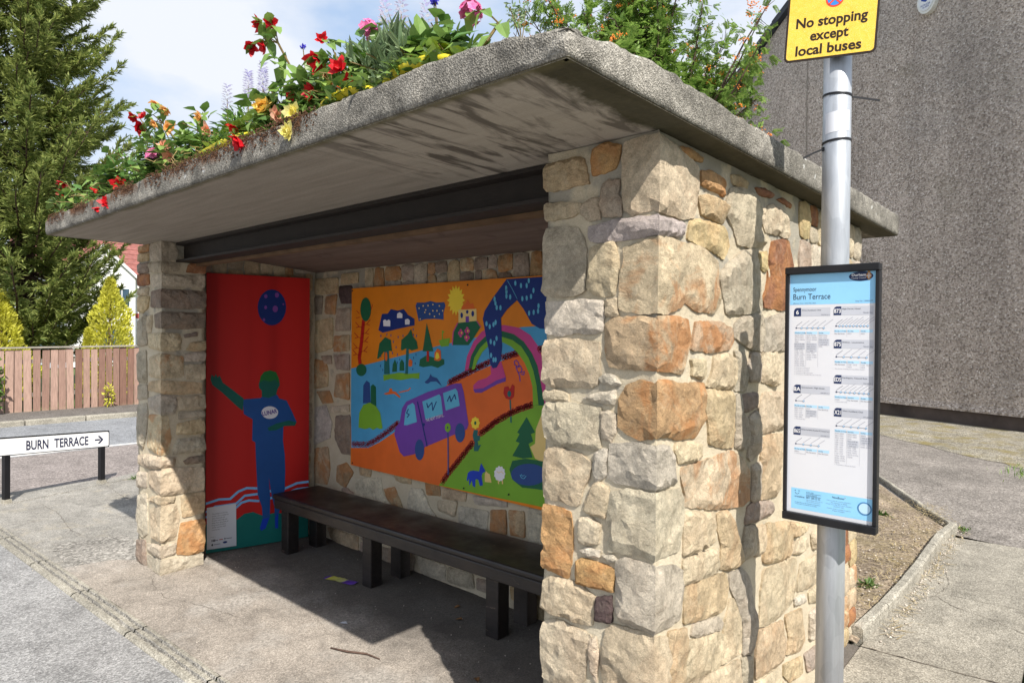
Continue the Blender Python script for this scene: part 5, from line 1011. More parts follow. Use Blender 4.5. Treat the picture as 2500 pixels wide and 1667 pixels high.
verts += [(X0 + e_, Y0 + e_, ZB + .001), (X1 - e_, Y0 + e_, ZB + .001), (X1 - e_, Y1 - e_, ZB + .001), (X0 + e_, Y1 - e_, ZB + .001)]
verts += [(X0 + e_, Y0 + e_, ZB + .092), (X1 - e_, Y0 + e_, ZB + .062), (X1 - e_, Y1 - e_, ZB + .092), (X0 + e_, Y1 - e_, ZB + .092)]
faces.append((b + 4, b + 5, b + 6, b + 7)); mi.append(0)
faces.append((b + 3, b + 2, b + 1, b)); mi.append(1)
slab = obj('roof_slab', verts, faces, [SLAB_EDGE, SOFFIT], SH, smooth=True, mi=mi)
for p in slab.data.polygons[-2:]: p.use_smooth = False
# moss tufts caught along the upper street edge
mv, mf = [], []
for _ in range(2600):
    x = rs.uniform(-3.95, -.75)
    if noise.noise(Vector((x * 2.2, 7, 1))) < -.05: continue
    z = 2.366 - abs(rs.gauss(0, .028)); z = max(z, 2.29)
    c = Vector((x, Y0 - .002, z)); s = rs.uniform(.002, .0062)
    b0 = len(mv)
    for k in range(5):
        an = k * 1.2566; mv.append(c + Vector((math.cos(an) * s, 0, math.sin(an) * s * .8)))
    mv.append(c + Vector((rs.uniform(-.3, .3) * s, -s * rs.uniform(.5, 1.0), 0)))
    for k in range(5): mf.append((b0 + k, b0 + (k + 1) % 5, b0 + 5))
MOSS = flat('brown_moss', (.085, .042, .022), .95, var=.5, vs_=30)
tag(obj('moss', mv, mf, MOSS, slab), kind='stuff')

# -- sloping ceiling inside, steel beam across the opening
verts = []
for x in (-3.95, -.40):
    verts += [(x, .15, 2.2485), (x, .15, 2.243), (x, 1.24, 2.131), (x, 1.24, 2.2485)]
obj('ceiling', verts, [(0, 1, 2, 3), (7, 6, 5, 4), (1, 5, 6, 2), (0, 4, 5, 1), (2, 6, 7, 3)], CEILING, SH)
pr_ = [(.098, 2.2475), (.098, 2.2335), (.150, 2.231), (.150, 2.135), (.098, 2.132), (.098, 2.118), (.222, 2.118), (.222, 2.132), (.170, 2.135), (.170, 2.231), (.222, 2.2335), (.222, 2.2475)]
verts = [(-3.80, a, b) for a, b in pr_] + [(-.30, a, b) for a, b in pr_]
k = len(pr_)
beam = obj('steel_beam', verts, [tuple(range(k))[::-1], tuple(range(k, 2 * k))] + [(i, (i + 1) % k, k + (i + 1) % k, k + i) for i in range(k)], STEEL, SH)
bm = bmesh.new(); bx(bm, -3.78, -.35, .224, .262, 2.10, 2.15); bobj('timber_batten', bm, flat('old_timber', (.13, .075, .04), .8, var=.3), SH)

# ------------------------------------------------------------------ bench
BE = empty('bench', (-2.0, .98, 0), 'long black painted wooden bench along the back wall of the shelter', 'bench')
def bench_piece(name, x0, x1, y0, y1, z0, z1, bev=.008):
    bm = bmesh.new(); bx(bm, x0, x1, y0, y1, z0, z1, bev)
    for v in bm.verts: v.co.y += (v.co.x + 3.5) * .03 - .0
    return bobj(name, bm, BENCH, BE)
bench_piece('seat', -3.58, -.45, .735, 1.13, .415, .452, .012)
bench_piece('apron', -3.57, -.45, .745, .785, .345, .4145, .006)
for x in (-3.50, -2.53, -1.45, -.62):
    bench_piece('leg', x - .046, x + .046, .79, .88, .008, .4145, .006)
    bench_piece('leg', x - .045, x + .055, 1.02, 1.11, .008, .4145, .006)

# ------------------------------------------------------------------ painted boards
def poly_mesh(name, polys, fn, h, m, parent):
    if len(polys) < 9:                            # each painted shape its own piece
        for p in polys:
            if sum(p[i - 1][0] * p[i][1] - p[i][0] * p[i - 1][1] for i in range(len(p))) < 0: p = p[::-1]
            obj(name, [fn(s, t, h) for s, t in p], [tuple(range(len(p)))], m, parent)
        return
    verts, faces = [], []
    for p in polys:
        b = len(verts); a = sum(p[i - 1][0] * p[i][1] - p[i][0] * p[i - 1][1] for i in range(len(p)))
        if a < 0: p = p[::-1]
        verts += [fn(s, t, h) for s, t in p]; faces.append(tuple(range(b, b + len(p))))
    return tag(obj(name, verts, faces, m, parent), kind='stuff')

def text_mesh(s, size=1.0, offset=0):
    cu_ = bpy.data.curves.new('t', 'FONT'); cu_.body = s; cu_.size = size; cu_.resolution_u = 3; cu_.offset = offset
    o = bpy.data.objects.new('t', cu_); C.objects.link(o)
    dg = bpy.context.evaluated_depsgraph_get()
    me = bpy.data.meshes.new_from_object(o.evaluated_get(dg))
    V = [v.co.copy() for v in me.vertices]; F = [tuple(p.vertices) for p in me.polygons]
    bpy.data.meshes.remove(me); bpy.data.objects.remove(o); bpy.data.curves.remove(cu_)
    return V, F

class Print:
    """collects flat lettering and marks on one board, one mesh per colour"""
    def __init__(s, fn): s.fn = fn; s.d = {}
    def _add(s, col, V, F):
        vv, ff = s.d.setdefault(col, ([], [])); b = len(vv); vv += V; ff += [tuple(b + i for i in f) for f in F]
    def text(s, st, x, y, h=None, w=None, col='ink', rot=0, anchor='l', bold=0):
        """baseline start (x,y); h = capital height; w = exact width if given"""
        V, F = text_mesh(st, 1.0, min(.045, bold / h * .69) if bold else 0)
        if not V: return
        x0 = min(v.x for v in V); x1 = max(v.x for v in V)
        cap = .69
        sy = h / cap; sx = (w / (x1 - x0)) if w else sy
        off = {'l': 0, 'c': -.5, 'r': -1}[anchor] * (x1 - x0) * sx
        ca, sa = math.cos(rot), math.sin(rot); pts = []
        for kk, dx in enumerate((0,)):
            b = [( (v.x - x0) * sx + off + dx, v.y * sy) for v in V]
            s._add(col, [(x + a * ca - c * sa, y + a * sa + c * ca, kk * .00012) for a, c in b], F)
    def poly(s, pts, col='ink'):
        a = sum(pts[i - 1][0] * pts[i][1] - pts[i][0] * pts[i - 1][1] for i in range(len(pts)))
        if a < 0: pts = pts[::-1]
        s._add(col, list(pts), [tuple(range(len(pts)))])
    def rect(s, x0, x1, y0, y1, col): s.poly([(x0, y0), (x1, y0), (x1, y1), (x0, y1)], col)
    def line(s, pts, w, col='ink'):
        for a, b in zip(pts, pts[1:]):
            dx, dy = b[0] - a[0], b[1] - a[1]; L = math.hypot(dx, dy) or 1e-6; nx, ny = -dy / L * w / 2, dx / L * w / 2
            s.poly([(a[0] + nx, a[1] + ny), (b[0] + nx, b[1] + ny), (b[0] - nx, b[1] - ny), (a[0] - nx, a[1] - ny)], col)
    def disc(s, x, y, rx, ry=None, col='ink', n=16): s.poly([(x + rx * math.cos(6.2832 * i / n), y + (ry or rx) * math.sin(6.2832 * i / n)) for i in range(n)], col)
    def ring(s, x, y, r, w, col='ink', n=14): s.line([(x + r * math.cos(6.2832 * i / n), y + r * math.sin(6.2832 * i / n)) for i in range(n + 1)], w, col)
    def build(s, parent, colors, heights, name='print'):
        for col, (vv, ff) in s.d.items():
            verts = [s.fn(p[0], p[1], heights[col] + (p[2] if len(p) > 2 else 0)) for p in vv]
            o_ = obj(name, verts, ff, paint('print_%s_%d' % (col, int(sum(x_ * 997 * (i_ + 1) for i_, x_ in enumerate(colors[col])))), colors[col], .5), parent)
            o_['kind'] = 'stuff'

# mural on the back wall
MX0, MX1, MZ0, MZ1 = -3.227, -.79, .652, 1.983
def mfn(s, t, h): return (min(MX1 - .001, max(MX0 + .001, s)), 1.175 - h, min(MZ1 - .001, max(MZ0 + .001, t)))
MB = empty('mural_board', (-2.0, 1.19, .65), 'wide bright mural of a purple van, rainbow, lake and fields on the back wall', 'mural')
bm = bmesh.new(); bx(bm, MX0, MX1, 1.175, 1.193, MZ0, MZ1, .0015); bobj('board', bm, paint('orange', None), MB)
LAY = .0006
for name, col, lay, polys in MURAL:
    pp = []
    for l in polys:
        p = pairs(l)
        if name in ('painted_water', 'painted_land', 'painted_grass', 'painted_leg', 'painted_pond', 'painted_sand'):
            p = [(MX1 if a > -1.318 else a, b) for a, b in p]
        pp.append(p)
    poly_mesh(name, pp, mfn, lay * LAY, PAINT[col], MB)
gv, gf = [], []
for cx, cz in pairs(GARLAND):
    b = len(gv); n = 7
    for rr_ in (.0125, .0075):
        for i in range(n): gv.append(mfn(cx + rr_ * math.cos(6.2832 * i / n), cz + rr_ * math.sin(6.2832 * i / n), 3.5 * LAY))
    for i in range(n): gf.append((b + i, b + (i + 1) % n, b + n + (i + 1) % n, b + n + i))
tag(obj('painted_garland', gv, gf, PAINT['maroon'], MB), kind='stuff')
pm = Print(mfn)
pm.text('THE NEXT STOP IS...', -2.362, 1.060, .018, .186, 'w', rot=.285)
pm.build(MB, {'w': (.75, .75, .78)}, {'w': 7 * LAY}, 'painted_lettering')
for x, z in ((-3.21, 1.965), (-1.98, 1.955), (-3.20, .67), (-2.0, .675), (-1.62, .70)):
    bm = bmesh.new(); bmesh.ops.create_cone(bm, cap_ends=True, segments=10, radius1=.006, radius2=.004, depth=.004, matrix=Matrix.Translation((x, 1.1695, z)) @ Matrix.Rotation(R(90), 4, 'X'))
    bobj('screw', bm, BLACKP, MB)

# red board with the figure
FA, FB = Vector((-3.90, .385)), Vector((-3.72, 1.11)); fd = (FB - FA).normalized(); fnv = Vector((fd.y, -fd.x)); FW = .757
FZ0, FZ1 = .016, 2.080
def ffn(s, t, h):
    s = min(FW - .001, max(.001, s)); t = min(FZ1 - .001, max(FZ0 + .001, t)); p = FA + fd * s + fnv * h; return (p.x, p.y, t)
q = NM('paint_red_curtain', .55, 0, .3)
FBD = empty('figure_board', (-3.8, .75, 0), 'tall red board painted with a waving blue figure in a LUNAR shirt', 'mural')
z = q.sep()
fold_ = q.noise(5.0, 1, .3, vec=q.vec((.0, 1, .03)))
q.color(q.ramp(fold_, [(.36, (.37, .007, .007)), (.46, (.48, .012, .010)), (.60, (.53, .015, .012))]))
RED = q.m
vb = [ffn(s, t, h) for h in (0, -.018) for s, t in ((0, 0), (9, 0), (9, 9), (0, 9))]
obj('board', vb, [(0, 1, 2, 3), (7, 6, 5, 4), (0, 4, 5, 1), (1, 5, 6, 2), (2, 6, 7, 3), (3, 7, 4, 0)], RED, FBD)
for name, col, lay, polys in FIGURE: poly_mesh(name, [pairs(l) for l in polys], ffn, lay * LAY, PAINT[col], FBD)
pm = Print(ffn)
pm.text('LUNAR', .399, 1.006, .031, .112, 'p', rot=.16, bold=.0012)
pm.build(FBD, {'p': (.10, .05, .28)}, {'p': 6 * LAY}, 'painted_lettering')
# information notice, lower corner
IN = empty('notice', (-3.86, .42, .05), 'small white notice about the designs at the foot of the red board', 'notice')
poly = [(.009, .046), (.213, .041), (.209, .361), (.007, .355)]
vb = [ffn(s, t, h) for h in (.008, .0045) for s, t in poly]
obj('sheet', vb, [(0, 1, 2, 3), (7, 6, 5, 4), (0, 4, 5, 1), (1, 5, 6, 2), (2, 6, 7, 3), (3, 7, 4, 0)], WHITEP, IN)
pm = Print(ffn)
for i, st in enumerate(['The designs in this bus', 'shelter were created by', 'artist Nocciola the', 'Drawer with help and', 'ideas from the pupils of', 'King Street Primary', 'School and the local', 'community.']):
    pm.text(st, .042, .300 - i * .0168, .0082, None, 'k', rot=.02)
pm.text('Supported by', .034, .132, .004, None, 'k')
pm.text('NE', .040, .100, .014, None, 'k', bold=.001); pm.rect(.064, .085, .104, .108, 'k'); pm.rect(.092, .118, .104, .110, 'r'); pm.rect(.128, .136, .104, .114, 'k'); pm.rect(.140, .180, .106, .110, 'k')
pm.disc(.045, .076, .006, .008, 'k'); pm.rect(.055, .100, .074, .079, 'g'); pm.disc(.133, .082, .016, .008, 'n')
pm.build(IN, {'k': (.03, .03, .04), 'r': (.45, .05, .05), 'g': (.25, .25, .3), 'n': (.02, .04, .18)}, {c_: .0086 for c_ in 'krgn'})

# ------------------------------------------------------------------ bus stop pole with its sign and timetable
PX, PY = .311, .61
BP = empty('bus_stop_pole', (PX, PY, 0), 'grey galvanised steel pole standing beside the stone shelter wall', 'pole')
v, f = [], []
tube(v, f, [(PX, PY, -.05), (PX, PY, 1), (PX, PY, 2), (PX, PY, 3.15)], .0425, 40)
o = obj('shaft', v, f, GALV, BP, smooth=True)
for p in o.data.polygons[-2:]: p.use_smooth = False
def band(z, h, tilt=0, r=.0445):
    v = []; f = []; n = 40
    for i in range(n):
        a = 6.2832 * i / n
        for rr_, zz in ((r, -h / 2), (r, h / 2), (.0427, h / 2), (.0427, -h / 2)):
            v.append((PX + rr_ * math.cos(a), PY + rr_ * math.sin(a), z + zz + tilt * math.cos(a)))
    for i in range(n):
        j = (i + 1) % n
        for k in range(4): f.append((i * 4 + k, j * 4 + k, j * 4 + (k + 1) % 4, i * 4 + (k + 1) % 4))
    return obj('cable_tie', v, f, BLACKP, BP)
for z, tilt, ang, rise, L in ((2.437, -.004, 18, -.012, .095), (2.286, .003, 200, -.03, .065)):
    b = band(z, .007, tilt)
    a = R(ang) ; d = Vector((cr.x, cr.y, 0)) * (1 if ang < 90 else -1)
    p0 = Vector((PX, PY, z)) + d * .0445
    if ang > 90: p0.z -= .022
    v, f = [], []
    w = .0035
    pts = [p0, p0 + d * L * .5 + Vector((0, 0, rise * .45)), p0 + d * L + Vector((0, 0, rise))]
    for p in pts:
        for dz, dn in ((w, 0), (-w, 0), (-w, .0015), (w, .0015)): v.append(p + Vector((0, 0, dz)) - Vector((cf.x, cf.y, 0)) * dn)
    for i in range(2):
        for k in range(4): f.append((i * 4 + k, i * 4 + (k + 1) % 4, i * 4 + 4 + (k + 1) % 4, i * 4 + 4 + k))
    f += [(3, 2, 1, 0), (8, 9, 10, 11)]
    obj('tie_tail', v, f, BLACKP, b)
    bm = bmesh.new(); bx(bm, -.004, .004, -.004, .004, -.006, .006, 0, Matrix.Translation(p0)); bobj('tie_head', bm, BLACKP, b)
# blank white sticker wrapped on the shaft
v, f = [], []; n = 14
va = math.degrees(math.atan2(-cf.y, -cf.x))
for i in range(n + 1):
    a = R(va - 77 + 106 * i / n)
    for zz in (2.312, 2.378): v.append((PX + .0431 * math.cos(a), PY + .0431 * math.sin(a), zz + .006 * (i / n - .5)))
for i in range(n): f.append((i * 2, i * 2 + 2, i * 2 + 3, i * 2 + 1))
obj('sticker', v, f, WHITEP, BP, smooth=True)

# yellow no-stopping plate
SG = empty('no_stopping_sign', (.306, .545, 2.5), 'yellow plate reading No stopping except local buses at the top of the pole', 'sign')
S0 = Vector((.170, .515, 2.553)); sdx = Vector((.262, .058, -.016)); sdx.normalize(); sup = Vector((.052, .03, .998)); sup = (sup - sdx * sup.dot(sdx)).normalized(); sn = sdx.cross(sup)
SW_, SHH = .268, .34
def sfn(a, b, h): return S0 + sdx * a + sup * b + sn * h
def rrect(x0, x1, y0, y1, r, n=5):
    o_ = []
    for cx, cy, a0 in ((x1 - r, y1 - r, 0), (x0 + r, y1 - r, 90), (x0 + r, y0 + r, 180), (x1 - r, y0 + r, 270)):
        for i in range(n + 1): o_.append((cx + r * math.cos(R(a0 + 90 * i / n)), cy + r * math.sin(R(a0 + 90 * i / n))))
    return o_
def plate(name, pts, fn, h0, h1, m, parent):
    k = len(pts); v = [fn(a, b, h1) for a, b in pts] + [fn(a, b, h0) for a, b in pts]
    return obj(name, v, [tuple(range(k)), tuple(range(k, 2 * k))[::-1]] + [(i, k + i, k + (i + 1) % k, (i + 1) % k) for i in range(k)], m, parent)
DKBR = flat('sign_border', (.022, .012, .008), .45, var=.05)
plate('back_plate', rrect(0, SW_, 0, SHH, .016), sfn, -.003, 0, DKBR, SG)
q = NM('sign_yellow', .35, 0, .5)
c = q.ramp(q.noise(60, 3, .5), [(.3, (.74, .46, .025)), (.7, (.82, .54, .05))])
q.color(q.mix(q.math('MULTIPLY', q.ramp(q.vor(190, 'Distance', feat='DISTANCE_TO_EDGE'), [(.02, 1.0), (.08, 0.0)]), .45), c, (.85, .70, .30)))
plate('face', rrect(.0065, SW_ - .0065, .0065, SHH - .0065, .011), sfn, .0001, .0008, q.m, SG)
pm = Print(sfn)
pm.text('No stopping', .030, .108, .031, .208, 'k', bold=.0013)
pm.text('except', .075, .063, .031, .112, 'k', bold=.0013)
pm.text('local buses', .034, .018, .031, .192, 'k', bold=.0013)
cx, cy = SW_ / 2 + .006, .188
pm.disc(cx, cy, .027, col='r', n=24); pm.disc(cx, cy, .0215, col='b', n=24)
for an in (45, -45):
    dx, dy = math.cos(R(an)) * .023, math.sin(R(an)) * .023; pm.line([(cx - dx, cy - dy), (cx + dx, cy + dy)], .0055, 'x')
pm.text('BUS STOP', SW_ / 2, .250, .030, .18, 'k', anchor='c', bold=.001) if False else None
pm.build(SG, {'k': (.022, .010, .004), 'r': (.70, .06, .03), 'b': (.03, .22, .62), 'x': (.70, .06, .03)}, {'k': .0012, 'r': .0012, 'b': .0016, 'x': .0020})
bm = bmesh.new(); bx(bm, .285, .337, .5545, .575, 2.60, 2.63, .003); bobj('bracket', bm, GALV, SG)

# timetable case
TC = empty('timetable_case', (.319, .55, 1.04), 'black framed bus timetable case fixed to the pole', 'timetable')
FX0, FX1, TZ0, TZ1, TY = .180, .4605, 1.041, 1.877, .530
bm = bmesh.new(); bx(bm, FX0 + .004, FX1 - .004, TY + .010, TY + .036, TZ0 + .004, TZ1 - .004, .002); bobj('back_box', bm, BLACKP, TC)
for nm, a in (('frame_bar', (FX0, FX1, TZ1 - .024, TZ1)), ('frame_bar', (FX0, FX1, TZ0, TZ0 + .026))):
    bm = bmesh.new(); bx(bm, a[0], a[1], TY - .006, TY + .034, a[2], a[3], .003); bobj(nm, bm, BLACKP, TC)
for a, b in ((FX0, FX0 + .0115), (FX1 - .0115, FX1)):
    bm = bmesh.new(); bx(bm, a, b, TY - .001, TY + .032, TZ0 + .0262, TZ1 - .0242, .002); bobj('frame_bar', bm, BLACKP, TC)
def tfn(a, b, h): return (a, TY + .008 - h, b)
plate('paper', [(.1918, 1.0672), (.4488, 1.0672), (.4488, 1.8526), (.1918, 1.8526)], tfn, -.0015, 0, WHITEP, TC)
pm = Print(tfn)
pm.rect(.1935, .4482, 1.753, 1.8524, 'sky'); pm.rect(.2055, .4482, 1.079, 1.1475, 'sky')
pm.text('Spennymoor', .2038, 1.7968, .0135, .0725, 'ink'); pm.text('Burn Terrace', .2042, 1.7700, .0185, .1145, 'ink')
pm.text('Effective from: 23rd May 2026', .2044, 1.7560, .0036, .071, 'mid'); pm.text('Stop No: 13000627F', .441, 1.7590, .0040, .049, 'mid', anchor='r')
pm.disc(.4068, 1.8375, .0345, .0150, 'navy', 28); pm.text('Durham', .3805, 1.8385, .0078, .040, 'wht', bold=.0003); pm.text('County Council', .3800, 1.8305, .0046, .040, 'wht')
pm.disc(.4290, 1.8385, .0075, .0100, 'gold', 10); pm.disc(.4290, 1.8500, .0042, .0040, 'gold', 8); pm.disc(.4290, 1.829, .003, .004, 'gold', 8)
pm.rect(.4278, .4302, 1.830, 1.848, 'wht2'); pm.rect(.4222, .4358, 1.8373, 1.8397, 'wht2')
def route(x, xr, ztop, num, dest, nst, tail, zd=None, opn=None, times=None, note=None, subt=None):
    bh = .0275
    pm.rect(x + .0225, xr, ztop - bh, ztop, 'grey')
    pm.poly([(x, ztop - bh), (x + .0222, ztop - bh), (x + .0222, ztop), (x + .008, ztop), (x + .003, ztop - .003), (x, ztop - .009)], 'navy')
    pm.text(num, x + .0111, ztop - .0208, .0130, .0200 if len(num) > 2 else None, 'wht', anchor='c', bold=.0003)
    pm.text(dest, x + .0250, ztop - .0100, .0042, min(.086, .0031 * len(dest)), 'ink')
    if subt: pm.text(subt, xr - .001, ztop - .0225, .0042, None, 'mid', anchor='r')
    else:
        pm.rect(xr - .048, xr - .029, ztop - .0245, ztop - .0215, 'sky'); pm.text('0344 800 44 11', xr - .001, ztop - .0245, .0032, .026, 'mid', anchor='r')
    zd = ztop - .066 if zd is None else zd
    x0 = x + .008
    step = tail
    pm.line([(x0, zd), (x0 + step * (nst - 1), zd)], .0010, 'mid')
    for i in range(nst):
        xx = x0 + step * i
        if i == 0: pm.disc(xx, zd, .0026, col='navy', n=12)
        else: pm.disc(xx, zd, .0030, col='ring', n=12); pm.disc(xx, zd, .0020, col='pale', n=10)
        L = .024 + .006 * ((i * 7) % 3); pm.line([(xx, zd + .006), (xx + L * .78, zd + .006 + L * .62)], .0011, 'lite' if i else 'mid')
    zh = zd - .0115
    w3 = (xr - x) / 3
    for i, d_ in enumerate(('Monday to Friday', 'Saturday', 'Sunday')):
        pm.rect(x + .003 + i * w3, x + (i + 1) * w3 - .001, zh - .0085, zh, 'sky2')
        pm.text(d_, x + .004 + i * w3, zh - .0062, .0034, None, 'ink')
        if i: pm.line([(x + .0015 + i * w3, zh), (x + .0015 + i * w3, zh - .0085 - .0071 * max(2, max(len(t) for t in times)))], .0004, 'lite')
    for i, col in enumerate(times):
        for j, tt in enumerate(col):
            zz = zh - .0145 - j * .0071
            if tt.startswith('*'):
                if j and col[j - 1].startswith('*'): pass
                pm.rect(x + .003 + i * w3, x + (i + 1) * w3 - .002, zz - .002, zz + .0051, 'grey'); pm.text(tt[1:], x + w3 * (i + .5), zz, .0032, None, 'mid', anchor='c')
            else: pm.text(tt, x + .004 + i * w3, zz, .0042, None, 'lite' if tt[0].isdigit() else 'mid')
    zn = zh - .0145 - max(len(t) for t in times) * .0071 + .001
    for j, t in enumerate(note or []): pm.text(t, x + .004, zn - j * .0056, .0031, None, 'lite')
LX, LR, RX, RR = .2068, .3190, .3300, .4440
route(LX, LR, 1.7425, '6', 'West Auckland, Club', 6, .0171, None, None,
      [['0623a 0701', '0731b 0751', '0816c 0836b', '0906', '*Then at 16c, 36b,', '*56 mins past the', '*hour until', '1436 1516c', '1540b 1606', '1627b 1647d', '1707 1732b', '1752d 1810', '1826b 1840b', '1940b 2040b', '2140b 2240b'],
       ['0636 0736b', '0816c 0846b', '0916c 0936b', '0956', '*Then at 16c, 1,', '*36g,b, 56 mins', '*past the hour', '*until', '1756 1816', '1846b 1946b', '2046b 2146b', '2246b'], ['0836 0936', '1006 1036', '*Then at 06, 36', '*mins past the', '*hour until', '1836']],
      ['a  Continues to Evenwood', 'b  Continues to Cockfield', 'c  Continues to Ramshaw', 'd  Continues to Barnard Castle', 'e  Continues to Cockfield (for trip 1716 only)'])
route(LX + .002, LR + .002, 1.4895, '8A', 'Spennymoor, High Street', 2, .0242, 1.4365, None, [['0837 0937a', '1037 1137', '1237 1337', '1437 1552a', '1702 1802'], ['0937', '*Then at 37 mins', '*past the hour', '*until', '1737'], ['No Services']], ['a  Not school days'])
route(LX + .0035, LR + .0035, 1.3515, '865', 'Bishop Auckland, St Johns RC School Yard', 4, .0237, 1.2940, None, [['0806a'], ['No Services'], ['No Services']], ['a  School days only'])
route(RX - .001, RR - .001, 1.7450, '873', 'High Force, Hotel', 10, .0101, 1.6828, None, [['No Services'], ['0951'], ['0951']], None, 'North Star')
route(RX + .001, RR + .0005, 1.6395, '875', 'Shildon,  Locomotive', 5, .0217, 1.5850, None, [['No Services'], ['1105  1510', '1810'], ['1105  1510', '1810']], ['The journey terminates at King William Station'], 'North Star')
route(RX + .0025, RR + .001, 1.5272, 'ED5', 'Darlington, Tubwell Row', 8, .0132, 1.4730, None, [['1723a'], ['No Services'], ['No Services']], ['a  School days only'])
route(RX + .004, RR + .0018, 1.4225, 'X21', 'West Auckland, Club', 5, .0213, 1.3655, None,
      [['0734 0820', '0841 0921', '0955 1030', '1100 1130', '1200 1230', '1300 1330', '1401 1431', '1503 1533', '1611 1647', '1718 1737', '1756a 1825a', '1849a 1919a', '2025a 2124a', '2224a'],
       ['0825 0855', '0925 1000', '1030', '*Then at 00, 30', '*mins past the', '*hour until', '1630 1700', '1730 1755a', '1825 1927a', '2027a 2124a', '2224a'], ['0840a', '*Then at 40a', '*mins past the', '*hour until', '1740a 1838a', '1938a 2051a']], ['a  Terminates at Bishop Auckland'])
for dx in (-.006, .006): pm.disc(.2245 + dx, 1.1395, .0016, col='ink', n=8)
pm.line([(.2245 + .0065 * math.cos(R(a)), 1.1350 + .0065 * math.sin(R(a))) for a in range(190, 351, 20)], .0012, 'ink')
pm.text('traveline', .2167, 1.1180, .0060, .031, 'ink'); pm.line([(.2530, 1.1345), (.299, 1.1345)], .0008); pm.line([(.2530, 1.1265), (.299, 1.1265)], .0008)
pm.text('on the web', .2530, 1.1375, .0034, None, 'ink'); pm.text('www.traveline.info', .2530, 1.1285, .0036, .034, 'ink'); pm.text('0871 200 22 33', .2530, 1.1185, .0058, .043, 'ink')
for j, w in enumerate((.052, .044)): pm.text('Calls cost 12p per minute plus your', .2530, 1.1125 - j * .0052, .0026, w, 'mid')
for j, w in enumerate((.080, .070)): pm.text('To report faults or any comments on bus shelters', .2170, 1.1005 - j * .0052, .0026, w, 'ink')
pm.text('NextBuses', .3327, 1.1330, .0062, .035, 'ink'); pm.line([(.3690, 1.1365), (.3715, 1.1390), (.3690, 1.1415)], .0009, 'gold')
for j, (w, t) in enumerate(((.070, 'Find out when the next bus will be here'), (.048, 'text dhamjpgd to 84268'), (.078, '(Texts cost 25p plus your standard'), (.030, 'network rate)'), (.070, 'A Sunday service is normally provided on'), (.036, 'Public Holidays'))):
    pm.text(t, .352, 1.1235 - j * .0058 - (.002 if j > 3 else 0), .0026, w, 'mid', anchor='c')
pm.disc(.4262, 1.1155, .0205, col='ring', n=24); pm.disc(.4262, 1.1155, .0165, col='pale', n=22); pm.text('Transport', .432, 1.1505, .0034, None, 'mid')
tcol = dict(sky=(.27, .58, .86), sky2=(.42, .66, .86), ink=(.03, .035, .06), mid=(.14, .15, .20), lite=(.33, .34, .40), navy=(.012, .028, .095), wht=(.80, .80, .82), wht2=(.6, .6, .65), gold=(.42, .20, .05), grey=(.50, .52, .58), ring=(.06, .20, .42), pale=(.45, .66, .84))
thei = {k_: .0006 for k_ in tcol}; thei.update(sky=.0002, sky2=.0002, grey=.0003, navy=.0005, wht=.0009, gold=.0010, wht2=.0013, ring=.0008, pale=.0011, mid=.0007)
pm.build(TC, tcol, thei)
# ------------------------------------------------------------------ flowers on the roof
def leafmat(name, a, b, rough=.5, trans=.25):
    q = NM(name, rough, 0, .35)
    gi = q.n.new('ShaderNodeNewGeometry')
    c = q.mix(gi.outputs['Random Per Island'], a, b)
    c = q.mix(1.0, c, q.ramp(q.noise(3, 4), [(.3, .75), (.7, 1.2)]), 'MULTIPLY')
    q.color(c)
    tr_ = q.n.new('ShaderNodeBsdfTranslucent'); q.l.new(c, tr_.inputs['Color'])
    mx = q.n.new('ShaderNodeMixShader'); mx.inputs[0].default_value = trans
    q.l.new(q.b.outputs[0], mx.inputs[1]); q.l.new(tr_.outputs[0], mx.inputs[2])
    q.l.new(mx.outputs[0], q.n['Material Output'].inputs['Surface'])
    return q.m
LEAF_B = leafmat('begonia_leaf', (.07, .16, .035), (.24, .35, .08), .42)
LEAF_S = leafmat('small_leaf', (.075, .18, .04), (.22, .35, .08), .5)
LEAF_G = leafmat('grey_leaf', (.14, .22, .11), (.26, .33, .17), .6)
STEM = flat('plant_stem', (.17, .12, .04), .6, var=.4, vs_=20)
PET = {k: leafmat('petal_' + k, a, b, .45, .3) for k, (a, b) in dict(red=((.50, .006, .012), (.72, .02, .03)), scarlet=((.75, .03, .01), (.85, .07, .02)), orange=((.84, .36, .08), (.90, .56, .22)),
      salmon=((.84, .34, .20), (.88, .54, .38)), gold=((.87, .56, .10), (.90, .68, .22)), yellow=((.85, .74, .16), (.90, .84, .38)), pinkball=((.72, .12, .34), (.80, .28, .50)), blue=((.05, .04, .45), (.10, .08, .60)), spike=((.80, .80, .84), (.55, .52, .78))).items()}

def leaf(v, f, p, d, up, L, W, curl=.15):
    d = d.normalized(); s = d.cross(up)
    if s.length < 1e-3: s = d.cross(Vector((1, 0, 0)))
    s.normalize(); n = s.cross(d); b = len(v)
    v += [p, p + d * L * .35 + s * W * .5 + n * L * .06, p + d * L * .40 - n * L * .03, p + d * L * .35 - s * W * .5 + n * L * .06,
          p + d * L * .72 + s * W * .33 - n * L * curl * .4, p + d * L * .72 - s * W * .33 - n * L * curl * .4, p + d * L - n * L * curl]
    f += [(b, b + 1, b + 2), (b, b + 2, b + 3), (b + 1, b + 4, b + 2), (b + 2, b + 5, b + 3), (b + 2, b + 4, b + 6), (b + 2, b + 6, b + 5)]

def rvec(rr): 
    while True:
        q_ = Vector((rr.uniform(-1, 1), rr.uniform(-1, 1), rr.uniform(-1, 1)))
        if .05 < q_.length < 1: return q_.normalized()

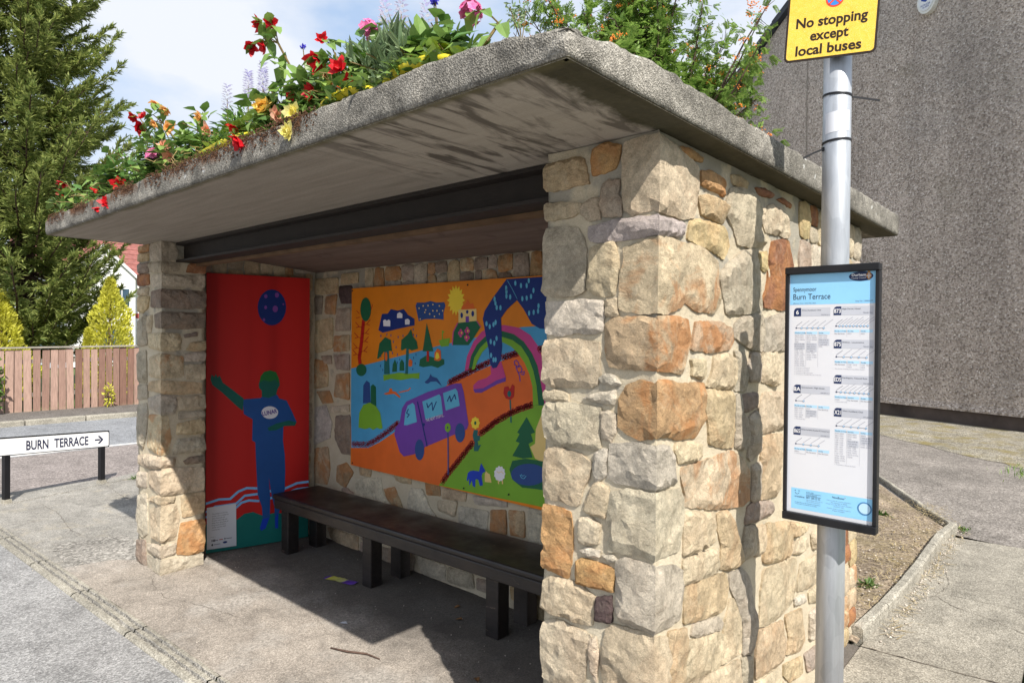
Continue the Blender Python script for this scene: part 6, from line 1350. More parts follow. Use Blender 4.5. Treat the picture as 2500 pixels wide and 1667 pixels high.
def bloom(kind, c, size, rr):
    v, f = [], []
    if kind == 'spike':
        for i in range(46):
            t = i / 46; z = (t - .5) * size * 2.2; a = i * 2.4; r = size * .20 * (1.1 - t * .7)
            p = c + Vector((math.cos(a) * r, math.sin(a) * r, z)); leaf(v, f, p, Vector((math.cos(a), math.sin(a), .5)), Vector((0, 0, 1)), size * .34, size * .24)
    elif kind == 'pinkball':
        for i in range(22):
            d = rvec(rr); d.z = abs(d.z) * .8 + .05 if rr.random() < .8 else d.z; d.normalize()
            p = c + d * size * .7; t1 = d.orthogonal().normalized(); t2 = d.cross(t1)
            for k in range(5):
                a = k * 1.2566 + i; leaf(v, f, p, (t1 * math.cos(a) + t2 * math.sin(a) + d * .35), d, size * .42, size * .40, .1)
    elif kind == 'blue':
        for i in range(6):
            p = c + rvec(rr) * size * .6
            for k in range(4): leaf(v, f, p, rvec(rr), rvec(rr), size * .9, size * .6)
    else:
        ax = (Vector((.45, -.75, rr.uniform(-.5, .5))) + rvec(rr) * .5).normalized()
        t1 = ax.orthogonal().normalized(); t2 = ax.cross(t1)
        if kind in ('red', 'orange', 'salmon', 'scarlet'):      # loose, nodding begonia heads
            ax = (Vector((.25, -.6, rr.uniform(-.9, .1))) + rvec(rr) * .7).normalized(); t1 = ax.orthogonal().normalized(); t2 = ax.cross(t1)
        full = kind in ('yellow', 'gold') or size > .04
        for ring, (n, tilt, L) in enumerate(((6, .25, 1.0), (6, .75, .85), (5, 1.5, .62)) if full else ((5, .35, 1.0), (5, 1.1, .85))):
            for k in range(n):
                a = 6.2832 * (k + .5 * ring) / n + rr.uniform(-.2, .2)
                d = (t1 * math.cos(a) + t2 * math.sin(a)) + ax * tilt * rr.uniform(.7, 1.2)
                leaf(v, f, c - ax * size * .15, d, ax, size * L * rr.uniform(.75, 1.2), size * rr.uniform(.6, .9), rr.uniform(-.35, .05))
    return v, f

BLOOMS = BLOOMS_DATA
def top_at(x):
    for (x0, z0), (x1, z1) in zip(OUTLINE, OUTLINE[1:]):
        if x0 <= x <= x1: return z0 + (z1 - z0) * (x - x0) / (x1 - x0)
    return 2.5
# plants: (x, half width, kind, label)
PLANTS = [(-3.80, .22, 'b', 'red begonia trailing over the far left corner of the roof'),
          (-3.15, .26, 'b', 'red begonia hanging over the slab edge, second plant from the far corner'),
          (-2.80, .24, 's', 'fine green bushy plant behind the pink flower head'),
          (-2.45, .20, 'b', 'begonia with dark leaves, orange and small red flowers on upright stems'),
          (-2.05, .24, 'b', 'begonia with orange and salmon flowers and straggly dry stems'),
          (-1.70, .20, 's', 'green plant with thin white flower spikes left of the big yellow blooms'),
          (-1.38, .16, 'b', 'tall arching begonia stem with small red flowers against the sky'),
          (-1.20, .16, 'b', 'begonia with large yellow and orange blooms drooping over the edge'),
          (-1.00, .20, 's', 'dense small-leaved plant with many red flowers in the middle of the row'),
          (-.80, .15, 'b', 'begonia with broad green leaves above the yellow sack'),
          (-.66, .14, 'g', 'silvery green plant with white and lilac flower spikes'),
          (-.50, .14, 'b', 'geranium with round green leaves, nearest to the roof corner')]
rr = random.Random(77)
def zmin(x, y): return 2.366
owners = []
for bl in BLOOMS:
    owners.append(min(range(len(PLANTS)), key=lambda i: abs(PLANTS[i][0] - bl[1]) + (.25 if bl[0] == 'spike' and PLANTS[i][2] == 'b' else 0) + (.0 if not (bl[3] > 2.66 and bl[0] == 'red' and i != 6 and -1.5 < bl[1] < -1.3) else .5)))
for i, (px, hw, kind, label) in enumerate(PLANTS):
    pl_ = empty({'b': 'begonia_plant', 's': 'leafy_plant', 'g': 'silver_plant'}[kind], (px, -.38, 2.37), label, 'flower', 'flowers planted along the roof edge')
    v, f = [], []; sv, sf = [], []
    base = Vector((px, -.37, 2.37))
    nst = 13 if kind == 'b' else 18
    top = top_at(px) - 2.37
    for k in range(nst):
        tx = px + rr.uniform(-1, 1) * hw; ty = -.37 + rr.uniform(-.17, .15)
        tz = 2.37 + max(.05, (top_at(tx) - 2.37) * rr.uniform(.5, .98) * (1 - .25 * abs(tx - px) / hw))
        if ty < -.48: tz = 2.37 + (tz - 2.37) * .6
        tip = Vector((tx, ty, tz)); mid = (base + tip) * .5 + Vector((rr.uniform(-.03, .03), rr.uniform(-.03, .03), .03))
        root = base + Vector(((tx - px) * .4, (ty + .37) * .3, 0))
        tube(sv, sf, [root, mid, tip], [.004, .003, .002], 5, False)
        n = 24 if kind == 'b' else 70
        for j in range(n):
            t = rr.uniform(.12, 1.02)
            p = (root * (1 - t) ** 2 + mid * 2 * t * (1 - t) + tip * t * t)
            d = rvec(rr); d.z = d.z * .5 + (.1 if kind == 'b' else .45); d.y -= .15
            if kind == 'b':
                p = p + d.normalized() * rr.uniform(.0, .04); leaf(v, f, p, d, Vector((0, -.4, 1)) + rvec(rr) * .5, rr.uniform(.045, .082), rr.uniform(.034, .055), rr.uniform(.1, .4))
            elif kind == 's':
                p = p + d.normalized() * rr.uniform(0, .03); leaf(v, f, p, d, Vector((0, 0, 1)) + rvec(rr) * .6, rr.uniform(.022, .042), rr.uniform(.007, .012), .15)
            else:
                p = p + d.normalized() * rr.uniform(0, .02); leaf(v, f, p, d + Vector((0, 0, .8)), Vector((0, 0, 1)) + rvec(rr) * .6, rr.uniform(.04, .08), rr.uniform(.009, .014), .2)
    # low growth that spills onto the edge
    for j in range(150 if kind == 'b' else 260):
        p = Vector((px + rr.gauss(0, hw * .65), rr.uniform(-.56, -.25), 2.372 + abs(rr.gauss(0, .035))))
        d = rvec(rr); d.z = abs(d.z) * .6; d.y -= .2
        if kind == 'b' and rr.random() < .4: leaf(v, f, p, d, Vector((0, -.3, 1)) + rvec(rr) * .4, rr.uniform(.035, .07), rr.uniform(.028, .045), .3)
        else: leaf(v, f, p, d, Vector((0, 0, 1)) + rvec(rr) * .5, rr.uniform(.02, .04), rr.uniform(.008, .013), .2)
    tag(obj('foliage', v, f, {'b': LEAF_B, 's': LEAF_S, 'g': LEAF_G}[kind], pl_), kind='stuff')
    # blooms share a few arching main stems
    hi = [Vector(b_[1:4]) for j, b_ in enumerate(BLOOMS) if owners[j] == i and b_[3] > 2.52 and b_[0] not in ('spike', 'blue')]
    hub = None
    if hi:
        hub = sum(hi, Vector()) / len(hi) + Vector((.09, .02, -.05))
        tube(sv, sf, [Vector((px + .05, -.39, 2.37)), Vector((px * .4 + hub.x * .6 + .06, -.40, (2.37 + hub.z) / 2 + .02)), hub], [.006, .005, .004], 6, False)
        lv, lf = [], []
        for _ in range(7): leaf(lv, lf, hub + rvec(rr) * .03 - Vector((0, 0, rr.uniform(0, .1))), Vector((rr.uniform(-1, 1), rr.uniform(-.7, .3), rr.uniform(-.7, .3))), Vector((0, -.3, 1)) + rvec(rr) * .3, rr.uniform(.06, .10), rr.uniform(.035, .055), .35)
        tag(obj('leaf', lv, lf, LEAF_B, pl_), kind='stuff')
    for j, bl in enumerate(BLOOMS):
        if owners[j] != i: continue
        c = Vector(bl[1:4]); sz = bl[4] * (1.12 if bl[0] in ('yellow', 'gold', 'pinkball', 'spike', 'blue') else 1.25)
        vv, ff = bloom(bl[0], c, sz, rr)
        obj('bloom', vv, ff, PET[bl[0]], pl_)
        if hub is not None and c.z > 2.52 and bl[0] not in ('spike', 'blue'):
            m_ = hub.lerp(c, .5) + Vector((0, 0, .025)); tube(sv, sf, [hub, m_, c], [.0028, .0022, .0018], 5, False)
        else:
            root = Vector((px * .45 + c.x * .55, -.40, 2.385)); m_ = (root + c) * .5 + Vector((0, .0, .04))
            if bl[0] == 'spike': m_ = Vector((c.x, c.y, (c.z + 2.37) / 2))
            tube(sv, sf, [root, m_, c], [.003, .0025, .0018], 5, False)
        if bl[0] not in ('spike', 'blue'):
            lv, lf = [], []
            for _ in range(4):
                p = m_.lerp(c, rr.uniform(-.2, .9)); leaf(lv, lf, p, Vector((rr.uniform(-1, 1), rr.uniform(-.6, .3), rr.uniform(-.6, .4))), Vector((0, -.3, 1)) + rvec(rr) * .3, rr.uniform(.04, .08), rr.uniform(.026, .042), .3)
            tag(obj('leaf', lv, lf, LEAF_B, pl_), kind='stuff')
    obj('stem', sv, sf, STEM, pl_)

# dry trailing runners woven through the far half of the planting
dv, df = [], []
for _ in range(90):
    x = rr.choice((-3.6, -3.2, -2.3, -2.1, -1.9, -1.15)) + rr.gauss(0, .16); p = Vector((x, rr.uniform(-.5, -.32), 2.38)); pts = [p]; d = Vector((rr.uniform(-1, 1), rr.uniform(-.6, .2), rr.uniform(.2, .9)))
    for k in range(5):
        p = p + d.normalized() * rr.uniform(.025, .05); pts.append(p); d = d * .7 + rvec(rr) * .6 - Vector((0, .05, .16))
        if p.z < 2.375: d.z = abs(d.z)
    tube(dv, df, pts, .0013, 4, False)
tag(obj('dry_runners', dv, df, flat('dry_stem', (.36, .25, .11), .8, var=.4, vs_=40)), 'dry brown trailing stems tangled among the roof flowers', 'stems', kind='stuff')

# yellow growing sacks lying on the slab
SACK = flat('yellow_sack', (.72, .60, .04), .45, var=.15, vs_=20, bump=.3, bs=25)
for x0, x1, label in ((-.66, -.34, 'yellow plastic planting sack nearest the roof corner'), (-1.00, -.69, 'crumpled yellow planting sack under the broad begonia leaves'), (-1.98, -1.36, 'long yellow planting sack beneath the red drooping bloom')):
    v, f = [], []; nu, nv = 22, 10
    for a in range(nu + 1):
        t = a / nu; e = math.sin(math.pi * min(1, max(0, t))) ** .35
        for b in range(nv):
            an = 6.2832 * b / nv
            yy = -.40 + .135 * math.cos(an) * (.6 + .4 * e); zz = 2.372 + .052 * e * (1 + math.sin(an)) * .62
            w = noise.noise(Vector((t * 14 + x0 * 3, an * 2, 4))) * .006
            v.append((x0 + (x1 - x0) * t, yy + w, max(2.371, zz + w)))
    for a in range(nu):
        for b in range(nv): f.append((a * nv + b, a * nv + (b + 1) % nv, (a + 1) * nv + (b + 1) % nv, (a + 1) * nv + b))
    f += [tuple(range(nv))[::-1], tuple(nu * nv + b for b in range(nv))]
    tag(obj('planting_sack', v, f, SACK, None, smooth=True), label, 'sack', 'yellow sacks on the roof')
# weeds rooted at the roof corner
for k, (wx, wy, h, lab) in enumerate(((-.30, -.46, .035, 'tiny green weed on the slab edge right of the geranium'), (-.11, -.49, .085, 'small leggy weed sprouting near the roof corner'))):
    e = empty('weed', (wx, wy, 2.36), lab, 'weed'); v, f = [], []; sv, sf = [], []
    for s_ in range(5 if k else 7):
        tip = Vector((wx + rr.uniform(-.03, .03), wy + rr.uniform(-.02, .02), 2.365 + h * rr.uniform(.5, 1)))
        tube(sv, sf, [(wx, wy, 2.36), tip], [.0015, .001], 4, False)
        for j in range(14): leaf(v, f, tip + rvec(rr) * .012, rvec(rr), rvec(rr), .014, .006)
    obj('stem', sv, sf, STEM, e); obj('leaves', v, f, LEAF_G, e)

# ------------------------------------------------------------------ street name sign
d2 = Vector((-.307, .952)).normalized(); n2 = Vector((d2.y, -d2.x))
o2 = Vector((-6.71, -.26))
SS = empty('street_sign', (-6.85, .2, 0), 'low white street name sign reading Burn Terrace on two black posts', 'sign')
def ssfn(a, b, h): p = o2 + d2 * a + n2 * h; return (p.x, p.y, b + (.02 - .065 * a if b > .3 else 0))   # the plate leans with the fall of the road
BLK = flat('black_post', (.010, .010, .012), .4, var=.2)
WHS = flat('sign_white', (.78, .78, .78), .35, var=.03)
plate('back_board', [(-.42, .437), (1.0, .437), (1.0, .612), (-.42, .612)], ssfn, -.02, .004, BLK, SS)
plate('plate', rrect(-.412, .990, .446, .600, .014), ssfn, .0045, .008, WHS, SS)
for s_ in (0, .925):
    v = [];
    for z_ in (-.05, .437):
        for a, b in ((-.024, -.035), (.024, -.035), (.024, .012), (-.024, .012)): v.append(ssfn(s_ + a, z_, b))
    obj('post', v, [(0, 3, 2, 1), (4, 5, 6, 7)] + [(i, (i + 1) % 4, 4 + (i + 1) % 4, 4 + i) for i in range(4)], BLK, SS)
    v = []
    for z_, k in ((-.02, 1), (.045, .8)):
        for a, b in ((-.04, -.05), (.04, -.05), (.04, .028), (-.04, .028)): v.append(ssfn(s_ + a * k, z_, b * k))
    obj('footing', v, [(0, 3, 2, 1), (4, 5, 6, 7)] + [(i, (i + 1) % 4, 4 + (i + 1) % 4, 4 + i) for i in range(4)], KERB, SS)
pm = Print(ssfn)
pm.text('BURN', .165, .478, .088, .205, 'k', bold=.003); pm.text('TERRACE', .425, .478, .088, .345, 'k', bold=.003)
pm.rect(.838, .895, .513, .529, 'k'); pm.poly([(.868, .562), (.893, .562), (.932, .521), (.893, .480), (.868, .480), (.905, .521)], 'k')
pm.build(SS, {'k': (.012, .016, .05)}, {'k': .0086}, 'lettering')

# kerb edge under the sign
vk = empty('verge_kerb', (-6.95, .3, 0)); vk['kind'] = 'structure'
s_ = -2.2
while s_ < 6:
    v = []
    for z_ in (-.02, .010):
        for a, b in ((s_ + .006, -.16), (s_ + .52, -.16), (s_ + .52, .05), (s_ + .006, .05)):
            w = rs.uniform(-.01, .01); v.append(ssfn(a + w, z_, b + w))
    obj('kerb_stone', v, [(0, 3, 2, 1), (4, 5, 6, 7)] + [(i, (i + 1) % 4, 4 + (i + 1) % 4, 4 + i) for i in range(4)], KERB if int(s_ * 7) % 3 else PAVE, vk)
    s_ += .53

# ------------------------------------------------------------------ fence across the road
FE = empty('timber_fence', (-14.4, 3, 0), 'reddish brown close-boarded timber fence across the side road', 'fence')
q = NM('fence_wood', .85, 0, .2)
oi = q.n.new('ShaderNodeObjectInfo')
c = q.mix(oi.outputs['Random'], (.19, .105, .078), (.42, .285, .23))
c = q.mix(1.0, c, q.ramp(q.noise(6, 6, .7, vec=q.vec((8, 8, .8)), dist=.4), [(.28, .68), (.72, 1.25)]), 'MULTIPLY')
zf = q.sep()[2]
c = q.mix(q.ramp(q.math('ADD', q.math('MULTIPLY', zf, -3), q.math('MULTIPLY', q.noise(7, 4), .9)), [(.1, 0), (.5, .55)]), c, (.42, .32, .21))
q.color(c); q.bump(q.noise(20, 5, vec=q.vec((4, 4, .6))), .3, .01)
FWOOD = q.m
y = -1.4; i = 0
while y < 9.0:
    w = .118 + rs.uniform(-.008, .01); t = rs.uniform(-.012, .012); h = 1.27 + (y - 1) * .012 + rs.uniform(-.015, .015); xo = -14.40 - (y - 1) * .02 + rs.uniform(-.006, .006)
    v = [(xo + dx, y + dy + (t if zz > .5 else 0), zz) for zz in (.075, h) for dx, dy in ((0, 0), (.020, 0), (.020, w), (0, w))]
    obj('board', v, [(0, 3, 2, 1), (4, 5, 6, 7)] + [(a, (a + 1) % 4, 4 + (a + 1) % 4, 4 + a) for a in range(4)], FWOOD, FE)
    y += w + .018 + rs.uniform(-.006, .010); i += 1
RAIL = flat('grey_timber', (.28, .25, .21), .85, var=.25)
for z_, h_, x_, wd in ((.35, .08, -14.47, .05), (1.0, .08, -14.47, .05)):
    v = [(x_ - (yy - 1) * .02 + dx, yy, zz + (yy - 1) * .01) for yy in (-1.4, 9.0) for dx, zz in ((0, z_), (wd, z_), (wd, z_ + h_), (0, z_ + h_))]
    obj('rail', v, [(0, 1, 2, 3), (7, 6, 5, 4)] + [(a, 4 + a, 4 + (a + 1) % 4, (a + 1) % 4) for a in range(4)], RAIL, FE)
v = [(-14.43 - (yy - 1) * .02 + dx, yy, 1.292 + (yy - 1) * .012 + zz) for yy in (-1.4, 9.0) for dx, zz in ((0, 0), (.085, 0), (.085, .024), (0, .030))]
obj('capping', v, [(0, 1, 2, 3), (7, 6, 5, 4)] + [(a, 4 + a, 4 + (a + 1) % 4, (a + 1) % 4) for a in range(4)], RAIL, FE)
yy = -.6
while yy < 9:
    v = [(-14.55 - (yy - 1) * .02 + dx, yy + dy, zz) for zz in (0, 1.25) for dx, dy in ((0, 0), (.09, 0), (.09, .09), (0, .09))]
    obj('post', v, [(0, 3, 2, 1), (4, 5, 6, 7)] + [(a, (a + 1) % 4, 4 + (a + 1) % 4, 4 + a) for a in range(4)], RAIL, FE); yy += 1.83

# ------------------------------------------------------------------ trees
def blade(v, f, p, d, up, L, W):
    d = d.normalized(); s = d.cross(up)
    if s.length < 1e-3: s = d.cross(Vector((1, 0, .3)))
    s.normalize(); b = len(v)
    v += [p - s * W * .3, p + s * W * .3, p + d * L * .55 + s * W * .5, p + d * L, p + d * L * .55 - s * W * .5]
    f += [(b, b + 1, b + 2, b + 4), (b + 4, b + 2, b + 3)]

BARK = flat('bark', (.095, .06, .045), .95, var=.4, vs_=14, bump=.8, bs=18)
NEEDLE = leafmat('spruce_needle', (.12, .18, .045), (.44, .48, .15), .65, .42)
GOLDC = leafmat('golden_needle', (.50, .49, .04), (.76, .73, .14), .6, .4)
SHRUB = leafmat('shrub_leaf', (.05, .12, .02), (.12, .20, .04), .55)

rt = random.Random(3)
sp = empty('spruce_tree', (-18.2, 2.25, 0), 'tall dark green spruce filling the left edge behind the fence', 'tree')
tv, tf = [], []
TX, TY_ = -18.2, 2.25
tube(tv, tf, [(TX, TY_, 0), (TX, TY_ + .03, 4), (TX + .04, TY_, 9), (TX, TY_, 15)], [.26, .20, .12, .03], 10)
nv_, nf_ = [], []
z = 1.35; w = 0
while z < 14.6:
    rad = (3.05 * (1 - (z - 1.3) / 14.0) ** .85 + .15)
    if z < 2.6: rad *= .72 + .28 * (z - 1.3) / 1.3
    nb_ = 10 if z < 10 else 8
    for k in range(nb_):
        a = w * 1.9 + 6.2832 * k / nb_ + rt.uniform(-.3, .3); L = rad * rt.uniform(.70, 1.10)
        dirv = Vector((math.cos(a), math.sin(a), 0))
        if z < 4.4 and dirv.y > .0: L *= .74
        droop = rt.uniform(.10, .30) * L; up = L * rt.uniform(.18, .36)
        base = Vector((TX, TY_, z + rt.uniform(-.1, .1)))
        pts = [base]
        for s_ in range(1, 9):
            t = s_ / 8; pts.append(base + dirv * L * t + Vector((0, 0, -droop * math.sin(t * 2.6) + up * t ** 3)) + Vector((noise.noise(base + Vector((t * 4, 0, k))) * .08, noise.noise(base + Vector((0, t * 4, k))) * .08, 0)))
        tube(tv, tf, pts, [.032 * (1 - .09 * i_) * (.5 + L / 4) for i_ in range(9)], 4, False)
        if dirv.x < -.55: dens = .5
        else: dens = 1
        ntw = int(18 + L * 18 * dens)
        for j in range(ntw):
            t = .18 + .82 * (j + rt.random()) / ntw; i0 = min(7, int(t * 8)); p = pts[i0].lerp(pts[i0 + 1], t * 8 - i0)
            ax = (pts[i0 + 1] - pts[i0]).normalized(); side = Vector((-dirv.y, dirv.x, 0)) * (1 if j % 2 else -1)
            tl = (.16 + .40 * (1 - t) * min(1, L / 2)) * rt.uniform(.7, 1.2)
            td = (ax * rt.uniform(.5, 1.0) + side * rt.uniform(.5, 1.0) + Vector((0, 0, rt.uniform(-.55, .12)))).normalized()
            if t > .93: td = (ax + rvec(rt) * .3).normalized()
            nbl = 15
            for m_ in range(nbl):
                s_ = (m_ + .3) / nbl; bp = p + td * tl * s_
                bd = td + rvec(rt) * .65; blade(nv_, nf_, bp, bd, Vector((0, 0, 1)) + rvec(rt) * .6, rt.uniform(.10, .17), rt.uniform(.022, .036))
    z += .30 if z < 8 else .36; w += 1
obj('trunk', tv, tf, BARK, sp)
tag(obj('crown', nv_, nf_, NEEDLE, sp), kind='stuff')

def golden(x, y, h, r, seed, label, z0=0):
    g = random.Random(seed); e = empty('golden_conifer', (x, y, 0), label, 'tree', 'golden conifers behind the fence')
    v, f = [], []; tv, tf = [], []
    tube(tv, tf, [(x, y, 0), (x, y, h * .9)], [.07, .02], 7)
    lobes = [(g.uniform(0, 6.28), g.uniform(.1, .8), g.uniform(.15, .3)) for _ in range(26)]
    for i in range(9000):
        t = g.random() ** 1.25; a = g.uniform(0, 6.2832); rad = r * (1 - t) ** .75 * (1 - .3 * max(0, .25 - t) / .25)
        for la, lt, lw in lobes:
            da = abs((a - la + math.pi) % 6.2832 - math.pi)
            if da < .6 and abs(t - lt) < .08: rad *= 1 + lw * (1 - da / .6)
        rad *= (1 - .45 * g.random() ** 2.2) * (1 + .45 * noise.noise(Vector((math.cos(a) * 1.6 + seed, math.sin(a) * 1.6, t * 7))))
        p = Vector((x + math.cos(a) * rad, y + math.sin(a) * rad, .15 + t * h))
        d = Vector((math.cos(a) * .75, math.sin(a) * .75, .9)) + rvec(g) * .55
        blade(v, f, p, d, rvec(g), g.uniform(.05, .11), g.uniform(.022, .04))
    obj('trunk', tv, tf, BARK, e); tag(obj('crown', v, f, GOLDC, e), kind='stuff')
golden(-16.3, 3.50, 2.72, .62, 5, 'pointed golden conifer beside the stone pier, right of the spruce trunk')
golden(-16.2, 1.42, 2.30, .66, 9, 'bright golden conifer at the left edge of the view')
golden(-15.9, 2.95, 1.52, .18, 12, 'small golden conifer sprig rising just above the fence')
# low shrubs at the fence
def shrub(x, y, z0, h, r, seed, label, m=None, n=700, sz=(.05, .10)):
    g = random.Random(seed); e = empty('shrub', (x, y, z0), label, 'shrub'); v, f = [], []; tv, tf = [], []
    for k in range(6): tube(tv, tf, [(x, y, z0), (x + g.uniform(-.6, .6) * r, y + g.uniform(-.6, .6) * r, z0 + h * .7)], [.01, .004], 4, False)
    for i in range(n):
        d = rvec(g); p = Vector((x, y, z0 + h * .5)) + Vector((d.x * r, d.y * r, d.z * h * .5)) * g.uniform(.5, 1.05); leaf(v, f, p, d + rvec(g) * .7, rvec(g), g.uniform(*sz), g.uniform(*sz) * .6)
    obj('stems', tv, tf, BARK, e); tag(obj('leaves', v, f, m or SHRUB, e), kind='stuff')
shrub(-14.15, .90, .07, 1.15, .16, 2, 'green climbing shrub on the fence at the left edge', None, 420)
shrub(-14.25, 2.86, .07, .50, .09, 4, 'small yellow green plant growing through the fence boards', GOLDC, 110, (.04, .08))

# rowan with orange berries behind the shelter
ro = empty('rowan_tree', (-2.75, 4.75, 0), 'rowan tree with clusters of orange berries rising behind the shelter roof', 'tree')
rt = random.Random(41)
tv, tf = [], []; lv, lf = [], []; bv, bf = [], []
ROOT = Vector((-2.75, 4.75, 0))
tube(tv, tf, [ROOT, ROOT + Vector((.05, .0, 1.2)), ROOT + Vector((.1, .05, 2.4)), ROOT + Vector((.12, .02, 3.4))], [.11, .09, .075, .06], 9)
def pinnate(p, d, up):
    d = d.normalized(); s = d.cross(up)
    if s.length < 1e-3: return
    s.normalize(); n_ = s.cross(d); L = rt.uniform(.075, .12)
    for i in range(6):
        t = .15 + .8 * i / 6; c = p + d * L * t - n_ * L * .25 * t * t
        for sg in (1, -1): blade(lv, lf, c, s * sg + d * .45 - n_ * .2, n_, L * .32, L * .13)
    blade(lv, lf, p + d * L * .9, d, n_, L * .30, L * .13)
ICO = None
def berries(p):
    for _ in range(rt.randint(8, 16)):
        c = p + Vector((rt.gauss(0, .022), rt.gauss(0, .022), rt.gauss(0, .013))); r = .0085; b = len(bv)
        for dx, dy, dz in ((1, 0, 0), (-1, 0, 0), (0, 1, 0), (0, -1, 0), (0, 0, 1), (0, 0, -1)): bv.append(c + Vector((dx, dy, dz)) * r)
        for a, b_, c_ in ((0, 2, 4), (2, 1, 4), (1, 3, 4), (3, 0, 4), (2, 0, 5), (1, 2, 5), (3, 1, 5), (0, 3, 5)): bf.append((b + a, b + b_, b + c_))
# limbs end at chosen tips so the crown has lobes and gaps
tips = []
for _ in range(170):
    a = rt.uniform(0, 6.28); t = rt.random() ** .6
    tp = ROOT + Vector((math.cos(a) * 1.65 * t - .25, math.sin(a) * 1.3 * t, 3.55 + rt.uniform(.0, 2.7) * (1 - .35 * t)))
    if tp.x + .66 * (tp.y - 4.75) * -.6 < -2.0: tips.append(tp)
for tp in ((-3.34, 3.7, 4.85), (-3.25, 3.62, 5.05), (-1.50, 4.75, 4.85), (-1.46, 4.72, 4.62), (-1.85, 5.1, 4.5), (-1.38, 4.8, 5.05), (-1.75, 4.85, 3.95), (-1.56, 4.9, 3.72), (-1.42, 4.95, 3.62), (-1.95, 4.75, 3.85), (-1.85, 4.8, 4.3), (-2.05, 4.6, 4.15)):
    tips.append(Vector(tp))
fork = [ROOT + Vector((.12, .02, 3.2)), ROOT + Vector((.1, .05, 2.6)), ROOT + Vector((.12, .0, 2.9))]
NMAIN = len(tips) - 12
for k, tp in enumerate(tips):
    b0 = rt.choice(fork); m1 = b0.lerp(tp, .45) + Vector((rt.uniform(-.12, .12), rt.uniform(-.12, .12), rt.uniform(.05, .3)))
    pts = [b0, b0.lerp(m1, .5) + rvec(rt) * .05, m1, m1.lerp(tp, .5) + rvec(rt) * .05, tp]
    tube(tv, tf, pts, [.030, .022, .015, .009, .004], 5, False)
    for j in range(130 if k < NMAIN else 30):
        t = rt.uniform(.35, 1.0); i0 = min(3, int(t * 4)); p = pts[i0].lerp(pts[i0 + 1], t * 4 - i0)
        off = rvec(rt) * rt.uniform(.02, .26) * (1.15 - .5 * t)
        q_ = p + off
        if j % 3 == 0: tube(tv, tf, [p, q_], [.004, .002], 3, False)
        dd = off.normalized() + rvec(rt) * .7; dd.z -= .1
        pinnate(q_, dd, Vector((0, 0, 1)) + rvec(rt) * .5); pinnate(q_, dd + rvec(rt) * .9, Vector((0, 0, 1)) + rvec(rt) * .5)
    for j in range(rt.choice((2, 3, 4))): berries(pts[3].lerp(tp, rt.uniform(.3, 1.05)) + rvec(rt) * .14)
ROWAN = leafmat('rowan_leaf', (.12, .23, .04), (.30, .42, .10), .5, .45)
BERRY = flat('rowan_berry', (.78, .24, .04), .4, var=.3, vs_=12)
obj('trunk', tv, tf, BARK, ro); tag(obj('crown', lv, lf, ROWAN, ro), kind='stuff'); tag(obj('berries', bv, bf, BERRY, ro), kind='stuff')

# ------------------------------------------------------------------ white house beyond the fence
HO = empty('white_house', (-38, 12, 0), 'white rendered house with red tiled roof seen between the spruce and the pier', 'house')
WREN = flat('white_render', (.74, .73, .72), .8, var=.06, vs_=3)
GREN = flat('grey_render', (.42, .45, .50), .8, var=.06)
TILE = flat('red_tile', (.25, .095, .08), .8, var=.25, vs_=6)
TRIM = flat('white_trim', (.78, .78, .78), .5, var=.03)
GLASS = flat('window_glass', (.05, .09, .13), .12, spec=.6, var=.1)
HX, HY0, HY1 = -34.0, 6.9, 20.8
bm = bmesh.new(); bx(bm, -45, HX, HY0, HY1, 0, 4.47); bobj('wall', bm, WREN, HO)
bm = bmesh.new(); bx(bm, -35.5, HX + .8, 2.7, HY0 - .03, 0, 3.0); bobj('garage_wall', bm, GREN, HO)
bm = bmesh.new(); bx(bm, HX - .02, HX + .03, HY0 - .05, HY1, 2.29, 2.52); bobj('string_band', bm, flat('red_band', (.36, .06, .05), .7), HO)
rf = empty('x') if False else None
# roof slope towards the road: overlapping courses
courses = 15; pitch = R(38)
core = obj('roof', [(HX + .35, HY0 - .35, 4.32), (HX + .35, HY1, 4.32), (-39.3, HY1, 8.5), (-39.3, HY0 - .35, 8.5), (-45.3, HY0 - .35, 4.32), (-45.3, HY1, 4.32)], [(0, 1, 2, 3), (3, 2, 5, 4), (0, 3, 4)], TILE, HO)
for i in range(courses):
    t0, t1 = i / courses, (i + 1.25) / courses
    pa = Vector((HX + .42 + (-39.3 - HX - .42) * t0, 0, 4.40 + 4.2 * t0)); pb = Vector((HX + .42 + (-39.3 - HX - .42) * min(1, t1), 0, 4.34 + 4.2 * min(1, t1)))
    v = [(pa.x, HY0 - .38, pa.z), (pa.x, HY1, pa.z), (pb.x, HY1, pb.z), (pb.x, HY0 - .38, pb.z), (pa.x, HY0 - .38, pa.z - .05), (pa.x, HY1, pa.z - .05)]
    obj('tile_course', v, [(0, 1, 2, 3), (4, 5, 1, 0)], TILE, core)
